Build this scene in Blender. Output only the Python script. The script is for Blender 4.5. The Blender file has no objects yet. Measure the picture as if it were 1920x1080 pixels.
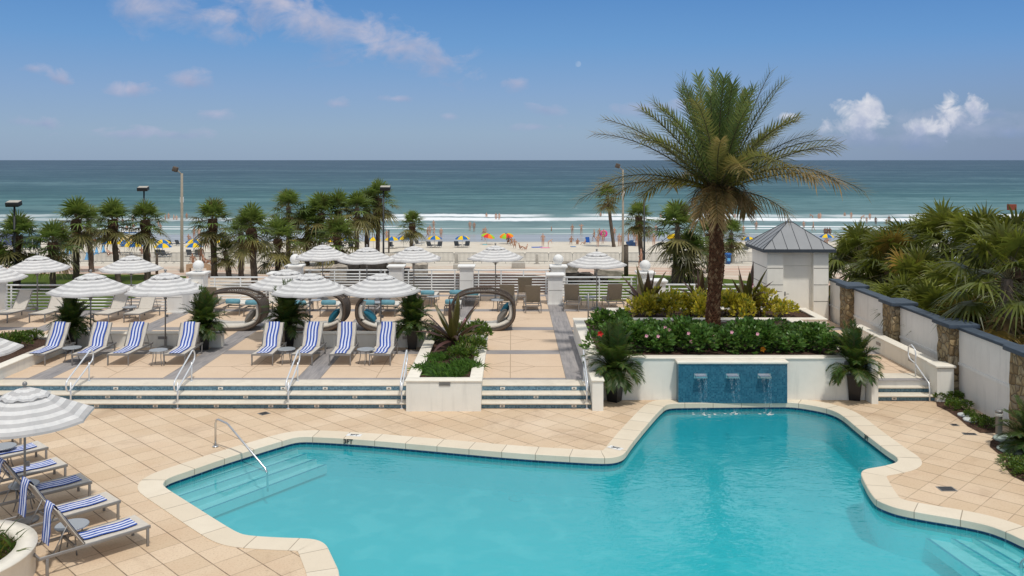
import bpy, bmesh, math, random
from mathutils import Vector, Matrix, Quaternion, noise as mnoise
R = math.radians
PI = math.pi
SC = bpy.context.scene
COL = SC.collection
rnd = random.Random(7)
# camera constants of the level, vertically shifted view: focal length in photo pixels, eye height over the pool deck
F, CX, HY, EYE = 1655.0, 960.0, 300.0, 6.65
MID = 0.48          # terrace level above the pool deck (z = 0)
SEA = -6.15

def G(px, py, z=0.0):
    """point of the plane z seen in direction (px, py) of the photograph"""
    y = F * (EYE - z) / (py - HY)
    return Vector(((px - CX) * y / F, y, z))

def PX(px, Y, z=0.0):
    return Vector(((px - CX) * Y / F, Y, z))

def PW(px, py, Y):
    return Vector(((px - CX) * Y / F, Y, EYE - (py - HY) * Y / F))

PROF = [(30, -3.3), (66, -3.4), (78, -3.45), (80, -3.6), (91, -4.0), (96, -4.4), (126, -5.45), (135, -5.8), (152, -6.16), (175, -6.7), (230, -7.6)]
def gz(Y):
    for (a, b), (c, d) in zip(PROF, PROF[1:]):
        if Y <= c:
            return b + (d - b) * (Y - a) / (c - a)
    return PROF[-1][1]

def GB(px, py):
    """point of the sloping ground / beach / sea surface beyond the terrace"""
    lo, hi = 45.0, 400.0
    for _ in range(50):
        m = (lo + hi) / 2
        z = max(gz(m), SEA)
        if HY + F * (EYE - z) / m > py: lo = m
        else: hi = m
    return Vector(((px - CX) * lo / F, lo, max(gz(lo), SEA)))

# ------------------------------------------------------------------ mesh builder
class MB:
    def __init__(s):
        s.v = []; s.f = []; s.m = []; s.c = []; s.s = []; s.uv = []
    def add(s, vs): 
        n = len(s.v); s.v.extend([tuple(p) for p in vs]); return n
    def face(s, idx, m=0, c=None, sm=False, uv=None):
        s.f.append(tuple(idx)); s.m.append(m); s.c.append(c); s.s.append(sm); s.uv.append(uv)
    def poly(s, pts, m=0, c=None, uv=None, sm=False):
        n = s.add(pts); s.face(range(n, n + len(pts)), m, c, sm, uv)
    def box(s, c, d, rz=0.0, m=0, M=None, bev=0.0):
        hx, hy, hz = d[0] / 2, d[1] / 2, d[2] / 2
        rot = M if M is not None else Matrix.Rotation(rz, 3, 'Z')
        c = Vector(c)
        if bev <= 0:
            P = [c + rot @ Vector((x * hx, y * hy, z * hz)) for z in (-1, 1) for y in (-1, 1) for x in (-1, 1)]
            n = s.add(P)
            for q in ((0, 2, 3, 1), (4, 5, 7, 6), (0, 1, 5, 4), (1, 3, 7, 5), (3, 2, 6, 7), (2, 0, 4, 6)):
                s.face([n + i for i in q], m)
            return
        bm = bmesh.new(); bmesh.ops.create_cube(bm, size=1.0)
        for v in bm.verts: v.co = Vector((v.co.x * d[0], v.co.y * d[1], v.co.z * d[2]))
        bmesh.ops.bevel(bm, geom=bm.edges[:], offset=bev, segments=2, affect='EDGES', profile=0.5)
        n = s.add([c + rot @ v.co for v in bm.verts])
        for f in bm.faces: s.face([n + v.index for v in f.verts], m, None, True)
        bm.free()
    def tube(s, pts, r, n=6, m=0, closed=False, caps=True, c=None, sm=True, flat=None):
        pts = [Vector(p) for p in pts]; k = len(pts)
        rs = r if isinstance(r, (list, tuple)) else [r] * k
        T = []
        for i in range(k):
            a = pts[i - 1] if (i > 0 or closed) else pts[i]
            b = pts[(i + 1) % k] if (i < k - 1 or closed) else pts[i]
            t = (b - a); T.append(t.normalized() if t.length > 1e-9 else Vector((0, 0, 1)))
        up = Vector((0, 0, 1)) if abs(T[0].z) < 0.9 else Vector((1, 0, 0))
        nrm = (up - T[0] * up.dot(T[0])).normalized(); base = len(s.v)
        for i in range(k):
            nrm = nrm - T[i] * nrm.dot(T[i])
            nrm = nrm.normalized() if nrm.length > 1e-6 else T[i].orthogonal().normalized()
            bn = T[i].cross(nrm)
            for j in range(n):
                a = 2 * PI * j / n + PI / n
                q = nrm * math.cos(a) * rs[i] + bn * math.sin(a) * rs[i] * (flat or 1.0)
                s.v.append(tuple(pts[i] + q))
        for i in range(k if closed else k - 1):
            for j in range(n):
                a = base + i * n + j; b = base + i * n + (j + 1) % n
                i2 = (i + 1) % k
                s.face((a, b, base + i2 * n + (j + 1) % n, base + i2 * n + j), m, c, sm)
        if caps and not closed:
            s.face([base + j for j in reversed(range(n))], m, c); s.face([base + (k - 1) * n + j for j in range(n)], m, c)
    def lathe(s, prof, n=16, m=0, o=(0, 0, 0), sm=True, c=None, caps=True, ph=0.0):
        o = Vector(o); base = len(s.v)
        for (r, z) in prof:
            for j in range(n):
                a = 2 * PI * j / n + ph
                s.v.append((o.x + r * math.cos(a), o.y + r * math.sin(a), o.z + z))
        for i in range(len(prof) - 1):
            for j in range(n):
                s.face((base + i * n + j, base + i * n + (j + 1) % n, base + (i + 1) * n + (j + 1) % n, base + (i + 1) * n + j), m, c, sm)
        if caps:
            s.face([base + j for j in reversed(range(n))], m, c)
            e = base + (len(prof) - 1) * n
            s.face([e + j for j in range(n)], m, c)
    def prism(s, pts, z0, z1, m=0, mt=None, bottom=True):
        k = len(pts); n = s.add([(p[0], p[1], z0) for p in pts] + [(p[0], p[1], z1) for p in pts])
        for i in range(k):
            j = (i + 1) % k; s.face((n + i, n + j, n + k + j, n + k + i), m)
        s.face([n + k + i for i in range(k)], m if mt is None else mt)
        if bottom: s.face([n + i for i in reversed(range(k))], m)
    def mesh(s, name):
        me = bpy.data.meshes.new(name); me.from_pydata(s.v, [], s.f)
        me.polygons.foreach_set('material_index', s.m); me.polygons.foreach_set('use_smooth', s.s)
        if any(c is not None for c in s.c):
            at = me.color_attributes.new('Col', 'FLOAT_COLOR', 'CORNER'); buf = []
            for f, c in zip(s.f, s.c):
                cc = (c or (0.5, 0.5, 0.5)); buf.extend((cc[0], cc[1], cc[2], 1.0) * len(f))
            at.data.foreach_set('color', buf)
        if any(u is not None for u in s.uv):
            L = me.uv_layers.new(name='UVMap'); buf = []
            for f, u in zip(s.f, s.uv):
                if u is None: buf.extend((0.0, 0.0) * len(f))
                else:
                    for q in u: buf.extend((q[0], q[1]))
            L.data.foreach_set('uv', buf)
        me.update(); return me
    def build(s, name, mats, parent=None, loc=None, rz=None):
        me = s.mesh(name)
        for m in (mats if isinstance(mats, (list, tuple)) else [mats]): me.materials.append(m)
        return link(name, me, parent, loc, rz)

def link(name, me, parent=None, loc=None, rz=None):
    o = bpy.data.objects.new(name, me); COL.objects.link(o)
    if parent is not None: o.parent = parent
    if loc is not None: o.location = loc
    if rz is not None: o.rotation_euler.z = rz
    return o
def thing(name, label, cat, loc=(0, 0, 0), rz=0.0, group=None):
    o = bpy.data.objects.new(name, None); COL.objects.link(o)
    o.empty_display_size = 0.2; o.location = loc; o.rotation_euler = (0, 0, rz)
    return tag(o, label, cat, group)
def tag(o, label, cat, group=None):
    o['label'] = label; o['category'] = cat
    if group: o['group'] = group
    return o
def struct(o, kind='structure', label=None):
    o['kind'] = kind
    if label: o['label'] = label
    return o
def stuff(o, label, cat):
    o['kind'] = 'stuff'; o['label'] = label; o['category'] = cat; return o
def dup(root, loc, rz=0.0, label=None, group=None, scale=None):
    r = root.copy(); COL.objects.link(r); r.location = loc; r.rotation_euler = (0, 0, rz)
    if scale is not None: r.scale = scale if isinstance(scale, (tuple, list)) else (scale,) * 3
    if label: r['label'] = label
    if group: r['group'] = group
    for ch in list(root.children):
        c = ch.copy(); COL.objects.link(c); c.parent = r
        for g in list(ch.children):
            d = g.copy(); COL.objects.link(d); d.parent = c
    return r

# ------------------------------------------------------------------ materials
class NT:
    def __init__(s, tree): s.t = tree; s.n = tree.nodes; s.l = tree.links
    def new(s, typ, **kw):
        n = s.n.new(typ)
        for k, v in kw.items(): setattr(n, k, v)
        return n
    def lk(s, a, b): s.l.new(a, b)
    def setin(s, node, key, val):
        if hasattr(val, 'is_linked') or hasattr(val, 'links'): s.lk(val, node.inputs[key])
        else: node.inputs[key].default_value = val
    def math(s, op, a, b=0.0, c=0.0, clamp=False):
        n = s.new('ShaderNodeMath', operation=op); n.use_clamp = clamp
        s.setin(n, 0, a); s.setin(n, 1, b); s.setin(n, 2, c); return n.outputs[0]
    def noise(s, vec, scale, detail=3.0, rough=0.55, dist=0.0):
        n = s.new('ShaderNodeTexNoise'); s.setin(n, 'Scale', scale); s.setin(n, 'Detail', detail); s.setin(n, 'Roughness', rough); s.setin(n, 'Distortion', dist)
        if vec is not None: s.lk(vec, n.inputs['Vector'])
        return n.outputs['Fac']
    def ramp(s, fac, stops, interp='LINEAR'):
        n = s.new('ShaderNodeValToRGB'); n.color_ramp.interpolation = interp
        e = n.color_ramp.elements
        while len(e) > 1: e.remove(e[-1])
        e[0].position = stops[0][0]; e[0].color = c4(stops[0][1])
        for p, c in stops[1:]:
            q = e.new(p); q.color = c4(c)
        s.lk(fac, n.inputs['Fac']); return n.outputs['Color']
    def mix(s, fac, a, b, blend='MIX'):
        n = s.new('ShaderNodeMix', data_type='RGBA', blend_type=blend)
        s.setin(n, 0, fac)
        for k, v in ((6, a), (7, b)):
            if hasattr(v, 'links'): s.lk(v, n.inputs[k])
            else: n.inputs[k].default_value = c4(v)
        return n.outputs[2]
    def mapr(s, v, a, b, c=0.0, d=1.0):
        n = s.new('ShaderNodeMapRange'); s.setin(n, 0, v); s.setin(n, 1, a); s.setin(n, 2, b); s.setin(n, 3, c); s.setin(n, 4, d); return n.outputs[0]
    def scale(s, vec, xyz):
        n = s.new('ShaderNodeMapping'); s.lk(vec, n.inputs['Vector']); n.inputs['Scale'].default_value = xyz; return n.outputs[0]
def c4(c): return (c[0], c[1], c[2], 1.0) if not isinstance(c, (int, float)) else (c, c, c, 1.0)

def newmat(name):
    m = bpy.data.materials.new(name); m.use_nodes = True
    t = NT(m.node_tree); b = t.n['Principled BSDF']; return m, t, b
def coords(t, world=False):
    if world: return t.new('ShaderNodeNewGeometry').outputs['Position']
    return t.new('ShaderNodeTexCoord').outputs['Object']
def bump(t, b, h, strength=0.3, dist=0.01):
    n = t.new('ShaderNodeBump'); n.inputs['Strength'].default_value = strength; n.inputs['Distance'].default_value = dist
    t.lk(h, n.inputs['Height']); t.lk(n.outputs[0], b.inputs['Normal'])
def plain(name, col, rough=0.6, metal=0.0, var=0.12, sc=6.0, bmp=0.0, bsc=60.0, spec=0.4, world=False, dirt=0.0, streak=0.0):
    m, t, b = newmat(name)
    P = coords(t, world)
    f = t.noise(P, sc, 5.0, 0.6)
    lo = tuple(max(0, x * (1 - var)) for x in col); hi = tuple(min(1, x * (1 + var)) for x in col)
    cc = t.ramp(f, [(0.3, lo), (0.7, hi)])
    if dirt > 0:
        d = t.mapr(t.noise(P, sc * 0.35, 6.0, 0.7), 0.52, 0.75, 0.0, dirt)
        cc = t.mix(d, cc, tuple(x * 0.55 for x in col))
    if streak > 0:
        sn = t.noise(t.scale(coords(t, True), (5.0, 5.0, 0.55)), 1.0, 5.0, 0.65); cc = t.mix(t.mapr(sn, 0.52, 0.72, 0.0, streak), cc, tuple(x * 0.6 for x in col))
        bn = t.noise(coords(t, True), 0.6, 4.0, 0.6); cc = t.mix(t.mapr(bn, 0.5, 0.7, 0.0, streak * .8), cc, tuple(x * 0.8 for x in col))
    t.lk(cc, b.inputs['Base Color']); b.inputs['Roughness'].default_value = rough; b.inputs['Metallic'].default_value = metal
    b.inputs['Specular IOR Level'].default_value = spec
    if bmp > 0: bump(t, b, t.noise(P, bsc, 4.0), bmp)
    return m
def leafmat(name, rough=0.42, trans=0.38, spec=0.45):
    m, t, b = newmat(name)
    a = t.new('ShaderNodeVertexColor'); a.layer_name = 'Col'
    f = t.noise(coords(t), 9.0, 3.0)
    cc = t.mix(t.mapr(f, 0.35, 0.65, 0.0, 0.35), a.outputs['Color'], (0.02, 0.035, 0.012))
    t.lk(cc, b.inputs['Base Color']); b.inputs['Roughness'].default_value = rough; b.inputs['Specular IOR Level'].default_value = spec
    tr = t.new('ShaderNodeBsdfTranslucent'); t.lk(t.mix(0.25, a.outputs['Color'], (0.25, 0.3, 0.02)), tr.inputs['Color'])
    mx = t.new('ShaderNodeMixShader'); mx.inputs[0].default_value = trans
    t.lk(b.outputs[0], mx.inputs[1]); t.lk(tr.outputs[0], mx.inputs[2])
    t.lk(mx.outputs[0], t.n['Material Output'].inputs['Surface']); return m

M = {}
M['stucco'] = plain('stucco', (0.80, 0.775, 0.70), 0.85, var=0.05, sc=1.2, bmp=0.15, bsc=90, spec=0.2, dirt=0.15, streak=0.3)
M['white_stucco'] = plain('white_stucco', (0.80, 0.79, 0.76), 0.85, var=0.05, sc=1.5, bmp=0.12, bsc=90, spec=0.2, dirt=0.12, streak=0.28)
M['wall_grey'] = plain('wall_grey', (0.81, 0.775, 0.725), 0.85, var=0.05, sc=0.9, bmp=0.12, bsc=80, spec=0.2, dirt=0.18, streak=0.35)
M['cap'] = plain('cap', (0.80, 0.745, 0.64), 0.7, var=0.06, sc=3.0, bmp=0.1, bsc=70, spec=0.3, dirt=0.16, streak=0.2)
M['hutwall'] = plain('hut_wall', (0.88, 0.845, 0.765), 0.8, var=0.04, sc=1.3, bmp=0.1, bsc=80, spec=0.2, dirt=0.08, streak=0.1)
M['rail'] = plain('rail_paint', (0.78, 0.80, 0.80), 0.4, var=0.03)
M['steel'] = plain('brushed_steel', (0.62, 0.63, 0.64), 0.28, 1.0, var=0.08)
M['alu'] = plain('grey_aluminium', (0.28, 0.27, 0.26), 0.45, 0.5, var=0.06)
M['handrail'] = plain('handrail_paint', (0.72, 0.74, 0.76), 0.3, 0.3, var=0.05)
M['dark_metal'] = plain('dark_metal', (0.03, 0.032, 0.035), 0.5, 0.3)
M['sling'] = plain('sling_fabric', (0.58, 0.53, 0.46), 0.8, var=0.07, sc=14, bmp=0.2, bsc=260)
M['taupe'] = plain('taupe_sling', (0.26, 0.225, 0.17), 0.8, var=0.08, sc=12, bmp=0.2, bsc=260)
M['cushion'] = plain('cream_cushion', (0.66, 0.62, 0.55), 0.9, var=0.05, sc=5, bmp=0.2, bsc=120)
M['teal'] = plain('teal_fabric', (0.012, 0.125, 0.19), 0.85, var=0.12, sc=8, bmp=0.2, bsc=150)
M['palteal'] = plain('pale_teal_fabric', (0.13, 0.30, 0.36), 0.85, var=0.12, sc=8)
M['greycush'] = plain('grey_fabric', (0.19, 0.175, 0.155), 0.9, var=0.12, sc=8, bmp=0.2, bsc=150)
M['pot'] = plain('black_pot', (0.012, 0.012, 0.013), 0.32, var=0.2, sc=5)
M['mulch'] = plain('mulch', (0.075, 0.045, 0.032), 0.95, var=0.75, sc=26, bmp=0.8, bsc=30, spec=0.1)
M['roof'] = plain('roof_metal', (0.27, 0.275, 0.28), 0.42, 0.25, var=0.06, sc=1.5)
M['fascia'] = plain('roof_fascia', (0.055, 0.065, 0.078), 0.5, 0.1, var=0.1)
M['slate'] = plain('slate_cap', (0.052, 0.072, 0.098), 0.65, var=0.22, sc=2.5, bmp=0.15, bsc=40)
M['concrete'] = plain('concrete', (0.42, 0.39, 0.34), 0.9, var=0.12, sc=3, bmp=0.2, bsc=40)
M['tancon'] = plain('tan_concrete', (0.52, 0.36, 0.23), 0.9, var=0.1, sc=2, bmp=0.2, bsc=40)
M['rock'] = plain('rock', (0.36, 0.31, 0.25), 0.9, var=0.35, sc=2.5, bmp=0.5, bsc=12)
M['darkrock'] = plain('dark_rock', (0.06, 0.05, 0.042), 0.85, var=0.5, sc=3, bmp=0.5, bsc=9)
M['wood'] = plain('weathered_wood', (0.11, 0.085, 0.065), 0.85, var=0.3, sc=6)
M['pole_tan'] = plain('tan_pole', (0.30, 0.26, 0.20), 0.7, var=0.1)
M['sabal_trunk'] = plain('sabal_trunk', (0.115, 0.088, 0.068), 0.95, var=0.45, sc=7, bmp=0.7, bsc=14, spec=0.1)
M['boots'] = plain('palm_boots', (0.085, 0.052, 0.034), 0.95, var=0.6, sc=9, bmp=0.9, bsc=16, spec=0.1)
M['datebark'] = plain('date_palm_bark', (0.125, 0.055, 0.028), 0.9, var=0.5, sc=11, bmp=0.5, bsc=30, spec=0.15)
M['stem'] = plain('stem', (0.12, 0.10, 0.045), 0.8, var=0.25)
M['leaf'] = leafmat('palm_leaf')
M['shrub'] = leafmat('shrub_leaf', 0.4, 0.28)
M['flower_pink'] = plain('pink_petal', (0.72, 0.34, 0.42), 0.7, var=0.15)
M['flower_red'] = plain('red_petal', (0.6, 0.02, 0.015), 0.7)
M['flower_orange'] = plain('orange_petal', (0.8, 0.28, 0.01), 0.7)
M['spot'] = plain('lens', (0.5, 0.5, 0.46), 0.3)
M['drain'] = plain('drain_grate', (0.05, 0.052, 0.055), 0.5, 0.4, var=0.3, sc=30)
M['blacktext'] = plain('black_lettering', (0.008, 0.008, 0.01), 0.5)
M['whitetile'] = plain('marker_tile', (0.78, 0.78, 0.76), 0.4, var=0.03)

# pool deck tiles: two families of joints at 45 degrees, 0.58 m apart
def tile_mat():
    m, t, b = newmat('deck_tiles'); P = coords(t, True)
    s = t.new('ShaderNodeSeparateXYZ'); t.lk(P, s.inputs[0])
    k = 1 / math.sqrt(2) / 0.58
    masks = []; cells = []
    for sg, off in ((1, 9.11), (-1, -7.95)):
        u = t.math('ADD', t.math('MULTIPLY', s.outputs[0], k), t.math('MULTIPLY', s.outputs[1], k * sg))
        u = t.math('SUBTRACT', u, off / 0.58)
        wob = t.math('MULTIPLY', t.math('SUBTRACT', t.noise(P, 3.0), 0.5), 0.012)
        u = t.math('ADD', u, wob)
        d = t.math('ABSOLUTE', t.math('SUBTRACT', t.math('FRACT', t.math('ADD', u, 0.5)), 0.5))
        wid = 0.012 if sg == 1 else 0.007
        masks.append(t.mapr(d, wid, wid + 0.010, 1.0 if sg == 1 else 0.7, 0.0)); cells.append(t.math('FLOOR', u))
    line = t.math('MAXIMUM', masks[0], masks[1])
    cv = t.new('ShaderNodeCombineXYZ'); t.lk(cells[0], cv.inputs[0]); t.lk(cells[1], cv.inputs[1])
    wn = t.new('ShaderNodeTexWhiteNoise', noise_dimensions='3D'); t.lk(cv.outputs[0], wn.inputs['Vector'])
    base = t.mix(wn.outputs['Value'], (0.60, 0.45, 0.30), (0.70, 0.545, 0.385))
    n1 = t.noise(P, 1.1, 6.0, 0.65); n2 = t.noise(P, 28.0, 4.0, 0.7)
    base = t.mix(t.mapr(n1, 0.45, 0.75, 0.0, 0.5), base, (0.58, 0.40, 0.26))
    base = t.mix(t.mapr(n2, 0.5, 0.70, 0.0, 0.5), base, (0.40, 0.26, 0.155))
    base = t.mix(t.mapr(t.noise(P, 0.35, 4.0), 0.5, 0.7, 0.0, 0.3), base, (0.78, 0.66, 0.52))
    st = t.mapr(t.noise(P, 0.55, 7.0, 0.72, 0.6), 0.53, 0.72, 0.0, 0.55)
    base = t.mix(st, base, (0.36, 0.25, 0.165))
    sp = t.mapr(t.noise(P, 9.0, 3.0, 0.6), 0.66, 0.72, 0.0, 0.4)
    base = t.mix(sp, base, (0.30, 0.20, 0.125))
    line = t.math('MULTIPLY', line, t.mapr(t.noise(P, 2.2, 4.0), 0.3, 0.6, 0.55, 1.0))
    base = t.mix(t.math('MULTIPLY', line, 0.85), base, (0.13, 0.085, 0.055))
    t.lk(base, b.inputs['Base Color']); b.inputs['Roughness'].default_value = 0.75; b.inputs['Specular IOR Level'].default_value = 0.25
    h = t.math('SUBTRACT', t.math('MULTIPLY', n2, 0.4), line); bump(t, b, h, 0.35, 0.006)
    return m
M['tiles'] = tile_mat()

# terrace: stamped tan panels between grey plank-textured bands
def terrace_mat():
    m, t, b = newmat('terrace_concrete'); P = coords(t, True)
    s = t.new('ShaderNodeSeparateXYZ'); t.lk(P, s.inputs[0]); X, Y = s.outputs[0], s.outputs[1]
    def dist(v, off, per):
        u = t.math('DIVIDE', t.math('SUBTRACT', v, off), per)
        return t.math('MULTIPLY', t.math('ABSOLUTE', t.math('SUBTRACT', t.math('FRACT', t.math('ADD', u, 0.5)), 0.5)), per)
    dx = dist(X, 1.85, 3.8); dy = dist(Y, 28.35, 3.95)
    band = t.math('MAXIMUM', t.math('LESS_THAN', dx, 0.33), t.math('LESS_THAN', dy, 0.28))
    band = t.math('MAXIMUM', band, t.math('MULTIPLY', t.math('GREATER_THAN', Y, 24.62), t.math('LESS_THAN', Y, 25.0)))
    jx = dist(X, 3.75, 3.8); jy = dist(Y, 30.32, 3.95)
    ln = t.math('MAXIMUM', t.math('LESS_THAN', jx, 0.012), t.math('LESS_THAN', jy, 0.02))
    dm = t.math('ABSOLUTE', t.math('SUBTRACT', t.math('ADD', jx, jy), 0.75))
    ln = t.math('MAXIMUM', ln, t.math('LESS_THAN', dm, 0.018))
    edge = t.math('MAXIMUM', t.math('LESS_THAN', t.math('ABSOLUTE', t.math('SUBTRACT', dx, 0.33)), 0.012), t.math('LESS_THAN', t.math('ABSOLUTE', t.math('SUBTRACT', dy, 0.28)), 0.012))
    n1 = t.noise(P, 0.9, 6.0, 0.65); n2 = t.noise(P, 22.0, 4.0, 0.7)
    tan = t.mix(n1, (0.60, 0.445, 0.31), (0.72, 0.565, 0.42))
    tan = t.mix(t.mapr(n2, 0.5, 0.75, 0.0, 0.35), tan, (0.42, 0.29, 0.19))
    tan = t.mix(t.math('MULTIPLY', ln, 0.6), tan, (0.25, 0.16, 0.10))
    pl = t.noise(t.scale(P, (14.0, 1.2, 1.0)), 1.0, 4.0, 0.6); pl2 = t.noise(t.scale(P, (1.2, 14.0, 1.0)), 1.0, 4.0, 0.6)
    pn = t.mix(t.math('LESS_THAN', dx, 0.33), pl2, pl)
    grey = t.ramp(pn, [(0.3, (0.21, 0.20, 0.205)), (0.7, (0.36, 0.335, 0.325))])
    grey = t.mix(t.mapr(n1, 0.45, 0.7, 0.0, 0.4), grey, (0.42, 0.38, 0.35))
    cc = t.mix(band, tan, grey); cc = t.mix(t.math('MULTIPLY', edge, 0.5), cc, (0.14, 0.11, 0.09))
    t.lk(cc, b.inputs['Base Color']); b.inputs['Roughness'].default_value = 0.8; b.inputs['Specular IOR Level'].default_value = 0.2
    bump(t, b, n2, 0.2, 0.006); return m
M['terrace'] = terrace_mat()

def coping_mat():
    m, t, b = newmat('coping_stone'); P = coords(t, True)
    uv = t.new('ShaderNodeUVMap'); s = t.new('ShaderNodeSeparateXYZ'); t.lk(uv.outputs[0], s.inputs[0])
    u = t.math('DIVIDE', s.outputs[0], 0.78)
    d = t.math('ABSOLUTE', t.math('SUBTRACT', t.math('FRACT', u), 0.5))
    ln = t.mapr(d, 0.006, 0.013, 0.8, 0.0)
    wn = t.new('ShaderNodeTexWhiteNoise', noise_dimensions='1D'); t.lk(t.math('FLOOR', t.math('ADD', u, 0.5)), wn.inputs['W'])
    n1 = t.noise(P, 1.6, 6.0, 0.65); n2 = t.noise(P, 35.0, 3.0)
    cc = t.mix(wn.outputs['Value'], (0.70, 0.60, 0.46), (0.76, 0.675, 0.54))
    cc = t.mix(t.mapr(n1, 0.42, 0.72, 0.0, 0.5), cc, (0.64, 0.55, 0.42))
    cc = t.mix(t.mapr(n2, 0.55, 0.75, 0.0, 0.25), cc, (0.5, 0.42, 0.32))
    cc = t.mix(ln, cc, (0.2, 0.15, 0.1))
    t.lk(cc, b.inputs['Base Color']); b.inputs['Roughness'].default_value = 0.7; b.inputs['Specular IOR Level'].default_value = 0.3
    bump(t, b, n2, 0.15, 0.005); return m
M['coping'] = coping_mat()

def mosaic_mat(name, cell, cols, grout, rough=0.25, axes=(0, 2)):
    m, t, b = newmat(name); P = coords(t, True)
    s = t.new('ShaderNodeSeparateXYZ'); t.lk(P, s.inputs[0])
    us = [t.math('DIVIDE', s.outputs[a], c) for a, c in zip(axes, cell)]
    cv = t.new('ShaderNodeCombineXYZ')
    for i, u in enumerate(us): t.lk(t.math('FLOOR', u), cv.inputs[i])
    wn = t.new('ShaderNodeTexWhiteNoise', noise_dimensions='3D'); t.lk(cv.outputs[0], wn.inputs['Vector'])
    ds = [t.math('ABSOLUTE', t.math('SUBTRACT', t.math('FRACT', u), 0.5)) for u in us]
    ln = t.math('GREATER_THAN', t.math('MAXIMUM', ds[0], ds[1]), 0.45)
    cc = t.ramp(wn.outputs['Value'], [(i / max(1, len(cols) - 1), c) for i, c in enumerate(cols)])
    cc = t.mix(t.mapr(t.noise(P, 1.5, 4.0), 0.4, 0.7, 0.0, 0.3), cc, cols[0])
    cc = t.mix(ln, cc, grout)
    t.lk(cc, b.inputs['Base Color']); b.inputs['Roughness'].default_value = rough; return m
M['bluemosaic'] = mosaic_mat('blue_glass_mosaic', (0.045, 0.045), [(0.012, 0.08, 0.135), (0.02, 0.12, 0.185), (0.04, 0.17, 0.24), (0.014, 0.095, 0.16)], (0.05, 0.14, 0.20))
M['riser'] = mosaic_mat('riser_mosaic', (0.04, 0.04), [(0.04, 0.115, 0.17), (0.09, 0.20, 0.28), (0.15, 0.28, 0.36), (0.05, 0.14, 0.20)], (0.12, 0.19, 0.23))
M['navytile'] = mosaic_mat('navy_waterline_tile', (0.15, 0.15), [(0.004, 0.03, 0.10), (0.006, 0.05, 0.15), (0.01, 0.07, 0.19)], (0.10, 0.2, 0.3), 0.2)

def stone_mat():
    m, t, b = newmat('rubble_stone'); P = coords(t, True)
    nv = t.new('ShaderNodeTexNoise'); nv.inputs['Scale'].default_value = 3.0; t.lk(P, nv.inputs['Vector'])
    mp = t.new('ShaderNodeVectorMath', operation='MULTIPLY_ADD'); t.lk(nv.outputs['Color'], mp.inputs[0]); mp.inputs[1].default_value = (0.14,) * 3; t.lk(P, mp.inputs[2])
    v = t.new('ShaderNodeTexVoronoi', feature='F1'); v.inputs['Scale'].default_value = 4.6; t.lk(mp.outputs[0], v.inputs['Vector'])
    e = t.new('ShaderNodeTexVoronoi', feature='DISTANCE_TO_EDGE'); e.inputs['Scale'].default_value = 4.6; t.lk(mp.outputs[0], e.inputs['Vector'])
    sp = t.new('ShaderNodeSeparateColor'); t.lk(v.outputs['Color'], sp.inputs[0])
    cc = t.ramp(sp.outputs[0], [(0.0, (0.22, 0.155, 0.085)), (0.35, (0.40, 0.29, 0.155)), (0.65, (0.47, 0.37, 0.22)), (1.0, (0.33, 0.27, 0.19))])
    n = t.noise(P, 14.0, 5.0, 0.7)
    cc = t.mix(t.mapr(n, 0.4, 0.7, 0.0, 0.5), cc, (0.2, 0.15, 0.09))
    ed = t.mapr(e.outputs['Distance'], 0.01, 0.06, 1.0, 0.0)
    cc = t.mix(t.math('MULTIPLY', ed, .8), cc, (0.11, 0.08, 0.055))
    t.lk(cc, b.inputs['Base Color']); b.inputs['Roughness'].default_value = 0.9; b.inputs['Specular IOR Level'].default_value = 0.15
    h = t.math('ADD', t.math('MULTIPLY', t.mapr(e.outputs['Distance'], 0.0, 0.2), 1.0), t.math('MULTIPLY', n, 0.35))
    bump(t, b, h, 0.9, 0.06); return m
M['stone'] = stone_mat()

def wicker_mat():
    m, t, b = newmat('wicker'); P = coords(t)
    w = t.new('ShaderNodeTexWave', wave_type='BANDS', bands_direction='Y'); w.inputs['Scale'].default_value = 14; w.inputs['Distortion'].default_value = 2.0; t.lk(P, w.inputs['Vector'])
    w2 = t.new('ShaderNodeTexWave', wave_type='BANDS', bands_direction='DIAGONAL'); w2.inputs['Scale'].default_value = 18; t.lk(P, w2.inputs['Vector'])
    f = t.math('MULTIPLY', w.outputs['Fac'], w2.outputs['Fac'])
    t.lk(t.ramp(f, [(0.1, (0.042, 0.028, 0.019)), (0.6, (0.15, 0.108, 0.077))]), b.inputs['Base Color']); b.inputs['Roughness'].default_value = 0.7
    bump(t, b, f, 0.6, 0.01); return m
M['wicker'] = wicker_mat()

def stripe_mat(name, freq, duty, ca, cb, axis='v', off=0.0, rough=0.85, trans=0.0):
    m, t, b = newmat(name); uv = t.new('ShaderNodeUVMap'); s = t.new('ShaderNodeSeparateXYZ'); t.lk(uv.outputs[0], s.inputs[0])
    u = s.outputs[1 if axis == 'v' else 0]
    f = t.math('FRACT', t.math('ADD', t.math('MULTIPLY', u, freq), off))
    d = t.math('LESS_THAN', f, duty)
    n = t.noise(coords(t), 7.0, 4.0)
    cc = t.mix(d, ca, cb); cc = t.mix(t.mapr(n, 0.4, 0.75, 0.0, 0.22), cc, (0.3, 0.3, 0.32))
    t.lk(cc, b.inputs['Base Color']); b.inputs['Roughness'].default_value = rough; b.inputs['Specular IOR Level'].default_value = 0.2
    if trans > 0:
        tr = t.new('ShaderNodeBsdfTranslucent'); t.lk(cc, tr.inputs[0]); mx = t.new('ShaderNodeMixShader'); mx.inputs[0].default_value = trans
        t.lk(b.outputs[0], mx.inputs[1]); t.lk(tr.outputs[0], mx.inputs[2]); t.lk(mx.outputs[0], t.n['Material Output'].inputs['Surface'])
    return m
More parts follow.
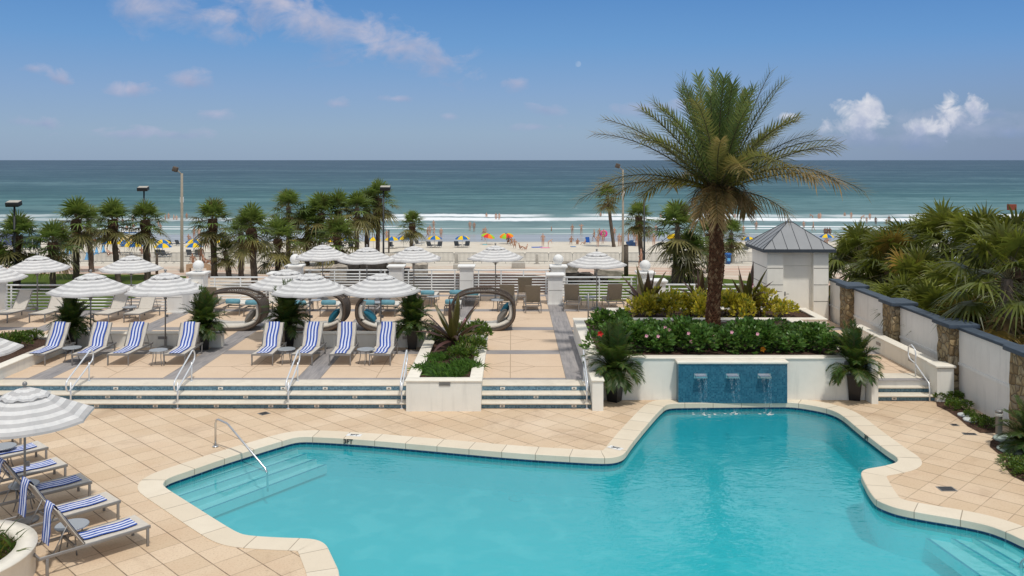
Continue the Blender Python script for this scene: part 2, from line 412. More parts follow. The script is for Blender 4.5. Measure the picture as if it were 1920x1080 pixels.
M['canopy'] = stripe_mat('striped_canopy', 4.5, 0.5, (0.80, 0.79, 0.77), (0.56, 0.55, 0.54), 'v', 0.0, trans=0.2)
M['vent'] = stripe_mat('striped_vent', 2.2, 0.5, (0.80, 0.79, 0.77), (0.58, 0.57, 0.56), 'v', 0.15, trans=0.2)
M['towel'] = stripe_mat('striped_towel', 3.5, 0.5, (0.68, 0.71, 0.82), (0.022, 0.075, 0.36), 'u', 0.0)

def pool_mat(name, near, far, dark):
    m, t, b = newmat(name); P = coords(t, True)
    s = t.new('ShaderNodeSeparateXYZ'); t.lk(P, s.inputs[0])
    cc = t.mix(t.mapr(s.outputs[1], 15.0, 25.0), near, far)  # darker far end: depth and the dark wall's reflection put into the colour
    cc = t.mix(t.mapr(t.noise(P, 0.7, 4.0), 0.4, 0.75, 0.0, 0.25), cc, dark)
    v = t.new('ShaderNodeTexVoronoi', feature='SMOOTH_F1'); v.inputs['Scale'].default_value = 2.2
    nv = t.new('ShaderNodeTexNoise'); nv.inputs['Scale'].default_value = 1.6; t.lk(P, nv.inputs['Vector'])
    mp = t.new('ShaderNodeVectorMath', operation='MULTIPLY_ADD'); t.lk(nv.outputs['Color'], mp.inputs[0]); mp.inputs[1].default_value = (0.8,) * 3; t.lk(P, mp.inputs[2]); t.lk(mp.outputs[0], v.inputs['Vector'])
    cc = t.mix(t.mapr(v.outputs['Distance'], 0.42, 0.72, 0.0, 0.30), cc, (0.4, 0.85, 0.88))  # caustic light pattern painted into the plaster colour
    t.lk(cc, b.inputs['Base Color']); b.inputs['Roughness'].default_value = 0.8; b.inputs['Specular IOR Level'].default_value = 0.1; return m
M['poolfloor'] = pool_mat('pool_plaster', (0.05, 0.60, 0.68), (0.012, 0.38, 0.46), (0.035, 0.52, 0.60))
M['poolwall'] = pool_mat('pool_wall_plaster', (0.09, 0.86, 0.90), (0.025, 0.58, 0.68), (0.06, 0.76, 0.84))  # floor plaster painted brighter to offset shade on the upright walls
M['tread'] = plain('tread_stone', (0.70, 0.635, 0.53), 0.75, var=0.08, sc=3.0, bmp=0.1, bsc=70, spec=0.25, dirt=0.3, streak=0.2)
M['poolstep'] = plain('pool_step_plaster', (0.56, 0.80, 0.80), 0.7, var=0.08, sc=3)
M['stepedge'] = plain('pool_step_edge_tile', (0.01, 0.09, 0.24), 0.4, var=0.2, sc=9)

def water_mat():
    m, t, b = newmat('pool_water'); P = coords(t, True)
    t.n.remove(b)
    tr = t.new('ShaderNodeBsdfTransparent'); tr.inputs[0].default_value = (0.78, 0.965, 0.98, 1)
    gl = t.new('ShaderNodeBsdfGlossy'); gl.inputs['Roughness'].default_value = 0.015
    s = t.new('ShaderNodeSeparateXYZ'); t.lk(P, s.inputs[0])
    n1 = t.noise(t.scale(P, (1.0, 1.5, 1.0)), 1.7, 3.0, 0.5, 0.6); n2 = t.noise(t.scale(P, (1.0, 1.6, 1.0)), 6.0, 2.0, 0.5, 0.4)
    # livelier ripples towards the fountain and the middle of the pool
    amp = t.mapr(s.outputs[0], -6.0, 4.0, 0.10, 1.0)
    h = t.math('ADD', n1, t.math('MULTIPLY', n2, 0.50))
    bp = t.new('ShaderNodeBump'); bp.inputs['Distance'].default_value = 0.014; t.lk(amp, bp.inputs['Strength']); t.lk(h, bp.inputs['Height'])
    t.lk(bp.outputs[0], gl.inputs['Normal'])
    df = t.new('ShaderNodeBsdfDiffuse'); t.lk(t.mix(t.mapr(s.outputs[1], 16.0, 24.5), (0.05, 0.56, 0.62), (0.012, 0.34, 0.41)), df.inputs[0])
    sc = t.new('ShaderNodeMixShader'); sc.inputs[0].default_value = 0.42; t.lk(tr.outputs[0], sc.inputs[1]); t.lk(df.outputs[0], sc.inputs[2])
    fr = t.new('ShaderNodeFresnel'); fr.inputs['IOR'].default_value = 1.5; t.lk(bp.outputs[0], fr.inputs['Normal'])
    mx = t.new('ShaderNodeMixShader'); t.lk(fr.outputs[0], mx.inputs[0])
    t.lk(sc.outputs[0], mx.inputs[1]); t.lk(gl.outputs[0], mx.inputs[2]); t.lk(mx.outputs[0], t.n['Material Output'].inputs['Surface'])
    return m
M['water'] = water_mat()
def stream_mat():
    m, t, b = newmat('falling_water'); P = coords(t, True); t.n.remove(b)
    tr = t.new('ShaderNodeBsdfTransparent'); df = t.new('ShaderNodeBsdfDiffuse'); df.inputs[0].default_value = (0.75, 0.85, 0.9, 1)
    n = t.noise(t.scale(P, (60.0, 60.0, 2.5)), 1.0, 3.0)
    mx = t.new('ShaderNodeMixShader'); t.lk(t.mapr(n, 0.50, 0.70, 0.0, 0.24), mx.inputs[0]); t.lk(tr.outputs[0], mx.inputs[1]); t.lk(df.outputs[0], mx.inputs[2])
    t.lk(mx.outputs[0], t.n['Material Output'].inputs['Surface']); return m
M['stream'] = stream_mat()
# ------------------------------------------------------------------ ground, sea, sand
def grass_mat():
    m, t, b = newmat('lawn_grass'); P = coords(t, True)
    n = t.noise(P, 0.5, 6.0, 0.7); n2 = t.noise(t.scale(P, (9, 3, 1)), 1.0, 4.0)
    cc = t.ramp(n, [(0.3, (0.055, 0.085, 0.010)), (0.6, (0.095, 0.135, 0.018)), (0.8, (0.15, 0.16, 0.04))])
    cc = t.mix(t.mapr(n2, 0.4, 0.7, 0.0, 0.5), cc, (0.05, 0.075, 0.012))
    t.lk(cc, b.inputs['Base Color']); b.inputs['Roughness'].default_value = 0.9; b.inputs['Specular IOR Level'].default_value = 0.1
    bump(t, b, n2, 0.5, 0.05); return m
def prom_mat():
    m, t, b = newmat('promenade_pavers'); P = coords(t, True)
    s = t.new('ShaderNodeSeparateXYZ'); t.lk(P, s.inputs[0])
    n = t.noise(P, 0.16, 5.0, 0.6); n2 = t.noise(P, 3.0, 4.0)
    cc = t.mix(t.mapr(n, 0.40, 0.62), (0.56, 0.38, 0.29), (0.58, 0.49, 0.39))
    # pale bands that sweep across the pink pavers
    u = t.math('ADD', t.math('MULTIPLY', s.outputs[0], 0.10), t.math('MULTIPLY', s.outputs[1], 0.32))
    u = t.math('ADD', u, t.math('SINE', t.math('MULTIPLY', s.outputs[0], 0.12)))
    bnd = t.math('LESS_THAN', t.math('FRACT', u), 0.3)
    cc = t.mix(t.math('MULTIPLY', bnd, 0.75), cc, (0.64, 0.56, 0.46))
    cc = t.mix(t.mapr(s.outputs[1], 86.5, 88.0), cc, (0.62, 0.56, 0.47))
    cc = t.mix(t.mapr(n2, 0.45, 0.75, 0.0, 0.25), cc, (0.36, 0.27, 0.21))
    t.lk(cc, b.inputs['Base Color']); b.inputs['Roughness'].default_value = 0.85; b.inputs['Specular IOR Level'].default_value = 0.15; return m
def sand_mat():
    m, t, b = newmat('beach_sand'); P = coords(t, True)
    s = t.new('ShaderNodeSeparateXYZ'); t.lk(P, s.inputs[0])
    n = t.noise(t.scale(P, (0.4, 1.2, 1)), 0.7, 6.0, 0.65)
    dry = t.ramp(n, [(0.3, (0.56, 0.50, 0.41)), (0.7, (0.70, 0.64, 0.54))])
    dry = t.mix(t.mapr(t.noise(P, 1.6, 4.0), 0.5, 0.7, 0.0, 0.35), dry, (0.46, 0.40, 0.32))
    edge = t.math('ADD', s.outputs[1], t.math('MULTIPLY', t.math('SUBTRACT', t.noise(t.scale(P, (0.03, 0.001, 1)), 1.0, 2.0), 0.5), 5.0))
    w = t.mapr(edge, 133.0, 135.5)
    cc = t.mix(w, dry, (0.30, 0.31, 0.31)); cc = t.mix(t.mapr(edge, 133.0, 128.0, 0.25, 0.0), cc, (0.45, 0.40, 0.33))
    # thin film of a spent wave on the wet sand
    d = t.math('ABSOLUTE', t.math('SUBTRACT', edge, t.math('ADD', 142.0, t.math('MULTIPLY', t.noise(t.scale(P, (0.05, 0.01, 1)), 1.0, 3.0), 3.0))))
    cc = t.mix(t.mapr(d, 0.15, 0.5, 0.55, 0.0), cc, (0.75, 0.76, 0.76))
    t.lk(cc, b.inputs['Base Color']); t.lk(t.mapr(w, 0.0, 1.0, 0.9, 0.28), b.inputs['Roughness']); t.lk(t.mapr(w, 0, 1, 0.1, 0.5), b.inputs['Specular IOR Level'])
    return m
def sea_mat():
    m, t, b = newmat('sea_water'); P = coords(t, True)
    s = t.new('ShaderNodeSeparateXYZ'); t.lk(P, s.inputs[0]); X, Y = s.outputs[0], s.outputs[1]
    q = t.math('DIVIDE', 100.0, Y)      # nearness to the shore
    cc = t.ramp(q, [(0.0, (0.038, 0.072, 0.125)), (0.06, (0.034, 0.072, 0.120)), (0.20, (0.034, 0.092, 0.122)), (0.34, (0.048, 0.130, 0.140)), (0.47, (0.105, 0.195, 0.20)), (0.545, (0.175, 0.262, 0.265)), (0.62, (0.205, 0.295, 0.29)), (0.70, (0.30, 0.34, 0.335))])
    w1 = t.noise(t.scale(P, (0.13, 0.42, 1)), 1.0, 7.0, 0.72, 0.3); w2 = t.noise(t.scale(P, (0.02, 0.075, 1)), 1.0, 4.0, 0.6); w3 = t.noise(t.scale(P, (0.0022, 0.009, 1)), 1.0, 4.0, 0.6)
    w = t.math('ADD', t.math('MULTIPLY', w1, 0.4), t.math('ADD', t.math('MULTIPLY', w2, 0.34), t.math('MULTIPLY', w3, 0.26)))
    amp = t.mapr(Y, 150.0, 230.0, 0.35, 1.0)
    cc = t.mix(t.math('MULTIPLY', t.mapr(w, 0.51, 0.40), t.math('MULTIPLY', amp, 0.85)), cc, (0.018, 0.065, 0.085))
    cc = t.mix(t.math('MULTIPLY', t.mapr(w, 0.51, 0.61), t.math('MULTIPLY', amp, 0.65)), cc, (0.17, 0.29, 0.31))
    # a swell line standing up before it breaks
    for y0, wd, st in ((262.0, 9.0, 0.55), (330.0, 12.0, 0.35), (222.0, 6.0, 0.4)):
        ww = t.math('ADD', Y, t.math('MULTIPLY', t.noise(t.scale(P, (0.02, 0.002, 1)), 1.0, 3.0), 26.0))
        d = t.math('ABSOLUTE', t.math('SUBTRACT', ww, y0 + 13.0))
        cc = t.mix(t.math('MULTIPLY', t.mapr(d, 0.0, wd, st, 0.0), t.mapr(t.noise(t.scale(P, (0.012, 0.002, 1)), 1.0, 2.0), 0.4, 0.55)), cc, (0.025, 0.105, 0.115))
    # foam: main breaker, second and third lines
    fo = None
    for y0, wd, wob, gate, fr in ((191.0, 6.5, 12.0, (0.24, 0.42), 0.8), (204.0, 6.0, 12.0, (0.44, 0.56), 1.0), (164.5, 1.2, 5.0, (0.34, 0.5), 0.6), (170.0, 1.8, 7.0, (0.48, 0.58), 0.7), (153.5, 0.5, 3.0, (0.40, 0.6), 0.4)):
        ww = t.math('ADD', Y, t.math('MULTIPLY', t.math('SUBTRACT', t.noise(t.scale(P, (0.022, 0.001, 1)), 1.0, 3.0), 0.5), wob))
        ww = t.math('ADD', ww, t.math('MULTIPLY', t.math('SUBTRACT', t.noise(t.scale(P, (0.35, 0.2, 1)), 1.0, 4.0, 0.65), 0.5), wd * 1.1 * fr))
        d = t.math('ABSOLUTE', t.math('SUBTRACT', ww, y0))
        gg = t.mapr(t.noise(t.scale(P, (0.018, 0.0005, 1)), 1.0 + y0 * 0.003, 2.0), gate[0], gate[1])
        if y0 > 185: gg = t.math('MULTIPLY', gg, t.mapr(X, -48.0, -18.0, 0.45, 1.0))
        f = t.math('MULTIPLY', t.mapr(d, wd * 0.55, wd, 1.0, 0.0), gg)
        fo = f if fo is None else t.math('MAXIMUM', fo, f)
    cap = t.math('MULTIPLY', t.math('GREATER_THAN', t.noise(t.scale(P, (0.10, 0.3, 1)), 1.0, 2.0), 0.775), t.mapr(Y, 220.0, 900.0, 0.6, 0.0))
    fo = t.math('MAXIMUM', fo, cap)
    cc = t.mix(fo, cc, (0.80, 0.82, 0.82))
    t.lk(cc, b.inputs['Base Color']); b.inputs['Roughness'].default_value = 0.55; b.inputs['Specular IOR Level'].default_value = 0.08
    return m

def sheet(name, xs, ys, zf, mat):
    mb = MB(); n = len(xs); mb.add([(x, y, zf(x, y)) for y in ys for x in xs])
    for j in range(len(ys) - 1):
        for i in range(n - 1):
            mb.face((j * n + i, j * n + i + 1, (j + 1) * n + i + 1, (j + 1) * n + i), 0, None, True)
    return struct(mb.build(name, mat))
wide = [-400, -200, -120, -80, -40, 0, 40, 80, 120, 200, 400]
sheet('promenade', wide, [30, 50, 66, 78, 80, 84, 88, 91], lambda x, y: gz(y), prom_mat())
sheet('beach_sand', wide, [91.0, 96, 100, 110, 126, 135, 142, 152, 175, 230], lambda x, y: gz(y) + 0.0, sand_mat())
sx = [-40000, -12000, -3000, -900, -300, 0, 300, 900, 3000, 12000, 40000]
sheet('sea', sx, [150, 165, 185, 200, 260, 400, 900, 3000, 12000, 60000], lambda x, y: SEA, sea_mat())
def lawn(pts, name='lawn'):
    mb = MB(); mb.poly([(x, y, gz(y) + 0.03) for x, y in pts]); return struct(mb.build(name, M['lawn']))
M['lawn'] = grass_mat()
lawn([(-75, 50), (-27.5, 50), (-27.5, 74.5), (-28.2, 76.4), (-31, 77.6), (-40, 78.1), (-55, 78.3), (-75, 78.5)])
mb = MB(); mb.poly([(x, y, gz(y) + .02) for x, y in ((-19, 60), (4.1, 60), (4.1, 75), (2, 77.4), (-6, 78.3), (-14, 77.6), (-19, 76))]); struct(mb.build('planting_bed', M['mulch']))
pts = [(4.2, 50), (34, 50), (24.5, 66), (22.4, 70), (20.2, 73.0), (17.2, 75.4), (13, 77.2), (9.5, 77.9), (7.4, 77.6), (5.6, 76.2), (4.6, 74.0)]
lawn(pts)
# planting ground behind the boundary wall
mb = MB(); mb.poly([(12.7, 8, -0.02), (60, 8, -0.02), (60, 46, -0.02), (12.7, 46, -0.02)]); struct(mb.build('garden_ground', M['mulch']))

# ------------------------------------------------------------------ pool outline
RAW = [(1254,757),(1290,756.5),(1467,754.5),(1495,756),(1534,762.5),(1560,769),(1580,779),(1609,804),(1635,824),(1665,847),(1679,855),(1684,862),(1681,867),(1672.5,870),(1657,874),(1639,877),(1622,880),(1615.5,884),(1614,890),(1618,899),(1626,915),(1633,926),(1641,936.5),(1654,943.5),(1683,954),(1736,964),(1792.5,973),(1849,984),(1884.6,997),(1906,1007),(1920,1014)]
RAWL = [(1242,764),(1215,794),(1183,833),(1173,849),(1163,855.5),(1146,859),(1120,859.2),(1056,855.6),(967,850),(875,842),(787,834),(702,826.5),(631,821.6),(581,819.3),(563.5,819.3),(549,821.5),(535,825.5),(492.6,838),(415,862),(352,884),(320,894.6),(309,901.5),(305.5,908),(309.6,914),(338,932),(380,958.6),(418.7,983),(448,1000),(468,1005),(528,1008.6),(580.6,1010),(601.7,1014.5),(613,1023),(619,1036),(640,1080)]
right = [G(*p) for p in RAW] + [Vector((9.35, 14.75, 0)), Vector((9.75, 13.9, 0)), Vector((9.9, 12.8, 0)), Vector((9.9, 9.5, 0))]
left = [G(*p) for p in RAWL] + [Vector((-2.62, 13.2, 0)), Vector((-2.6, 9.5, 0))]
loop = left[::-1] + right      # runs from near-left, up the left side, across the far edge, down the right side
def chaikin(L):
    o = []
    n = len(L)
    for i in range(n):
        a, b = L[i], L[(i + 1) % n]
        o.append(a * 0.75 + b * 0.25); o.append(a * 0.25 + b * 0.75)
    return o
def resample(L, d):
    out = []; n = len(L); 
    for i in range(n):
        a, b = L[i], L[(i + 1) % n]; k = max(1, int((b - a).length / d))
        for j in range(k): out.append(a.lerp(b, j / k))
    return out
INN = chaikin(resample(chaikin(loop), 0.22))
# drop points closer than 4 cm
tmp = []
for p in INN:
    if not tmp or (p - tmp[-1]).length > 0.05: tmp.append(p)
INN = tmp
area = sum(INN[i].x * INN[(i + 1) % len(INN)].y - INN[(i + 1) % len(INN)].x * INN[i].y for i in range(len(INN)))
if area < 0: INN.reverse()          # counter-clockwise: outside is to the right
def offset(L, d):
    n = len(L); o = []
    for i in range(n):
        t = (L[(i + 3) % n] - L[i - 3]).normalized(); o.append(L[i] + Vector((t.y, -t.x, 0)) * d)
    return o
OUT = offset(INN, 0.50)
for _ in range(3): OUT = [(OUT[i - 1] + OUT[i] * 2 + OUT[(i + 1) % len(OUT)]) / 4 for i in range(len(OUT))]
arc = [0.0]
for i in range(len(INN)): arc.append(arc[-1] + (INN[(i + 1) % len(INN)] - INN[i]).length)

pool = thing('swimming_pool', 'large turquoise pool with cream stone rim and underwater steps in the foreground', 'swimming pool', (1.5, 16.0, 0.0))
PO = Vector((1.5, 16.0, 0.0))
def ring(mb, A, B, za, zb, m=0, uv=False, sm=True, flip=False):
    n = len(A); a = mb.add([Vector((p.x, p.y, za)) - PO for p in A]); b = mb.add([Vector((p.x, p.y, zb)) - PO for p in B])
    for i in range(n):
        j = (i + 1) % n
        q = [(arc[i], 0), (arc[i + 1], 0), (arc[i + 1], 1), (arc[i], 1)] if uv else None
        f = [a + i, a + j, b + j, b + i]
        if flip: f.reverse(); q = q[::-1] if q else None
        mb.face(f, m, None, sm, q)
mb = MB()
ZC = 0.012
I1 = offset(INN, 0.015)
ring(mb, OUT, I1, ZC, ZC, 0, True, False); ring(mb, I1, INN, ZC, ZC - 0.012, 0, True); ring(mb, INN, INN, ZC - 0.012, -0.125, 0, True); ring(mb, INN, offset(INN, 0.05), -0.125, -0.135, 0, True)
ring(mb, offset(OUT, 0.0), OUT, -0.05, ZC, 0, True)
mb.build('coping', M['coping'], pool)
WALLP = offset(INN, 0.05)
mb = MB(); ring(mb, WALLP, WALLP, -0.13, -0.32); mb.build('waterline_tile', M['navytile'], pool)
mb = MB(); ring(mb, WALLP, WALLP, -0.32, -0.92, 1)
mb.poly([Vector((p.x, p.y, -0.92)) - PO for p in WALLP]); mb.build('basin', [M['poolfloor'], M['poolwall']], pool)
# underwater steps, left: four straight treads in the shallow corner
def usteps(lines, zs, back, name, lim=None):
    for k, ((p, q), z) in enumerate(zip(lines, zs)):
        a = G(p[0], p[1], z); b = G(q[0], q[1], z); d = (b - a).normalized(); nb = Vector((-d.y, d.x, 0)) * back[0]
        a2 = a - d * back[1]; b2 = b + d * back[2]
        mb = MB()
        w = nb.normalized() * 0.065
        for P_, m in (([a2, b2, b2 + w, a2 + w], 1), ([a2 + w, b2 + w, b2 + nb, a2 + nb], 0), ([a2 - Vector((0, 0, 0.2)), b2 - Vector((0, 0, 0.2)), b2, a2], 0)):
            mb.poly([v - PO for v in P_], m)
        mb.build(name, [M['poolstep'], M['stepedge']], pool)
usteps([((324, 920), (584, 834)), ((339.5, 930), (605, 841)), ((359, 943), (626, 849.5)), ((380, 958.6), (653, 856))], [-0.30, -0.42, -0.54, -0.66], (1.7, 0.5, 0.2), 'pool_step')
usteps([((1920, 1040), (1838.5, 992.7)), ((1916, 1063), (1800, 995)), ((1870, 1062), (1761, 996)), ((1835, 1080), (1723, 1000))], [-0.23, -0.31, -0.39, -0.47], (-3.0, 3.0, 0.05), 'pool_step')
mb = MB(); mb.poly([(p.x, p.y, -0.185) for p in offset(INN, 0.05)]); struct(mb.build('pool_water', M['water']))
for px_, py_ in ((879, 870), (967, 934)):
    mb = MB(); mb.lathe([(.16, -.93), (.16, -.90), (.10, -.89)], 16, o=G(px_, py_, -.9) - PO - Vector((0, 0, -.9))); mb.build('floor_drain', M['poolfloor'], pool)
# depth markers
def text_part(body, size, loc, rot, mat, name, parent, off):
    cu = bpy.data.curves.new(name, 'FONT'); cu.body = body; cu.size = size; cu.align_x = 'CENTER'; cu.align_y = 'CENTER'; cu.offset = 0.004; cu.extrude = 0.001
    o = bpy.data.objects.new(name, cu); COL.objects.link(o)
    me = bpy.data.meshes.new_from_object(o.evaluated_get(bpy.context.evaluated_depsgraph_get())); bpy.data.objects.remove(o)
    me.materials.clear(); me.materials.append(mat); o = link(name, me, parent); o.location = Vector(loc) - off; o.rotation_euler = rot; return o
def nearest(p):
    i = min(range(len(INN)), key=lambda k: (INN[k] - p).length); t = (INN[(i + 2) % len(INN)] - INN[i - 2]).normalized(); return INN[i], t
for px, py, s in ((657, 823.5, '3FT'), (1627, 818, '3FT')):
    p, t = nearest(G(px, py)); n = Vector((-t.y, t.x, 0))       # towards the water
    az = math.atan2(-t.y, -t.x)
    text_part(s, 0.15, p + n * 0.012 + Vector((0, 0, -0.06)), (PI / 2, 0, az), M['blacktext'], 'depth_marker', pool, PO)
for px, py, s, rz in ((664, 817, '3FT', None), (1154, 841, '3FT', R(-40))):
    p = G(px, py); q, t = nearest(p); az = math.atan2(-t.y, -t.x) if rz is None else rz
    mk = MB(); mk.box((0, 0, 0), (0.36, 0.17, 0.006), 0); tile = mk.build('marker_tile', M['whitetile'], pool, p + Vector((0, 0, ZC + 0.004)) - PO, az)
    text_part(s, 0.13, Vector((0, 0, 0.006)), (0, 0, 0), M['blacktext'], 'depth_marker', tile, Vector((0, 0, 0)))
# pool deck with the pool cut out
bm = bmesh.new()
def bloop(pts): 
    vs = [bm.verts.new(p) for p in pts]
    for i in range(len(vs)): bm.edges.new((vs[i], vs[(i + 1) % len(vs)]))
inner = offset(OUT, -0.04)
bloop([Vector((p.x, p.y, 0)) for p in inner][::3])
bloop([Vector((-30, 7, 0)), Vector((12.4, 7, 0)), Vector((12.4, 24.7, 0)), Vector((-30, 24.7, 0))])
bmesh.ops.triangle_fill(bm, use_beauty=True, edges=bm.edges[:])
for f in bm.faces:
    if f.normal.z < 0: f.normal_flip()
me = bpy.data.meshes.new('pool_deck'); bm.to_mesh(me); bm.free(); me.materials.append(M['tiles']); struct(link('pool_deck', me))
# small floor drains
for px, py, sx_, sy_, rz, lab in ((495, 775.5, .2, .2, R(45), 'small square drain grate in the deck below the long steps'), (1775, 917, .28, .2, 0, 'dark square drain grate in the deck right of the pool'), (1818, 814, .26, .12, R(-8), 'narrow drain grate in the deck near the grey bollard'), (1790, 797, .12, .12, 0, 'tiny round-looking deck drain beside the planting strip')):
    mb = MB(); mb.box((0, 0, 0.004), (sx_ + .05, sy_ + .05, 0.008)); o = thing('floor_drain', lab, 'drain', G(px, py), rz); mb.build('frame', M['alu'], o)
    mb = MB()
    k = 6
    for i in range(k): mb.box(((i + .5) / k * sx_ - sx_ / 2, 0, 0.010), (sx_ / k * .7, sy_, 0.006))
    mb.build('grate', M['drain'], o)

# ------------------------------------------------------------------ steps up to the terrace
def staircase(x0, x1, y0, n, rise, tread, lab, lights, name='staircase', group=None):
    o = thing(name, lab, 'steps', ((x0 + x1) / 2, y0, 0), 0, group); w = x1 - x0
    for i in range(n):
        z = rise * (i + 1); y = tread * i
        mb = MB(); mb.box((0, y + 0.03 + (0.6 if i == n - 1 else tread) / 2, z - 0.018), (w, (0.58 if i == n - 1 else tread + .12), 0.044), bev=0.014); mb.build('tread', M['tread'], o)
        mb = MB(); mb.box((0, y + 0.08, z - 0.04 - (rise - 0.04) / 2), (w, 0.06, rise - 0.04)); mb.build('riser', M['riser'], o)
        for lx in lights[i]:
            mb = MB(); mb.box((lx - (x0 + x1) / 2, y + 0.045, z - 0.095), (0.13, 0.012, 0.065)); q = mb.build('step_light', M['stucco'], o)
            mb = MB(); mb.box((lx - (x0 + x1) / 2, y + 0.037, z - 0.095), (0.06, 0.008, 0.03)); mb.build('lens', M['greycush'], q)
    return o
SY = 23.58
sl = lambda L, py: [(px - CX) * 23.9 / F for px in L]
staircase(-14.35, -2.80, SY, 3, 0.16, 0.30, 'long flight of three cream steps with blue mosaic risers left of the square planter', [sl([190, 299, 412, 513, 598, 718], 0), sl([201, 260, 460, 665], 0), sl([207, 406, 525, 605, 726], 0)])
staircase(-0.82, 2.12, SY, 3, 0.16, 0.30, 'short flight of three cream steps with blue mosaic risers between planter and low pier', [sl([942, 1075], 0), sl([1005], 0), sl([942, 1078], 0)])
# terrace floor: one slab, its front edge tucked behind the top treads
mb = MB(); mb.prism([(-60, 24.70), (12.2, 24.70), (12.2, 36.3), (6.2, 36.3), (6.2, 38.7), (2.5, 38.7), (2.5, 41.2), (-10.3, 41.2), (-10.3, 38.7), (-13.9, 38.7), (-13.9, 36.3), (-60, 36.3)], MID - 0.004, MID, 0); struct(mb.build('terrace_floor', M['terrace']))
mb = MB(); mb.prism([(-60, 24.76), (11.9, 24.76), (11.9, 36.25), (6.1, 36.25), (6.1, 38.6), (2.4, 38.6), (2.4, 41.1), (-10.2, 41.1), (-10.2, 38.6), (-13.8, 38.6), (-13.8, 36.25), (-60, 36.25)], -3.6, MID - 0.01, 0)
tag(mb.build('retaining_wall', M['white_stucco']), 'tall pale retaining wall that carries the raised terrace', 'wall')

# ------------------------------------------------------------------ planters and low walls
def planter(name, lab, x0, x1, y0, y1, z0, z1, t=0.28, cap=0.05, over=0.03, soil=0.10, cat='planter', lights=()):
    o = thing(name, lab, cat, ((x0 + x1) / 2, y0, z0)); cx = (x0 + x1) / 2; w = x1 - x0; d = y1 - y0; h = z1 - z0
    mb = MB()
    for c, s in (((0, t / 2, (h - cap) / 2), (w, t, h - cap)), ((0, d - t / 2, (h - cap) / 2), (w, t, h - cap)), ((-w / 2 + t / 2, d / 2, (h - cap) / 2), (t, d - 2 * t, h - cap)), ((w / 2 - t / 2, d / 2, (h - cap) / 2), (t, d - 2 * t, h - cap))): mb.box(c, s)
    mb.build('wall', M['stucco'], o)
    mb = MB(); T = t + 2 * over; z = h - cap / 2
    for c, s in (((0, t / 2, z), (w + 2 * over, T, cap)), ((0, d - t / 2, z), (w + 2 * over, T, cap)), ((-w / 2 + t / 2, d / 2, z), (T, d - T - t, cap)), ((w / 2 - t / 2, d / 2, z), (T, d - T - t, cap))): mb.box(c, s, bev=0.015)
    mb.build('cap', M['cap'], o)
    mb = MB(); n = 14; k = mb.add([(-w / 2 + t + (w - 2 * t) * i / n, t + (d - 2 * t) * j / n, h - soil + 0.05 * mnoise.noise((i * .9, j * .9, cx))) for j in range(n + 1) for i in range(n + 1)])
    for j in range(n):
        for i in range(n): mb.face([k + j * (n + 1) + i, k + j * (n + 1) + i + 1, k + (j + 1) * (n + 1) + i + 1, k + (j + 1) * (n + 1) + i], 0, None, True)
    mb.build('soil', M['mulch'], o)
    for lx, lz in lights:
        mb = MB(); mb.box((lx - cx, -0.008, lz - z0), (0.30, 0.02, 0.11)); q = mb.build('wall_light', M['alu'], o)
        mb = MB()
        for i in range(3): mb.box((lx - cx, -0.02, lz - z0 - 0.034 + i * 0.034), (0.26, 0.012, 0.014))
        mb.build('louvre', M['greycush'], q)
    return o
planter('planter', 'square-fronted cream planter box between the two flights of steps', -2.80, -0.82, 23.35, 29.4, 0, 0.83, lights=[(-1.78, 0.74)])
planter('planter', 'cream planter box at the far left edge with low green plants', -16.35, -14.37, 23.35, 29.4, 0, 0.83)
def lowwall(name, lab, x0, x1, y0, y1, z0, z1, cap=0.05, over=0.03, lights=(), cat='wall', mat='stucco'):
    o = thing(name, lab, cat, ((x0 + x1) / 2, (y0 + y1) / 2, z0)); w = x1 - x0; d = y1 - y0; h = z1 - z0
    mb = MB(); mb.box((0, 0, (h - cap) / 2), (w, d, h - cap)); mb.build('wall', M[mat], o)
    mb = MB(); mb.box((0, 0, h - cap / 2), (w + 2 * over, d + 2 * over, cap), bev=0.015); mb.build('cap', M['cap'], o)
    for lx, ly, lz, ax in lights:
        mb = MB(); mb.box((lx - (x0 + x1) / 2, ly - (y0 + y1) / 2, lz - z0), (0.3, 0.02, 0.09) if ax == 'x' else (0.02, 0.3, 0.09)); mb.build('wall_light', M['alu'], o)
    return o
lowwall('bench_wall', 'low cream wall behind the left group of striped loungers', -14.33, -9.58, 29.05, 29.40, MID, 0.95, lights=[(-11.5, 29.04, 0.80, 'x')])
lowwall('bench_wall', 'low cream wall behind the right group of striped loungers', -7.45, -2.86, 29.05, 29.40, MID, 0.95, lights=[(-3.45, 29.04, 0.80, 'x')])
lowwall('end_pier', 'low cream pier with sloping cap at the right end of the short steps', 2.13, 2.42, 23.38, 24.42, 0, 0.83)
# big raised planter behind the fountain
planter('raised_planter', 'large raised planter full of dark hibiscus behind the blue fountain wall', 2.13, 9.78, 24.45, 30.6, 0.0, 1.18, t=0.30, soil=0.06, lights=[(3.2, 1.02), (9.35, 1.02)])
planter('raised_planter', 'white-rimmed upper planter with yellow shrubs and dark spiky lilies before the hut', 3.62, 11.2, 31.4, 33.75, MID, 1.0, t=0.26, soil=0.08)
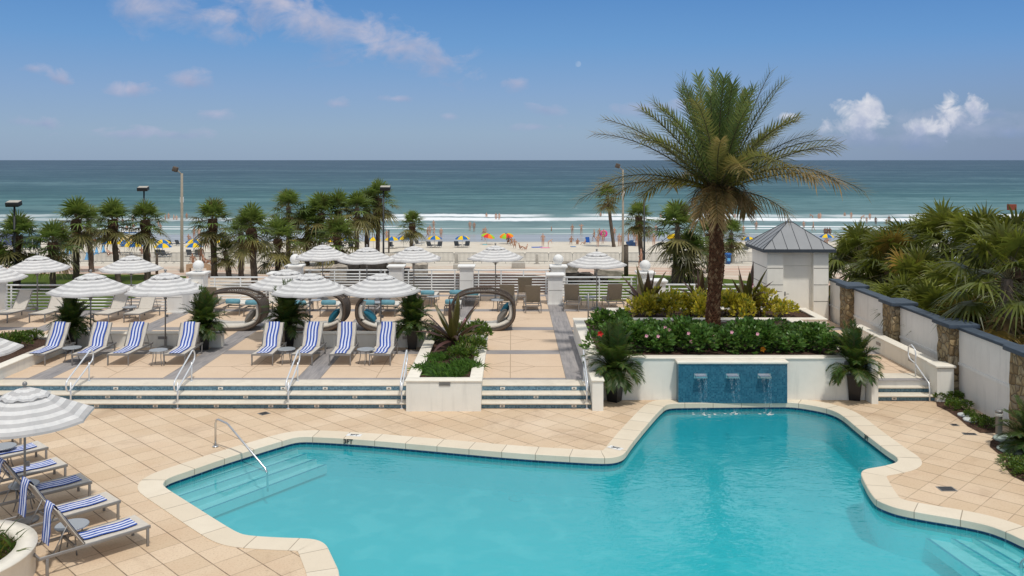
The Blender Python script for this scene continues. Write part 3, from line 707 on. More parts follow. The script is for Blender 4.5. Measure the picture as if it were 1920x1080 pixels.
# fountain wall
fo = thing('fountain_wall', 'blue mosaic fountain wall with three steel spouts above the pool', 'fountain', (6.04, 24.42, 0))
mb = MB(); mb.box((0, -0.14, 0.535), (2.98, 0.28, 1.07)); mb.build('mosaic_panel', M['bluemosaic'], fo)
mb = MB(); mb.box((0, -0.12, 1.105), (3.06, 0.38, 0.07), bev=0.02); mb.build('cap', M['cap'], fo)
for px in (1314, 1374, 1433.5):
    x = (px - CX) * 24.1 / F - 6.04
    mb = MB(); mb.box((x, -0.36, 0.745), (0.30, 0.20, 0.05)); mb.box((x, -0.285, 0.745), (0.36, 0.015, 0.13)); mb.build('spout', M['steel'], fo)
    mb = MB(); n = 10
    for (xa, xb) in ((-0.13, -0.03), (0.02, 0.06), (0.08, 0.13)):
        for i in range(n):
            t0, t1 = i / n, (i + 1) / n; zz = lambda t: 0.72 - 0.90 * t; yy = lambda t: -0.46 - 0.22 * math.sqrt(t); sq = lambda t: 1 - 0.35 * t
            mb.poly([(x + xa * sq(t0), yy(t0), zz(t0)), (x + xb * sq(t0), yy(t0), zz(t0)), (x + xb * sq(t1), yy(t1), zz(t1)), (x + xa * sq(t1), yy(t1), zz(t1))], 0, None, None, True)
    mb.build('water_stream', M['stream'], fo)
    mb = MB(); r0 = random.Random(int(px))
    for i in range(12):
        a = r0.uniform(0, 6.28); d = abs(r0.gauss(0, 0.16)); c = Vector((x + d * math.cos(a) * 1.3, -0.70 + d * math.sin(a) * .7, -0.180)); rr = r0.uniform(.01, .035)
        mb.poly([c + Vector((rr * 1.6 * math.cos(j), rr * math.sin(j), 0)) for j in (0, 1.05, 2.1, 3.14, 4.2, 5.25)])
    mb.build('splash', M['whitetile'], fo)

# ------------------------------------------------------------------ right-hand walkway, steps and walls
staircase(9.98, 11.70, 24.32, 3, 0.16, 0.30, 'three narrow steps with grey-blue risers at the right-hand walkway', [[10.55], [], [10.75]])
lowwall('end_pier', 'plain white pier left of the narrow walkway steps', 9.80, 9.98, 24.05, 30.6, 0, 1.14, over=0.0)
o = lowwall('parapet_wall', 'long cream parapet with square end pier along the walkway on the right', 11.71, 11.99, 24.62, 30.3, 0, 1.0, lights=[(11.70, 28.2, .78, 'y'), (11.70, 25.9, .78, 'y')])
mb = MB(); mb.box((0.05, -3.0, 0.46), (0.46, 0.46, 0.92)); mb.build('pier', M['stucco'], o)
mb = MB(); mb.box((0.05, -3.0, 0.975), (0.56, 0.56, 0.07), bev=0.015); mb.build('pier_cap', M['cap'], o)
# boundary wall: panels, stone pillars, slate caps
bw = thing('boundary_wall', 'long grey-white garden wall with rubble stone pillars and slate blue cap on the right', 'wall', (12.5, 34.3, 0)); BO = Vector((12.5, 34.3, 0))
PY = [32.3, 28.5, 24.8, 21.15, 17.5, 13.8]
ends = [34.3] + PY + [9.0]
for i in range(len(ends) - 1):
    a, b_ = ends[i], ends[i + 1]; a2 = a - (0 if i == 0 else .37); b2 = b_ + (.37 if i < len(ends) - 2 else 0)
    mb = MB(); mb.box(Vector((12.5, (a2 + b2) / 2, 0.98)) - BO, (0.26, a2 - b2, 1.96)); p = mb.build('wall_panel', M['wall_grey'], bw)
    mb = MB(); mb.box(Vector((12.36, (a2 + b2) / 2, 1.02)) - BO, (0.04, a2 - b2, 0.07)); mb.build('moulding', M['white_stucco'], p)
    mb = MB(); mb.box(Vector((12.5, (a2 + b2) / 2, 2.0)) - BO, (0.38, a2 - b2 - .02, 0.08), bev=0.012); mb.build('slate_cap', M['slate'], bw)
for k, y in enumerate(PY):
    bm = bmesh.new(); bmesh.ops.create_cube(bm, size=1.0)
    for v in bm.verts: v.co = Vector((v.co.x * .62, v.co.y * .74, v.co.z * 2.02))
    bmesh.ops.subdivide_edges(bm, edges=bm.edges[:], cuts=12, use_grid_fill=True)
    for v in bm.verts:
        n_ = mnoise.noise(Vector((v.co.x * 4, v.co.y * 4 + y, v.co.z * 4))); q = Vector((v.co.x, v.co.y, 0)).normalized(); v.co += q * n_ * 0.045
    me = bpy.data.meshes.new('stone_pillar'); bm.to_mesh(me); bm.free(); me.materials.append(M['stone']); o = link('stone_pillar', me, bw, Vector((12.44, y, 1.0)) - BO)
    mb = MB(); mb.box(Vector((12.46, y, 2.06)) - BO, (0.86, 1.02, 0.12), bev=0.015); mb.build('pillar_cap', M['slate'], bw)
# planting strip, mulch bed along the wall
def bed(pts, lab):
    mb = MB(); mb.poly([(p.x, p.y, 0.012) for p in pts]); return struct(mb.build('planting_bed', M['mulch']))
bed([G(*p) for p in ((1752, 741), (1770, 742), (1815, 772), (1872, 805), (1868, 812), (1838, 812), (1815, 800), (1795, 783), (1775, 770), (1757, 762))], '')
bed([G(*p) for p in ((1880, 812), (1925, 835), (1980, 880), (1990, 935), (1925, 906), (1898, 893), (1885, 878), (1886, 862), (1868, 848), (1856, 838), (1857, 828))], '')
for px, py, s, lab in ((1808, 781, .17, 'flat pale round stone light in the planting strip, farther of two'), (1821, 790, .2, 'flat pale round stone light in the planting strip, nearer of two'), (1887, 826, .3, 'flat greenish stone in the dark mulch bed, farther of two'), (1899, 846, .34, 'flat greenish stone in the dark mulch bed, nearer of two')):
    mb = MB(); k = 12; P0 = G(px, py)
    mb.lathe([(s * .92, 0.0), (s, .03), (s * .9, .055), (s * .3, .065)], 11); o = mb.build('stepping_stone', plain('green_stone_' + str(px), (0.36, .42, .37) if px > 1850 else (.6, .62, .6), .8, var=.2), None, P0 + Vector((0, 0, 0.012)), R(px)); tag(o, lab, 'stone')
mb = MB(); mb.lathe([(.075, 0), (.075, .58), (.085, .585), (.085, .63), (.06, .65)], 14)
bl = thing('bollard_light', 'short grey metal bollard light at the foot of the nearest stone pillar', 'bollard', G(1873, 819)); mb.build('post', M['alu'], bl)
mb = MB(); mb.lathe([(.086, .50), (.088, .51), (.088, .56), (.086, .57)], 14); mb.build('light_ring', M['spot'], bl)

# ------------------------------------------------------------------ hut
HX, HYY = 11.02, 35.1
hut = thing('storage_hut', 'small cream square hut with grey metal pyramid roof and plain door', 'hut', (HX, HYY, MID)); hw, hd, hh = 2.36, 2.16, 2.62
mb = MB(); fy = -hd / 2; dw = 1.16; dc = 0.02; rec = 0.22
xl = -hw / 2; xr = hw / 2; da = dc - dw / 2; db = dc + dw / 2
mb.box(((xl + da) / 2, fy + .15, hh / 2), (da - xl, .30, hh)); mb.box(((xr + db) / 2, fy + .15, hh / 2), (xr - db, .30, hh))
mb.box((dc, fy + rec + .04, hh - .275), (dw, .08, .55)); mb.box((xl + .13, .15, hh / 2), (.26, hd - .30, hh)); mb.box((xr - .13, .15, hh / 2), (.26, hd - .30, hh)); mb.box((0, hd / 2 - .1, hh / 2), (hw - .52, .2, hh))
mb.build('wall', M['hutwall'], hut)
mb = MB()
for z in (.72, 1.36, 2.0):
    mb.box(((xl + da) / 2, fy - .003, z), (da - xl - .02, .006, .02)); mb.box(((xr + db) / 2, fy - .003, z), (xr - db - .02, .006, .02)); mb.box((xl - .003, .1, z), (.006, hd - .1, .02))
mb.build('groove', M['greycush'], hut)
mb = MB(); mb.box((dc, fy + rec + .035, 1.03), (dw - .10, .05, 2.06)); dr = mb.build('door', M['hutwall'], hut)
mb = MB()
for s in (-1, 1): mb.box((dc + s * (dw / 2 - .025), fy + rec + .03, 1.03), (.05, .075, 2.06))
mb.build('door_frame', M['hutwall'], hut)
mb = MB(); mb.tube([(da + .13, fy + rec + .02, .98), (da + .13, fy + rec - .05, .98), (da + .26, fy + rec - .05, .98)], .014, 6); mb.box((da + .13, fy + rec + .005, .98), (.05, .012, .16)); mb.build('handle', M['alu'], dr)
ov = .22; ex, ey = hw / 2 + ov, hd / 2 + ov; ze, za = hh + .13, 3.78
mb = MB(); ap = (0, 0, za); C4 = [(-ex, -ey, ze), (ex, -ey, ze), (ex, ey, ze), (-ex, ey, ze)]
for i in range(4): mb.poly([C4[i], C4[(i + 1) % 4], ap])
rf = mb.build('roof', M['roof'], hut)
mb = MB()
for i in range(4):
    a, b_ = Vector(C4[i]), Vector(C4[(i + 1) % 4]); mb.tube([a, Vector(ap)], .022, 4)
    for k in range(1, 6):
        q = a.lerp(b_, k / 6); t = 1 - abs(k / 6 - .5) * 2; mb.tube([q + Vector((0, 0, .008)), q.lerp(Vector(ap), t * .98) .lerp(q + (Vector((0, 0, za)) - Vector(((a.x + b_.x) / 2, (a.y + b_.y) / 2, ze))) * t * .98, 1.0) if False else q + (Vector(ap) - (a + b_) / 2) * t * .97 + Vector((0, 0, .008))], .011, 4)
mb.build('roof_seam', M['fascia'], rf)
mb = MB(); mb.box((0, 0, hh + .065), (2 * ex - .01, 2 * ey - .01, .125)); mb.build('fascia', M['fascia'], hut)
mb = MB(); mb.lathe([(.17, za - .10), (.07, za + .02), (.012, za + .08)], 4, ph=PI / 4); mb.build('roof_cap', M['roof'], rf)

# ------------------------------------------------------------------ balustrades with pillars and ball finials
def pillar(x, y, ball, lab):
    h = 1.30 if not ball else 1.36; w = .62
    o = thing('pillar', lab, 'pillar', (x, y, MID), 0)
    mb = MB(); mb.box((0, 0, (h - .13) / 2), (w, w, h - .13)); mb.box((0, 0, .03), (w + .06, w + .06, .06)); sh = mb.build('shaft', M['white_stucco'], o)
    mb = MB(); mb.box((0, -w / 2 - .003, .62), (w - .04, .006, .012)); mb.build('groove', M['greycush'], sh)
    mb = MB(); mb.box((0, 0, h - .105), (w + .08, w + .08, .05)); mb.box((0, 0, h - .04), (w + .18, w + .18, .08), bev=.012); mb.build('cap', M['white_stucco'], o)
    if ball:
        mb = MB(); pr = [(.10, h), (.10, h + .04)] + [(.235 * math.sin(a), h + .26 - .235 * math.cos(a)) for a in [R(26 + 154 * i / 12) for i in range(13)]]
        mb.lathe(pr, 20); mb.build('ball_finial', M['white_stucco'], o)
    return o
pillar(-13.6, 35.9, False, 'plain white pillar without ball at the left bend of the terrace railing'); pillar(-13.5, 38.0, True, 'white pillar with ball finial at the far left of the terrace railing')
pillar(-10.15, 38.3, False, 'plain white pillar behind the striped parasol, left inner bend'); pillar(-9.95, 40.5, True, 'white pillar with ball finial left of the palm thicket, second from left')
pillar(1.85, 37.9, False, 'plain white pillar before the ball pillar, right of the brown sling chairs'); pillar(2.12, 40.4, True, 'white pillar with ball finial behind the plain one, third from left')
pillar(5.9, 36.0, False, 'plain white pillar at the right bend of the railing behind the spiky lily'); pillar(5.75, 38.1, True, 'white pillar with ball finial at the far right, near the date palm')
pillar(-5.35, 40.9, False, 'plain white pillar in the rear railing, behind the twin parasols'); pillar(-2.1, 40.9, False, 'plain white pillar in the rear railing, right of its middle')
pillar(-21.0, 35.9, False, 'plain white pillar at the left edge of the photo')
def balustrade(x0, x1, y, posts, lab, low=False):
    o = thing('balustrade', lab, 'railing', ((x0 + x1) / 2, y, MID), 0); w = x1 - x0
    mb = MB(); mb.box((0, 0, 1.06), (w, .07, .06), bev=.012); mb.build('top_rail', M['rail'], o)
    for i in range(7):
        mb = MB(); mb.tube([(-w / 2, 0, .12 + i * .128), (w / 2, 0, .12 + i * .128)], .027, 6); mb.build('rail', M['rail'], o)
    k = posts
    for i in range(k):
        x = -w / 2 + .2 + (w - .4) * i / (k - 1); mb = MB(); mb.box((x, 0, .515), (.05, .045, 1.03)); mb.build('post', M['rail'], o)
balustrade(-20.65, -13.95, 36.05, 4, 'white horizontal-bar railing on the far left behind the beige loungers')
balustrade(-13.15, -10.5, 38.45, 3, 'short white railing left of centre, between two ball pillars')
balustrade(-9.6, -5.7, 40.95, 4, 'white railing behind the left striped parasols, left rear section')
balustrade(-5.0, -2.45, 40.95, 3, 'white railing in the middle rear section between two plain pillars')
balustrade(-1.75, 1.78, 40.95, 4, 'white railing in the right rear section behind the sling chairs')
balustrade(2.2, 5.4, 38.45, 3, 'white railing between the two right-hand ball pillars')
balustrade(6.25, 9.75, 36.2, 4, 'white railing behind the dark lilies, beside the hut')
def link_wall(x, y0, y1, lab):
    lowwall('link_wall', lab, x - .13, x + .13, y0, y1, MID, 1.45, mat='white_stucco')
link_wall(-13.55, 36.24, 37.66, 'short white wall joining the two left pillars'); link_wall(-10.05, 38.64, 40.16, 'short white wall joining the two left inner pillars'); link_wall(2.0, 38.24, 40.06, 'short white wall joining the two right inner pillars'); link_wall(5.83, 36.34, 37.76, 'short white wall joining the two right outer pillars')

# ------------------------------------------------------------------ hand rails
def loop_rail(x, lab):
    o = thing('handrail', lab, 'handrail', (x, SY, 0), 0, 'white loop handrails on the terrace steps'); r = .021
    a0 = Vector((0, -.10, .50)); a1 = Vector((0, -.10, .86)); b1 = Vector((0, 1.15, 1.38)); b0 = Vector((0, 1.15, 1.02))
    def arcp(c, r_, s, e, n=6): return [Vector((0, c[0] + r_ * math.cos(s + (e - s) * i / n), c[1] + r_ * math.sin(s + (e - s) * i / n))) for i in range(n + 1)]
    th = math.atan2(.52, 1.25); u = Vector((0, math.cos(th), math.sin(th))); up = Vector((0, -math.sin(th), math.cos(th)))
    A = Vector((0, -.06, .66)); B = Vector((0, 1.12, .66 + 1.18 * math.tan(th))); rr = .17; P_ = []
    for i in range(9): t = PI / 2 + PI * i / 8; P_.append(A + up * rr * math.sin(t) + u * rr * math.cos(t))
    for i in range(9): t = -PI / 2 + PI * i / 8; P_.append(B + up * rr * math.sin(t) + u * rr * math.cos(t))
    mb = MB(); mb.tube(P_, r, 8, closed=True); mb.build('grip_loop', M['handrail'], o)
    for (y, zb, zt) in ((.02, .0, .70), (1.05, .48, 1.0)):
        mb = MB(); mb.tube([(0, y, zb), (0, y, zt)], r, 8); p = mb.build('post', M['handrail'], o)
        mb = MB(); mb.lathe([(.05, zb), (.05, zb + .012)], 10, o=(0, y, 0)); mb.build('base_plate', M['handrail'], p)
for x, lab in ((-11.8, 'white tubular handrail on the long steps, leftmost'), (-8.94, 'white tubular handrail on the long steps below the fourth striped lounger'), (-5.98, 'white tubular handrail on the long steps below the fifth striped lounger'), (-2.95, 'white tubular handrail against the left side of the square planter'), (2.0, 'white tubular handrail beside the low pier on the short steps')): loop_rail(x, lab)
# walkway rails
o = thing('handrail', 'pair-less white curved handrail on the walkway steps below the parapet', 'handrail', (11.5, 24.4, 0))
mb = MB(); mb.tube([(0, .75, .48), (0, .75, 1.15), (0, .8, 1.25), (0, 1.0, 1.33), (0, 1.2, 1.25), (0, 1.22, 1.0), (0, 1.1, .9), (0, .8, .85), (0, .2, .6), (0, -.05, .5), (0, -.1, .3), (0, -.1, 0)], .02, 8); mb.build('grip_loop', M['handrail'], o)
o['label'] = 'white curved handrail on the narrow walkway steps beside the parapet'
# pool hand rail
P0 = G(404, 838); P1 = G(500, 885, -.185); d = (P1 - P0); d.z = 0; L = d.length; az = math.atan2(d.y, d.x)
o = thing('pool_handrail', 'bent steel handrail leading into the pool at the shallow steps', 'handrail', P0, az)
mb = MB(); mb.tube([(0, 0, 0), (0, 0, .55), (.03, 0, .62), (.10, 0, .655), (.45, 0, .62), (.55, 0, .57), (L - .05, 0, -.12), (L + .02, 0, -.22), (L + .04, 0, -.6)], .024, 8); mb.build('rail_tube', M['steel'], o)
mb = MB(); mb.lathe([(.07, 0.012), (.07, .02), (.03, .035)], 12); mb.build('base_plate', M['steel'], o)
P0 = Vector((8.2, 14.1, 0)); o = thing('pool_handrail', 'steel handrail tip at the bottom right pool steps', 'handrail', G(1915, 1078, -.3) + Vector((0, 0, 0)))
mb = MB(); mb.tube([(0, 0, -.3), (.0, 0, .2), (.05, -.02, .28), (.5, -.5, .75), (.9, -.95, .85), (1.0, -1.05, .8), (1.02, -1.08, .3)], .024, 8); mb.build('rail_tube', M['steel'], o)
# ------------------------------------------------------------------ plants
def jit(c, r, a=0.25):
    k = 1 + r.uniform(-a, a); return (c[0] * k * (1 + r.uniform(-.08, .08)), c[1] * k, c[2] * k * (1 + r.uniform(-.1, .1)))
def blade(mb, o, d, nrm, L, w, col, droop=0.0, seg=3, fold=0.0):
    """one leaf blade: tapered strip from o along d, bending down"""
    s = d.cross(nrm)
    if s.length < 1e-5: s = d.orthogonal()
    s.normalize(); pts = []
    for i in range(seg + 1):
        t = i / seg; c = o + d * (L * t) - Vector((0, 0, 1)) * (droop * L * t * t); ww = w * (0.55 + 1.2 * t if t < .4 else max(0.0, (1 - t) / .6) * 1.03) * .5
        pts.append((c, ww))
    prev = None
    for i, (c, ww) in enumerate(pts):
        if i == seg: cur = (mb.add([c]),)
        else: n = mb.add([c - s * ww, c + s * ww]); cur = (n, n + 1)
        if prev:
            if len(cur) == 1: mb.face((prev[0], prev[1], cur[0]), 0, col)
            else: mb.face((prev[0], prev[1], cur[1], cur[0]), 0, col)
        prev = cur
def fan_leaf(mb, o, d, pet, Rr, r, col, nb=17, spread=125, droop=.25, pm=1, wid=1.0):
    d = d.normalized(); z = Vector((0, 0, 1)); s = d.cross(z); s = s.normalized() if s.length > .05 else Vector((1, 0, 0)); n = s.cross(d).normalized()
    h = o + d * pet; h = h - z * (.12 * pet * pet * max(0, 1 - d.z))
    mb.tube([o, o.lerp(h, .5) + z * .03, h], [.02, .016, .012], 3, pm, caps=False, c=(.16, .19, .06))
    for k in range(nb):
        a = R(-spread + 2 * spread * k / (nb - 1) + r.uniform(-3, 3)); bd = (d * math.cos(a) + s * math.sin(a) + n * (.10 + .06 * (k % 2))).normalized()
        L = Rr * (1 - .32 * (abs(a) / R(spread)) ** 2) * r.uniform(.9, 1.08)
        blade(mb, h, bd, n, L, .10 * Rr * wid, jit(col, r, .2), droop * r.uniform(.6, 1.4) + .06)
def fan_crown(seed, nleaf, pet, Rr, cols, lo=-50, hi=85, nb=17, dead=0, droop=.28, wid=1.0):
    r = random.Random(seed); mb = MB(); ga = 2.399963
    for i in range(nleaf):
        t = (i + .5) / nleaf; el = R(hi - (hi - lo) * t ** 1.1 + r.uniform(-8, 8)); az = i * ga + r.uniform(-.25, .25)
        d = Vector((math.cos(az) * math.cos(el), math.sin(az) * math.cos(el), math.sin(el)))
        col = cols[0] if t < .3 else (cols[1] if t < .75 else cols[2])
        if r.random() < .12: col = cols[2]
        kb = r.uniform(.5, 1.45); col = tuple(x * kb for x in col)
        fan_leaf(mb, Vector((0, 0, .1 - .35 * t)), d, pet * (.62 + .45 * t) * r.uniform(.85, 1.15), Rr * r.uniform(.85, 1.1), r, col, nb, droop=droop * (.6 + t), wid=wid)
    for i in range(dead):
        az = r.uniform(0, 6.28); el = R(r.uniform(-78, -50)); d = Vector((math.cos(az) * math.cos(el), math.sin(az) * math.cos(el), math.sin(el)))
        fan_leaf(mb, Vector((0, 0, -.25)), d, pet * .6, Rr * .8, r, (.22, .13, .05), 11, droop=.5)
    return mb.mesh('crown')
def trunk_mesh(r0, r1, boot, seed, lean=0.0):
    r = random.Random(seed); mb = MB(); n = 12; rows = 26; k = len(mb.v)
    for i in range(rows + 1):
        t = i / rows; rr = r0 + (r1 - r0) * t + .10 * max(0, .06 - t) / .06 * r0 * 2
        if boot > 0 and t > .72: rr += boot * math.sin(min(1, (t - .72) / .2) * PI * .62)
        for j in range(n):
            a = 2 * PI * j / n; q = rr * (1 + r.uniform(-.08, .08) + (.14 * r.uniform(-1, 1) if boot and t > .74 else 0))
            mb.v.append((q * math.cos(a) + lean * t * t, q * math.sin(a), t))
    for i in range(rows):
        for j in range(n): mb.face((k + i * n + j, k + i * n + (j + 1) % n, k + (i + 1) * n + (j + 1) % n, k + (i + 1) * n + j), 1 if (boot > 0 and i / rows > .72) else 0, None, False)
    me = mb.mesh('trunk'); me.materials.append(M['sabal_trunk']); me.materials.append(M['boots']); return me
SG = [(.19, .26, .055), (.13, .19, .048), (.19, .17, .06)]
crownsS = [fan_crown(s, 36, .85, .88, SG, dead=4) for s in (3, 11, 23)]
trunksS = [trunk_mesh(.185, .17, .13, 5), trunk_mesh(.17, .155, .0, 9), trunk_mesh(.165, .15, .12, 4, .0)]
for me in crownsS: me.materials.append(M['leaf']); me.materials.append(M['stem'])
def sabal(px, topy, basey, label, cs=1.0, lean=0.0, v=0, name='sabal_palm', base=None, group='cabbage palms along the lawn and promenade'):
    cs *= 1.48 if px < 510 or px > 720 else 1.62
    b = base if base is not None else GB(px, basey)
    top = PW(px, topy, b.y).z; h = top - 1.45 * cs - b.z; h = max(.8, h)
    o = thing(name, label, 'palm tree', b, 0, group)
    t = link('trunk', trunksS[v % 3], o); t.scale = (1.4, 1.4, h); t.rotation_euler = (0, 0, v * 1.7); 
    if lean: t.rotation_euler = (0, math.atan2(lean, h), 0)
    c = link('crown', crownsS[(v * 2 + int(px)) % 3], o, Vector((lean, 0, h)), px * .37); c.scale = (cs,) * 3; return o
SAB = [(-12, 438, 545, 'low dark cabbage palm cut off by the left edge of the photo', 1.0, 0, 0),
 (33, 386, 541, 'cabbage palm under the box lamp at the far left, full dark crown', 1.08, 0, 2), (99, 402, 545, 'short cabbage palm right of the box lamp palm, spiky crown', 1.0, 0, 2),
 (143, 358, 523, 'tallest cabbage palm of the left group with thick straight trunk', 1.12, 0, 0), (172, 376, 510, 'slim leaning cabbage palm touching the tallest palm of the left group', .85, -.3, 1),
 (222, 364, 530, 'cabbage palm with bulging neck left of the dark street lamp', .95, -.5, 2), (277, 366, 526, 'cabbage palm right beside the dark street lamp pole', .95, -.2, 0),
 (402, 361, 519, 'cabbage palm standing right of the tall tan lamp pole, round crown', 1.05, -.15, 0), (430, 442, 520, 'small young cabbage palm low between two trunks', .62, -.35, 1),
 (452, 398, 522, 'brownish dull cabbage palm partly behind its taller neighbour', .8, 0, 1), (478, 372, 541, 'dark cabbage palm left of the thicket with trunk in front of pink paving', 1.05, -.3, 0),
 (521, 392, 512, 'cabbage palm directly above the ball pillar, hanging fronds', 1.15, 0, 0), (541, 345, 500, 'tall cabbage palm at the left of the dense thicket', .95, 0, 1), (576, 375, 498, 'cabbage palm in the dark middle of the thicket', 1.1, 0, 1),
 (602, 349, 497, 'tall cabbage palm in the middle of the dense thicket', 1.15, 0, 2), (634, 346, 495, 'tall cabbage palm at the right of the dense thicket', 1.15, 0, 0), (632, 392, 508, 'lower bright green cabbage palm in front of the thicket', 1.1, 0, 2),
 (669, 350, 498, 'thin-trunked cabbage palm just right of the thicket', .9, 0, 1), (688, 346, 492, 'cabbage palm with bulging neck beside the tallest right one', 1.05, 0, 0), (708, 328, 492, 'tallest cabbage palm of the middle group beside the dark lamp', 1.05, .1, 2),
 (771, 388, 474, 'lone small cabbage palm on the beach side, right of the middle group', .95, .15, 0),
 (1151, 338, 463, 'tall slender leaning cabbage palm far out at the sand', 1.0, -.9, 1), (1203, 370, 492, 'cabbage palm beside the dark pole left of the date palm', .95, -.3, 0),
 (1264, 362, 533, 'large cabbage palm just left of the date palm', 1.25, .3, 1), (1294, 418, 531, 'shorter cabbage palm with bulging neck at the left foot of the date palm', 1.05, 0, 2), (1330, 398, 512, 'cabbage palm hidden behind the date palm trunk, left side', .9, 0, 0),
 (1371, 400, 493, 'cabbage palm peeking out right of the date palm trunk', .95, 0, 1)]
for i, (px, ty, by, lab, cs, ln, v) in enumerate(SAB): sabal(px, ty, by, lab, cs, ln, v)
# stump with pups
b = GB(1272, 533); o = thing('palm_stump', 'fat pale dead palm stump with a small green pup on top', 'palm stump', b, 0)
mb = MB(); mb.lathe([(.62, 0), (.58, .6), (.5, 1.3), (.36, 1.9), (.1, 2.15)], 11); mb.build('trunk', M['sabal_trunk'], o)
c = link('crown', crownsS[1], o, Vector((-.1, -.1, 2.1)), 1.0); c.scale = (.55,) * 3

# date palm
def date_palm():
    b = G(1337, 634, 1.10); o = thing('date_palm', 'tall date palm with rough brown trunk and wide feathery crown in the raised planter', 'palm tree', b, 0)
    H = 4.62; r = random.Random(42); mb = MB(); lean = lambda z: Vector((.16 * (z / H) - .03 * math.sin(z * 2.0), 0, z))
    rad = lambda z: .225 + .02 * math.sin(z * 3.1 + 1) + .05 * max(0, z - 3.4)
    core = [lean(H * i / 30) for i in range(31)]; mb.tube(core, [rad(H * i / 30) * .93 for i in range(31)], 14, 0)
    rows = int(H / .078)
    for i in range(rows):
        z = .03 + i * .078; n = 13; q = rad(z)
        for j in range(n):
            a = 2 * PI * (j + (i % 2) * .5) / n + i * .05; ca, sa = math.cos(a), math.sin(a); c = lean(z); w = q * 2 * PI / n * .56 * .85
            tn = Vector((-sa, ca, 0)); rd = Vector((ca, sa, 0)); pr = .045 * r.uniform(.6, 1.3)
            p0 = c + rd * q * .9; k = mb.add([p0 - tn * w, p0 - Vector((0, 0, .05)), p0 + tn * w, p0 + rd * pr + Vector((0, 0, .062)), p0 + Vector((0, 0, .09))])
            m = 1 if r.random() < .3 else 0
            mb.face((k, k + 1, k + 3), m); mb.face((k + 1, k + 2, k + 3), m); mb.face((k + 2, k + 4, k + 3), m); mb.face((k + 4, k, k + 3), m)
    # cut frond stubs near the crown
    for i in range(70):
        a = r.uniform(0, 6.28); z = r.uniform(H - .55, H + .1); d = Vector((math.cos(a), math.sin(a), r.uniform(.5, 1.1))).normalized(); p = lean(z) + Vector((math.cos(a), math.sin(a), 0)) * rad(min(z, H)) * .9
        mb.tube([p, p + d * r.uniform(.15, .34)], [.04, .022], 4, m=1 if i % 2 else 0)
    tm2 = plain('date_palm_stub', (.27, .15, .075), .9, var=.3, sc=10)
    mb.build('trunk', [M['datebark'], tm2], o)
    mb = MB(); base = lean(H); ga = 2.399963
    def frond(az, el, L, droop, col, tip, dens=76, lw=.044, lf=.48, org=None):
        d = Vector((math.cos(az) * math.cos(el), math.sin(az) * math.cos(el), math.sin(el))); pts = []; p = Vector(org if org is not None else base) + Vector((math.cos(az), math.sin(az), 0)) * .12; n = 14; sd = Vector((-math.sin(az), math.cos(az), 0)); tw = r.uniform(-.25, .25)
        for i in range(n + 1):
            pts.append(p.copy()); t = i / n; d = (d + Vector((0, 0, -1)) * droop * (.015 + .10 * t) + sd * tw * .03).normalized(); p = p + d * (L / n)
        mb.tube(pts, [.034 * (1 - .85 * i / n) + .004 for i in range(n + 1)], 3, 1, caps=False, c=(.20, .19, .07))
        for k in range(dens):
            t = .10 + .90 * k / (dens - 1); f = t * n; i = min(n - 1, int(f)); c = pts[i].lerp(pts[i + 1], f - i); dr = (pts[i + 1] - pts[i]).normalized(); s = dr.cross(Vector((0, 0, 1))); s = s.normalized() if s.length > .05 else sd; up = s.cross(dr).normalized()
            ln = lf * (1.12 if el < R(35) else .92) * (.5 + .72 * math.sin(min(1, t * 1.08) * PI * .80)) * r.uniform(.85, 1.15); fw = .85 + .65 * t
            for sg in (-1, 1):
                for rep in range(1):
                    ph = R((-32, 8, 48)[(k + (sg > 0)) % 3] + r.uniform(-14, 14)); v = (s * sg * math.cos(ph) + up * math.sin(ph) + dr * fw).normalized()
                    mixv = max(0, min(1, tip * (t * 1.2 - .25) + r.uniform(-.15, .15) * (tip > 0)))
                    cc = tuple(col[q] * (1 - mixv) + (.40, .26, .12)[q] * mixv for q in range(3))
                    blade(mb, c, v, up, ln, lw * (1.25 if el < R(40) else 1.0), jit(cc, r, .18), r.uniform(.02, .12) + (.25 if tip > .8 else 0), seg=2)
    N = 54
    for i in range(N):
        t = (i + .5) / N; el = R(88 - 70 * t ** .85 + r.uniform(-9, 9)); az = i * ga + r.uniform(-.35, .35)
        L = (3.6 + .65 * t) * r.uniform(.80, 1.08)
        col = (.17, .235, .08) if t < .5 else ((.19, .215, .065) if t < .8 else (.22, .195, .055))
        frond(az, el, L, .42 + .62 * t + r.uniform(-.22, .28), col, 0.0 if t < .22 else (.62 * (t - .12) * r.uniform(.4, 1.9)))
    # a pale yellow frond at the left and brown hanging skirts
    frond(R(200), R(24), 2.7, 1.4, (.24, .21, .03), .2)
    for i in range(13): frond(r.uniform(0, 6.28), R(r.uniform(15, 50)), r.uniform(.6, 1.05), 3.6, (.26, .165, .07), .9, 26, .04, .42)
    for i in range(8): frond(r.uniform(0, 6.28), R(r.uniform(-12, 8)), r.uniform(1.5, 2.6), .9, (.22, .15, .06), 1.0, 46)
    mb.build('crown', [M['leaf'], M['stem']], o)
date_palm()

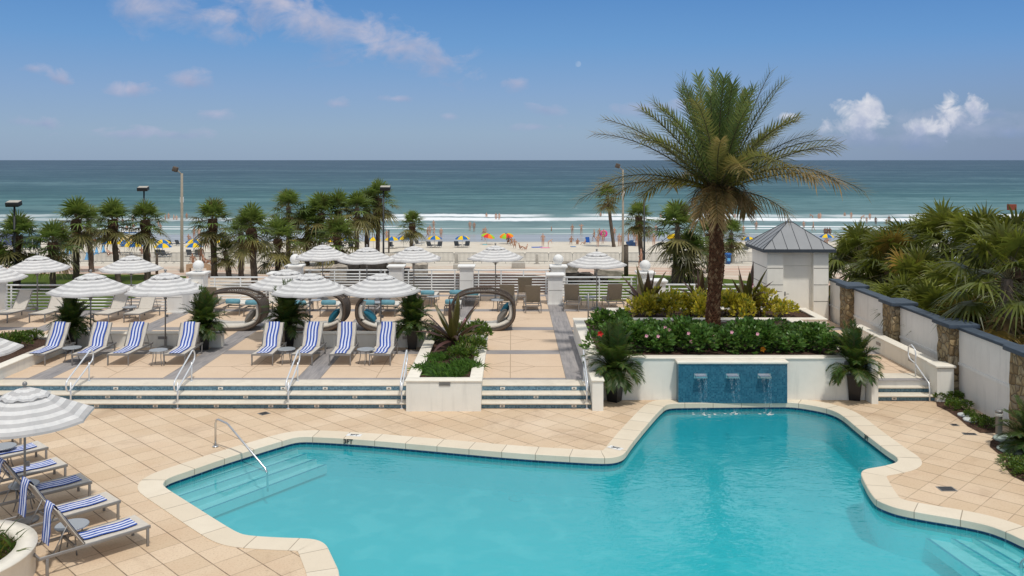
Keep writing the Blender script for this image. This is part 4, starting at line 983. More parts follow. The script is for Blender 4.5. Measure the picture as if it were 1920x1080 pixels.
# big fan palms behind the boundary wall
WG = [(.21, .225, .035), (.115, .135, .024), (.27, .17, .035)]
crownsW = [fan_crown(s, 30, 1.35, 1.12, WG, lo=-62, nb=28, dead=6, droop=.50, wid=.78) for s in (31, 47, 59)]
for me in crownsW: me.materials.append(M['leaf']); me.materials.append(M['stem'])
FAN = [(1600, 470, 43, 1.0, 'low fan palm at the left end of the clump behind the wall'), (1612, 410, 41, .95, 'fan palm at the top left of the clump with drooping fronds'), (1672, 416, 37, 1.0, 'fan palm rising second from left in the clump'), (1655, 510, 38, 1.0, 'fan palm low in the clump above the second stone pillar'),
 (1768, 372, 36, 1.05, 'tallest fan palm of the clump with upright leaves'), (1720, 455, 33.5, 1.05, 'dark fan palm in the middle of the clump'), (1835, 380, 34, 1.05, 'yellowish fan palm right of the tallest one'), (1790, 470, 31, 1.0, 'fan palm with yellow leaves in the middle right of the clump'),
 (1905, 385, 32, 1.05, 'tall fan palm at the top right edge of the photo'), (1745, 545, 29.5, .9, 'fan palm leaning over the slate cap near the third pillar'), (1690, 560, 32, .85, 'small fan palm hugging the wall between second and third pillar'), (1820, 560, 27.5, .9, 'fan palm with shaggy trunk behind the third pillar'),
 (1888, 408, 25.5, .85, 'fan palm with bare reddish trunk nearest the right edge'), (1940, 560, 26, .95, 'fan palm partly cut off by the right edge'), (1850, 440, 36, 1.0, 'dark fan palm at the back above the yellow kiosk'), (1700, 400, 44, 1.05, 'fan palm at the back left of the tallest one')]
for i, (px, ty, Y, cs, lab) in enumerate(FAN):
    cs *= 1.22
    top = PW(px, ty, Y); base = Vector((max(top.x, 13.4), Y, 0)); h = max(.9, top.z - 1.7 * cs)
    o = thing('fan_palm', lab, 'palm tree', base, 0, 'fan palms behind the right-hand wall')
    t = link('trunk', trunksS[(i + 1) % 3], o); t.scale = (1.0, 1.0, h)
    c = link('crown', crownsW[i % 3], o, Vector((0, 0, h)), i * 1.3); c.scale = (cs,) * 3

# feathery palms in black pots
def areca(seed, n=62, L=1.3):
    r = random.Random(seed); mb = MB()
    for i in range(n):
        t = (i + .5) / n; az = i * 2.4 + r.uniform(-.3, .3); el = R(88 - 62 * t + r.uniform(-6, 6)); d = Vector((math.cos(az) * math.cos(el), math.sin(az) * math.cos(el), math.sin(el))); p = Vector((r.uniform(-.08, .08), r.uniform(-.08, .08), 0)); pts = []; k = 10; LL = L * (1.08 - .38 * t) * r.uniform(.85, 1.12); dr = .7 + 1.5 * t
        for j in range(k + 1):
            pts.append(p.copy()); u = j / k; d = (d + Vector((0, 0, -1)) * dr * (.02 + .16 * u)).normalized(); p = p + d * LL / k
        mb.tube(pts, [.011 * (1 - .8 * j / k) + .002 for j in range(k + 1)], 3, 1, caps=False, c=(.17, .18, .05))
        for q in range(30):
            u = .16 + .84 * q / 29; f = u * k; j = min(k - 1, int(f)); c = pts[j].lerp(pts[j + 1], f - j); dd = (pts[j + 1] - pts[j]).normalized(); s = dd.cross(Vector((0, 0, 1))); s = s.normalized() if s.length > .05 else Vector((1, 0, 0)); up = s.cross(dd)
            for sg in (-1, 1):
                v = (s * sg + dd * (.6 + .5 * u) + up * .25).normalized()
                blade(mb, c, v, up, .34 * (.5 + .65 * math.sin(PI * min(1, u * 1.02))) * r.uniform(.85, 1.1), .036, jit((.05, .105, .022) if r.random() < .8 else (.10, .115, .02), r, .25), r.uniform(.1, .35), seg=2)
    me = mb.mesh('fronds'); me.materials.append(M['leaf']); me.materials.append(M['stem']); return me
arec = [areca(1), areca(2, 70), areca(5, 60)]
mb = MB(); mb.lathe([(.15, 0), (.155, .02), (.205, .50), (.225, .56), (.225, .60), (.20, .60), (.19, .55)], 4, ph=PI / 4, sm=False); potm = mb.mesh('pot'); potm.materials.append(M['pot'])
POTS = [((133, 655, MID), 'potted feathery palm between the left planter and the second striped lounger', 1.0, 0, .5), ((383, 655, MID), 'potted feathery palm at the right end of the left low wall', 1.0, 1, 1.1), ((538, 653, MID), 'dense potted feathery palm behind the fifth striped lounger', 1.1, 1, 2.5), ((773, 654, MID), 'potted feathery palm just left of the square planter', 1.0, 2, .2), ((1152, 752, 0), 'potted feathery palm standing left of the blue fountain wall', 1.12, 0, 3.3), ((1601, 749, 0), 'potted feathery palm standing right of the blue fountain wall', 1.10, 2, 4.4)]
for (p, lab, s, v, rz) in POTS:
    o = thing('potted_palm', lab, 'potted plant', G(*p), 0, 'feathery palms in tall black pots')
    q = link('pot', potm, o); q.scale = (s * 1.22, s * 1.22, s * 1.10); q.rotation_euler.z = rz * .3
    f = link('fronds', arec[v], o, Vector((0, 0, .64 * s)), rz); f.scale = (s * .76, s * .76, s * .92)
    mb = MB(); mb.lathe([(.19 * s, .655 * s), (.02, .66 * s)], 8); mb.build('soil', M['mulch'], o)

# dark spiky lilies
def lily(seed, n=22, L=1.0, cols=((.10, .045, .042), (.125, .10, .032))):
    r = random.Random(seed); mb = MB()
    for i in range(n):
        t = (i + .5) / n; az = i * 2.4 + r.uniform(-.3, .3); el = R(82 - 74 * t + r.uniform(-8, 8)); d = Vector((math.cos(az) * math.cos(el), math.sin(az) * math.cos(el), math.sin(el))); s = Vector((-math.sin(az), math.cos(az), 0)); p = Vector((0, 0, .16)) + d * .05; LL = L * r.uniform(.75, 1.1); k = 7; w = .155 * r.uniform(.85, 1.15); col = jit(cols[0] if r.random() < .62 else cols[1], r, .25); prev = None; dr = r.uniform(.8, 2.6) * (.35 + t)
        for j in range(k + 1):
            u = j / k; n_ = s.cross(d); ww = w * (.6 + .9 * u if u < .45 else 1.0 * (1 - ((u - .45) / .55) ** 1.6)) * .5 + .002
            cur = mb.add([p - s * ww + n_ * ww * .45, p, p + s * ww + n_ * ww * .45])
            if prev is not None:
                mb.face((prev, prev + 1, cur + 1, cur), 0, col); mb.face((prev + 1, prev + 2, cur + 2, cur + 1), 0, col)
            prev = cur; d = (d + Vector((0, 0, -1)) * dr * .12 * u).normalized(); p = p + d * LL / k
    me = mb.mesh('leaves'); me.materials.append(M['shrub']); return me
lil = [lily(3), lily(8, 18), lily(12, 20)]
def put_lily(p, lab, s, v, rz, fl):
    o = thing('spider_lily', lab, 'plant', p, 0); l = link('leaves', lil[v], o, None, rz); l.scale = (s,) * 3
    mb = MB(); mb.tube([(0, 0, 0), (0, 0, .22 * s)], [.11 * s, .06 * s], 8); mb.build('stem', M['boots'], o)
    if fl:
        r = random.Random(v); mb = MB(); tip = Vector((fl[0], fl[1], fl[2])); mb.tube([(0, 0, .1), tip * .6 + Vector((0, 0, .1)), tip], .012, 4, m=1)
        for i in range(26):
            a = r.uniform(0, 6.28); e = r.uniform(-.5, 1.4); d = Vector((math.cos(a) * math.cos(e), math.sin(a) * math.cos(e), math.sin(e))); blade(mb, tip, d, Vector((0, 0, 1)), .16, .018, None, .5)
        mb.build('flower', [M['flower_pink'], M['boots']], o)
put_lily(G(850, 652, .75), 'huge bronze spiky lily with pink flower in the square planter', 1.38, 0, .4, (.38, .0, .85))
put_lily(PX(1213, 32.7, 1.05), 'dark spiky lily at the left of the upper planter', 1.5, 1, 1.0, (.35, -.1, .55)); put_lily(PX(1315, 33.2, 1.05), 'dark spiky lily half hidden behind the date palm trunk', 1.3, 2, 2.2, None); put_lily(PX(1402, 32.8, 1.05), 'dark spiky lily at the right of the upper planter beside the hut', 1.45, 2, .1, (.2, 0, .95))

# leafy shrubs
def shrub(seed, n, dims, leaf, cols, upright=.4, lumps=7):
    r = random.Random(seed); mb = MB(); L = []
    for i in range(lumps): L.append((Vector((r.uniform(-.6, .6) * dims[0], r.uniform(-.6, .6) * dims[1], r.uniform(.16, .72) * dims[2])), r.uniform(.32, .52)))
    for i in range(n):
        c, q = r.choice(L); a = r.uniform(0, 6.28); e = math.asin(r.uniform(-.5, 1)); d = Vector((math.cos(a) * math.cos(e), math.sin(a) * math.cos(e), math.sin(e))); rr = q * r.uniform(.6, 1.08)
        p = c + Vector((d.x * rr * dims[0], d.y * rr * dims[1], d.z * rr * dims[2] * .8))
        if p.z < .01: p.z = r.uniform(.01, .1)
        o = (d + Vector((r.uniform(-.6, .6), r.uniform(-.6, .6), upright))).normalized(); s = o.cross(Vector((r.uniform(-1, 1), r.uniform(-1, 1), r.uniform(-.3, .6)))).normalized(); l = leaf * r.uniform(.7, 1.3); nrm = s.cross(o)
        col = jit(cols[0] if r.random() < .55 else r.choice(cols), r, .3); depth = .62 + .38 * min(1, max(0, (rr / q - .55) / .45)); col = tuple(x * depth for x in col)  # leaves deep inside a lump darkened, shade put into the leaf colour
        k = mb.add([p, p + o * l * .5 + s * l * .27 + nrm * l * .08, p + o * l, p + o * l * .5 - s * l * .27 + nrm * l * .08, p + o * l * .52])
        mb.face((k, k + 1, k + 4), 0, col); mb.face((k + 1, k + 2, k + 4), 0, col); mb.face((k + 2, k + 3, k + 4), 0, col); mb.face((k + 3, k, k + 4), 0, col)
    return mb
HIB = [(.10, .22, .034), (.15, .29, .045), (.25, .38, .09), (.05, .12, .024)]; YEL = [(.66, .56, .04), (.50, .48, .04), (.20, .27, .035), (.74, .62, .12)]; LIR = [(.085, .19, .026), (.12, .24, .035), (.055, .13, .022)]
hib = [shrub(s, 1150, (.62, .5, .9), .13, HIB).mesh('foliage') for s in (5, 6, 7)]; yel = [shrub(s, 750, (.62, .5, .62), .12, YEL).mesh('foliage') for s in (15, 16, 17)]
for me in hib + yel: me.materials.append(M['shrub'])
def put_shrub(me, p, lab, name, group, s=(1, 1, 1), rz=0.0, cat='shrub', stems=True):
    o = thing(name, lab, cat, p, 0, group); f = link('foliage', me, o, None, rz); f.scale = s
    if stems:
        mb = MB(); r = random.Random(int(p.x * 100))
        for i in range(4): mb.tube([(r.uniform(-.1, .1), r.uniform(-.1, .1), -.03), (r.uniform(-.3, .3) * s[0], r.uniform(-.25, .25) * s[1], .5 * s[2])], .014, 4)
        mb.build('stem', M['stem'], o)
    return o
def petal_flower(o, p, mat, s=.062):
    mb = MB(); P = Vector(p)
    for i in range(5):
        a = i * 1.2566; d = Vector((math.cos(a), -.55, math.sin(a))).normalized(); blade(mb, P, d, Vector((0, -1, .3)), s, s * 1.0, None, .1)
    mb.build('flower', mat, o)
SZ = 1.13
hl = ['at the left end under the red bloom', 'left of the fountain cap', 'above the left corner of the fountain wall', 'above the first spout', 'left of the palm trunk', 'right at the foot of the date palm', 'above the third spout', 'above the right corner of the fountain wall', 'right of the orange bloom', 'near the right end', 'at the right end by the narrow walkway']
r = random.Random(77)
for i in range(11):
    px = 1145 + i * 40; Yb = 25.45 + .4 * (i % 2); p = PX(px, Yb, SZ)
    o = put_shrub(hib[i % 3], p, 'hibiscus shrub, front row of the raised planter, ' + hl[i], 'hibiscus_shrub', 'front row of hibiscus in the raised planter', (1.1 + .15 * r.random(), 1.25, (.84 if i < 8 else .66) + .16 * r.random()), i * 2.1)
    if i in (2, 3, 4, 5, 6): 
        for _ in range(2): petal_flower(o, (r.uniform(-.4, .4), -.55, r.uniform(.25, .75)), M['flower_pink'])
    if i == 0: petal_flower(o, (-.35, -.5, .62), M['flower_red'], .11)
    if i == 7: petal_flower(o, (-.1, -.62, .12), M['flower_orange'], .10)
bl_ = ['tall one at the left end', 'second from the left', 'left of the date palm', 'touching the date palm trunk', 'right of the date palm', 'fourth from the right end', 'third from the right end', 'second from the right', 'right end near the hut']
for i in range(9):
    px = 1148 + i * 48; p = PX(px, 27.5 + .3 * (i % 2), SZ)
    put_shrub(hib[(i + 1) % 3], p, 'hibiscus shrub, back row of the raised planter, ' + bl_[i], 'hibiscus_shrub', 'back row of hibiscus in the raised planter', (1.1, 1.15, .52 if i else .95), i * 1.3)
yl = ['leftmost, below dark lily', 'second from left', 'third from left', 'just left of the date palm trunk', 'directly behind the date palm trunk', 'just right of the date palm trunk', 'under the right-hand lily', 'second from right', 'rightmost, toward the hut']
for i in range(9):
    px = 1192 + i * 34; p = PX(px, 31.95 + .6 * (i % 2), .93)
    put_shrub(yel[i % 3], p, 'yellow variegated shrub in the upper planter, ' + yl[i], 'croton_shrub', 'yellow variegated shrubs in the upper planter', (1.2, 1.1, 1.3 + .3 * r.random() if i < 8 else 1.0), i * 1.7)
# grassy plants in the square planter and beds
def tuft(seed, n, L, cols, spread=.35, w=.018):
    r = random.Random(seed); mb = MB()
    for i in range(n):
        a = r.uniform(0, 6.28); e = R(r.uniform(25, 85)); d = Vector((math.cos(a) * math.cos(e), math.sin(a) * math.cos(e), math.sin(e))); rr = spread * math.sqrt(r.random()); b_ = r.uniform(0, 6.28)
        blade(mb, Vector((rr * math.cos(b_), rr * math.sin(b_), 0)), d, Vector((-d.y, d.x, .2)), L * r.uniform(.6, 1.2), w, jit(r.choice(cols), r, .3), r.uniform(.3, .9))
    me = mb.mesh('blades'); me.materials.append(M['shrub']); return me
tf = [tuft(1, 520, .34, LIR, .32, .03), tuft(2, 520, .32, LIR, .32, .03)]; fine = shrub(91, 900, (.5, .45, .42), .085, [(.09, .17, .02), (.14, .22, .028), (.20, .24, .025)]).mesh('foliage'); fine.materials.append(M['shrub'])
for px, py, s, v, lab in ((806, 694, 1.0, 0, 'arching green tuft at the left front corner of the square planter'), (838, 702, 1.15, 1, 'arching green tuft spilling over the middle front of the square planter'), (872, 690, 1.05, 0, 'arching green tuft at the right front corner of the square planter'), (820, 672, .8, 1, 'small green tuft at the left middle of the square planter')):
    o = thing('grass_tuft', lab, 'plant', G(px, py, .76), 0, 'arching green tufts in the square planter'); f = link('blades', tf[v], o, None, px); f.scale = (s * 1.3,) * 3
for px, py, s, lab in ((880, 664, 1.15, 'fine-leaved green shrub at the right middle of the square planter'), (888, 640, 1.35, 'fine-leaved bright shrub at the right back of the square planter'), (826, 640, .8, 'fine-leaved shrub at the left back of the square planter'), (866, 676, 1.0, 'fine-leaved yellow-green shrub beside the foot of the bronze lily'), (30, 650, 1.0, 'low green shrub in the far left planter, left one'), (8, 655, 1.1, 'low green shrub in the far left planter at the photo edge'), (62, 636, .7, 'low green shrub in the far left planter, right one')):
    put_shrub(fine, G(px, py, .75), lab, 'low_shrub', None, (s, s, s), px)
for px, py, s, lab in ((1778, 752, .9, 'leafy weed at the foot of the square parapet pier'), (1800, 768, .8, 'low green plants along the grey wall, second clump'), (1820, 783, .55, 'small green clump behind the pale stone lights'), (1850, 800, .75, 'green clump left of the grey bollard')):
    put_shrub(fine, G(px, py, .01), lab, 'ground_cover', 'green clumps in the strip along the wall', (s, s * .7, s * .75), px, 'plant', False)
for px, py, s, lab in ((1905, 872, .8, 'low dark green ground cover at the right edge, farther clump'), (1925, 888, .9, 'low dark green ground cover at the right edge, nearer clump')):
    put_shrub(fine, G(px, py, .01), lab, 'ground_cover', None, (s, s, s * .45), px, 'plant', False)
o = thing('fern_palm', 'pale green palm fronds poking in at the right edge beside the stone pillar', 'plant', G(1945, 850, 0), 0); f = link('fronds', arec[0], o, Vector((0, 0, .1)), .7); f.scale = (.8,) * 3
# round planter at the lower left corner
rp = thing('round_planter', 'round cream planter cut off by the lower left corner', 'planter', (-8.95, 13.75, 0)); RR = 1.38
mb = MB(); mb.lathe([(RR - .3, .0), (RR - .30, .40), (RR - .30, .49), (RR, .49), (RR, .46), (RR - .03, .44), (RR - .03, 0)], 48, caps=False); mb.build('wall', M['cap'], rp)
mb = MB(); mb.lathe([(RR - .28, .38), (.3, .42), (.01, .43)], 32, caps=False); mb.build('soil', M['mulch'], rp)
big = tuft(9, 420, .5, [(.05, .10, .015), (.09, .15, .02), (.16, .17, .03)], .6, .03)
for dx, dy, s, lab in ((.45, .2, 1.0, 'strappy green plant in the round planter, nearest the pool'), (-.2, .6, .9, 'strappy green plant in the round planter, toward the steps'), (-.3, -.4, 1.0, 'strappy green plant in the round planter, toward the camera')):
    o = thing('strap_plant', lab, 'plant', Vector((-8.95 + dx, 13.75 + dy, .40)), 0, 'strappy plants in the round planter'); link('blades', big, o, None, dx * 9).scale = (s,) * 3
# ------------------------------------------------------------------ furniture
def lounger_parts(root, back_deg, sling, frame, head_len=.78, flat=False):
    W_ = .31; zs = .355; seat = 1.08; a = R(back_deg); bl = head_len; r = .019
    for s in (-1, 1):
        mb = MB(); mb.box((s * W_, 1.78 / 2, zs - .03), (.03, 1.78, .055), bev=.008); mb.build('side_rail', frame, root)
        for y in (.05, 1.66):
            mb = MB(); mb.box((s * W_, y, (zs - .05) / 2), (.036, .045, zs - .05), bev=.006); mb.build('leg', frame, root)
        mb = MB(); hx = Vector((s * (W_ - .02), seat, zs)); tp = hx + Vector((0, math.cos(a) * bl, math.sin(a) * bl)); mb.tube([hx, tp], .016, 6); q = mb.build('back_rail', frame, root)
        if not flat:
            m_ = hx.lerp(tp, .62); mb = MB(); mb.tube([m_, (s * (W_ - .02), 1.58, zs - .04)], .010, 5); mb.build('prop', frame, q)
    mb = MB(); mb.box((0, .03, zs - .03), (2 * W_ - .03, .04, .045)); mb.build('cross_bar', frame, root)
    for yb in (1.2, 1.77): mb = MB(); mb.box((0, yb, zs - .035), (2 * W_ - .03, .03, .04)); mb.build('cross_bar', frame, root)
    mb = MB(); n = 8; w = W_ - .005
    def strip(P, th=.012):
        k = None
        for (y, z, ny, nz) in P:
            c = mb.add([(-w, y, z), (w, y, z), (w, y - ny * th, z - nz * th), (-w, y - ny * th, z - nz * th)])
            if k is not None:
                for e in range(4): mb.face((k + e, k + (e + 1) % 4, c + (e + 1) % 4, c + e), 0, None, False)
            else: mb.face((c + 3, c + 2, c + 1, c), 0)
            k = c
        mb.face((k, k + 1, k + 2, k + 3), 0)
    strip([(.02 + (seat - .02) * i / n, zs + .006 - .018 * math.sin(PI * i / n), 0, 1) for i in range(n + 1)]); mb.build('seat', sling, root)
    mb = MB(); strip([(seat + math.cos(a) * bl * i / n - math.sin(a) * -.0 + .01, zs + .01 + math.sin(a) * bl * i / n - .012 * math.sin(PI * i / n), -math.sin(a), math.cos(a)) for i in range(n + 1)]); mb.build('backrest', sling, root)
def towel_mesh(back_deg, seed, hang=.0, y0=.10, bl=.78, seatonly=False, w=.172):
    r = random.Random(seed); mb = MB(); a = R(back_deg); zs = .375; seat = 1.08; P = []
    n1 = 12
    for i in range(n1 + 1): y = y0 + (seat - .03 - y0) * i / n1; P.append(Vector((0, y, zs - .018 * math.sin(PI * y / seat) + .006)))
    n2 = 9
    for i in range(1, n2 + 1): t = bl * i / n2; P.append(Vector((0, seat + math.cos(a) * t - .012, zs + .018 + math.sin(a) * t)))
    if hang > 0:
        top = P[-1].copy(); P.append(top + Vector((0, .03, .015)))
        for i in range(1, 7): P.append(top + Vector((0, .055 + .01 * i, -hang * i / 6)))
    nu = 10; k = len(mb.v)
    for j, p in enumerate(P):
        for i in range(nu + 1):
            u = i / nu; x = (u - .5) * 2 * w + .012 * math.sin(j * .8 + seed); wr = .007 * mnoise.noise(Vector((u * 4, j * .6, seed))) + .004 * math.sin(u * 14 + j * .5)
            mb.v.append((x, p.y - (wr if j > n1 else 0), p.z + abs(wr)))
    L = len(P)
    for j in range(L - 1):
        for i in range(nu):
            mb.face((k + j * (nu + 1) + i, k + j * (nu + 1) + i + 1, k + (j + 1) * (nu + 1) + i + 1, k + (j + 1) * (nu + 1) + i), 0, None, True, [(i / nu, j / L), ((i + 1) / nu, j / L), ((i + 1) / nu, (j + 1) / L), (i / nu, (j + 1) / L)])
    me = mb.mesh('striped_towel'); me.materials.append(M['towel']); return me
def mk_lounger(name, lab, deg, sling, group, **k):
    o = thing(name, lab, 'lounger', (0, 0, -500), 0, group); lounger_parts(o, deg, M[sling], M['alu'], **k); return o
BACK = 58
ordn = ['first', 'second', 'third', 'fourth', 'fifth', 'sixth', 'seventh', 'eighth']
rowA = [(63.5, 'first striped-towel lounger from the left on the terrace'), (154, 'second terrace lounger from the left, behind the leftmost handrail'), (220, 'third terrace lounger from the left, striped towel, no table beside it on the left'), (326, 'fourth terrace lounger from the left, with round table at its left'), (491, 'fifth terrace lounger from the left, first of the right-hand four'), (565, 'sixth terrace lounger from the left, behind the middle handrail'), (637, 'seventh terrace lounger from the left, striped towel'), (712, 'eighth terrace lounger, nearest the square planter')]
first = mk_lounger('sun_lounger', 'x', BACK, 'sling', 'beige loungers with striped towels on the terrace')
tA = [towel_mesh(BACK, 1, 0, -.0), towel_mesh(BACK, 5, 0, .02), towel_mesh(BACK, 9, 0, .05)]
for i, (px, lab) in enumerate(rowA):
    p = PX(px, 26.45, MID); rz = R((-2, 3, -1, 2, 1, -2, 2, 0)[i])
    if i == 0: o = first; o.location = p; o.rotation_euler.z = rz; o['label'] = lab
    else: o = dup(first, p, rz, lab)
    t = link('striped_towel', tA[i % 3], None, p, rz); tag(t, 'blue and white striped towel on the ' + ordn[i] + ' terrace lounger from the left', 'towel', 'striped towels on the terrace loungers')
# pool-side loungers
dirp = math.atan2(.72, .70)
poolL = [((277, 1024), 'nearest pool lounger at lower left, towel hanging over its back'), ((220.5, 975), 'second nearest pool lounger at the left, towel over its back'), ((168.5, 936.5), 'third pool lounger from the front, behind the parasol pole'), ((122, 903), 'fourth pool lounger from the front, above the small round table'), ((86, 869), 'fifth pool lounger from the front, under the big parasol'), ((39, 841), 'farthest pool lounger at the left edge under the parasol')]
tP = [towel_mesh(BACK, 21, .62, .16), towel_mesh(BACK, 27, .6, .18), towel_mesh(BACK, 33, .3, .14)]
fwd = Vector((.70, .714, 0)); sidev = Vector((.714, -.70, 0))
for i, ((px, py), lab) in enumerate(poolL):
    leg = G(px, py); foot = leg - sidev * .31 + fwd * .05     # front right leg -> lounger origin
    rz = math.atan2(-fwd.y, -fwd.x) - PI / 2 + R((0, 1.5, -1, .5, 1, -1)[i])
    o = dup(first, foot, rz, lab, 'loungers beside the pool')
    t = link('striped_towel', tP[i % 3], None, foot, rz); tag(t, 'blue and white striped towel on the ' + ('nearest', 'second nearest', 'third', 'fourth', 'fifth', 'farthest')[i] + ' pool-side lounger', 'towel', 'striped towels on the pool loungers')
# plain beige loungers, rear left
for i, (px, lab, rz) in enumerate(((-2, 'plain beige lounger without towel at the left edge behind the planter', -8), (68, 'plain beige lounger left of the first potted palm', -6), (188, 'plain beige lounger right of the first potted palm', -8), (246, 'plain beige lounger nearest the left bend of the railing', -4))):
    dup(first, PX(px, 33.4, MID), R(rz), lab, 'plain beige loungers in the rear left')
# taupe chairs seen from behind, facing the sea
tb = mk_lounger('sun_lounger', 'x', 66, 'taupe', 'brown sling loungers facing the sea')
for i, (px, Y, lab, rz) in enumerate(((955, 36.3, 'brown sling lounger seen from behind, left of the pair before the plain pillar', 176), (997, 36.0, 'brown sling lounger seen from behind, right of the pair before the plain pillar', 182), (984, 38.9, 'brown sling lounger farthest back, near the rear railing', 180), (1080, 36.4, 'brown sling lounger just right of the plain white pillar', 172), (1148, 36.5, 'brown sling lounger right of the parasol base', 184), (1196, 36.4, 'brown sling lounger beside the dark lily', 190), (397, 35.6, 'brown sling lounger seen through the leftmost wicker daybed', 178))):
    p = PX(px, Y, MID) + Vector((0, 1.2 if Y < 38 else .9, 0)) * (1 if i < 99 else 0)
    if i == 0: o = tb; o.location = p; o.rotation_euler.z = R(rz); o['label'] = lab
    else: dup(tb, p, R(rz), lab)
fl = mk_lounger('sun_lounger', 'x', 10, 'cushion', 'flat cream loungers with teal rolls', flat=True)
mb = MB(); mb.tube([(-.29, 0, 0), (-.26, 0, 0), (0, 0, 0), (.26, 0, 0), (.29, 0, 0)], [.05, .10, .11, .10, .05], 14); rollm = mb.mesh('bolster'); rollm.materials.append(M['palteal'])
FL = [(692, 34.6, 'in front of the parasol pole, left of two'), (729, 34.6, 'right of the parasol pole, right of two'), (803, 37.2, 'near the rear railing left of the plain pillar'), (856, 37.3, 'near the rear railing just below the plain pillar'), (884, 37.0, 'under the arch of the right wicker daybed'), (846, 34.8, 'at the left foot of the right wicker daybed'), (611, 34.6, 'framed by the second wicker daybed'), (553, 34.5, 'behind the dense potted palm'), (655, 37.4, 'far back right of the second daybed'), (438, 34.9, 'framed by the leftmost daybed'), (474, 34.6, 'between the leftmost daybed and the dense palm'), (770, 34.8, 'behind the potted palm left of the square planter')]
for i, (px, Y, w) in enumerate(FL):
    p = PX(px, Y, MID) + Vector((0, 1.8, 0)); rz = R(180 + (i * 37 % 9) - 4); lab = 'flat cream lounger ' + w
    if i == 0: o = fl; o.location = p; o.rotation_euler.z = rz; o['label'] = lab
    else: o = dup(fl, p, rz, lab)
    m = Matrix.Rotation(rz, 3, 'Z'); q = link('bolster', rollm, None, p + m @ Vector((0, 1.55, .54)), rz); tag(q, 'pale teal bolster on the flat lounger ' + w, 'cushion', 'pale teal bolsters')
# round side tables
def mk_table(name, lab, group):
    o = thing(name, lab, 'table', (0, 0, -500), 0, group)
    mb = MB(); mb.lathe([(.255, .425), (.27, .432), (.27, .45), (.255, .456)], 28); tp = mb.build('table_top', M['tabletop'], o)
    for k in range(4):
        a = PI / 4 + k * PI / 2; c, s = math.cos(a), math.sin(a); mb = MB(); mb.tube([(.17 * c, .17 * s, .43), (.16 * c, .16 * s, .25), (.19 * c, .19 * s, .10), (.23 * c, .23 * s, .0)], .012, 6); mb.build('leg', M['alu'], o)
    return o
def perf():
    m, t, b = newmat('perforated_metal'); P = coords(t); v = t.new('ShaderNodeTexVoronoi'); v.inputs['Scale'].default_value = 38; v.inputs['Randomness'].default_value = 0.0; t.lk(P, v.inputs['Vector'])
    t.lk(t.ramp(v.outputs['Distance'], [(.25, (.06, .065, .07)), (.36, (.36, .38, .40))]), b.inputs['Base Color']); b.inputs['Roughness'].default_value = .45; b.inputs['Metallic'].default_value = .2; return m
M['tabletop'] = perf()
tb0 = mk_table('side_table', 'x', 'small round grey side tables'); TBS = [(G(135, 983, .455), 'perforated round table between the two nearest pool loungers'), (G(45, 907, .455), 'perforated round table under the big parasol by its pole'), (G(5, 836, .455), 'round side table at the left edge between far pool loungers'),
 (G(135, 651, MID + .455), 'round side table between first and second terrace loungers'), (G(297, 655.5, MID + .455), 'round side table left of the fourth terrace lounger'), (G(537, 653.5, MID + .455), 'round side table between fifth and sixth terrace loungers'), (G(686, 654, MID + .455), 'round side table between seventh and eighth terrace loungers'),
 (G(243, 575, MID + .455), 'round side table among the plain beige loungers'), (G(590, 562, MID + .455), 'round side table seen through the second wicker daybed'), (G(812, 555, MID + .455), 'round side table behind the potted palm near the rear railing'), (G(933, 562, MID + .455), 'round side table under the arch of the right wicker daybed'), (G(1107, 556, MID + .455), 'round side table between brown loungers under the right parasol'), (G(708, 566, MID + .455), 'round side table between the two flat loungers with teal rolls')]
for i, (p, lab) in enumerate(TBS):
    p = Vector((p.x, p.y, p.z - .455))
    if i == 0: tb0.location = p; tb0['label'] = lab
    else: dup(tb0, p, i * .4, lab)
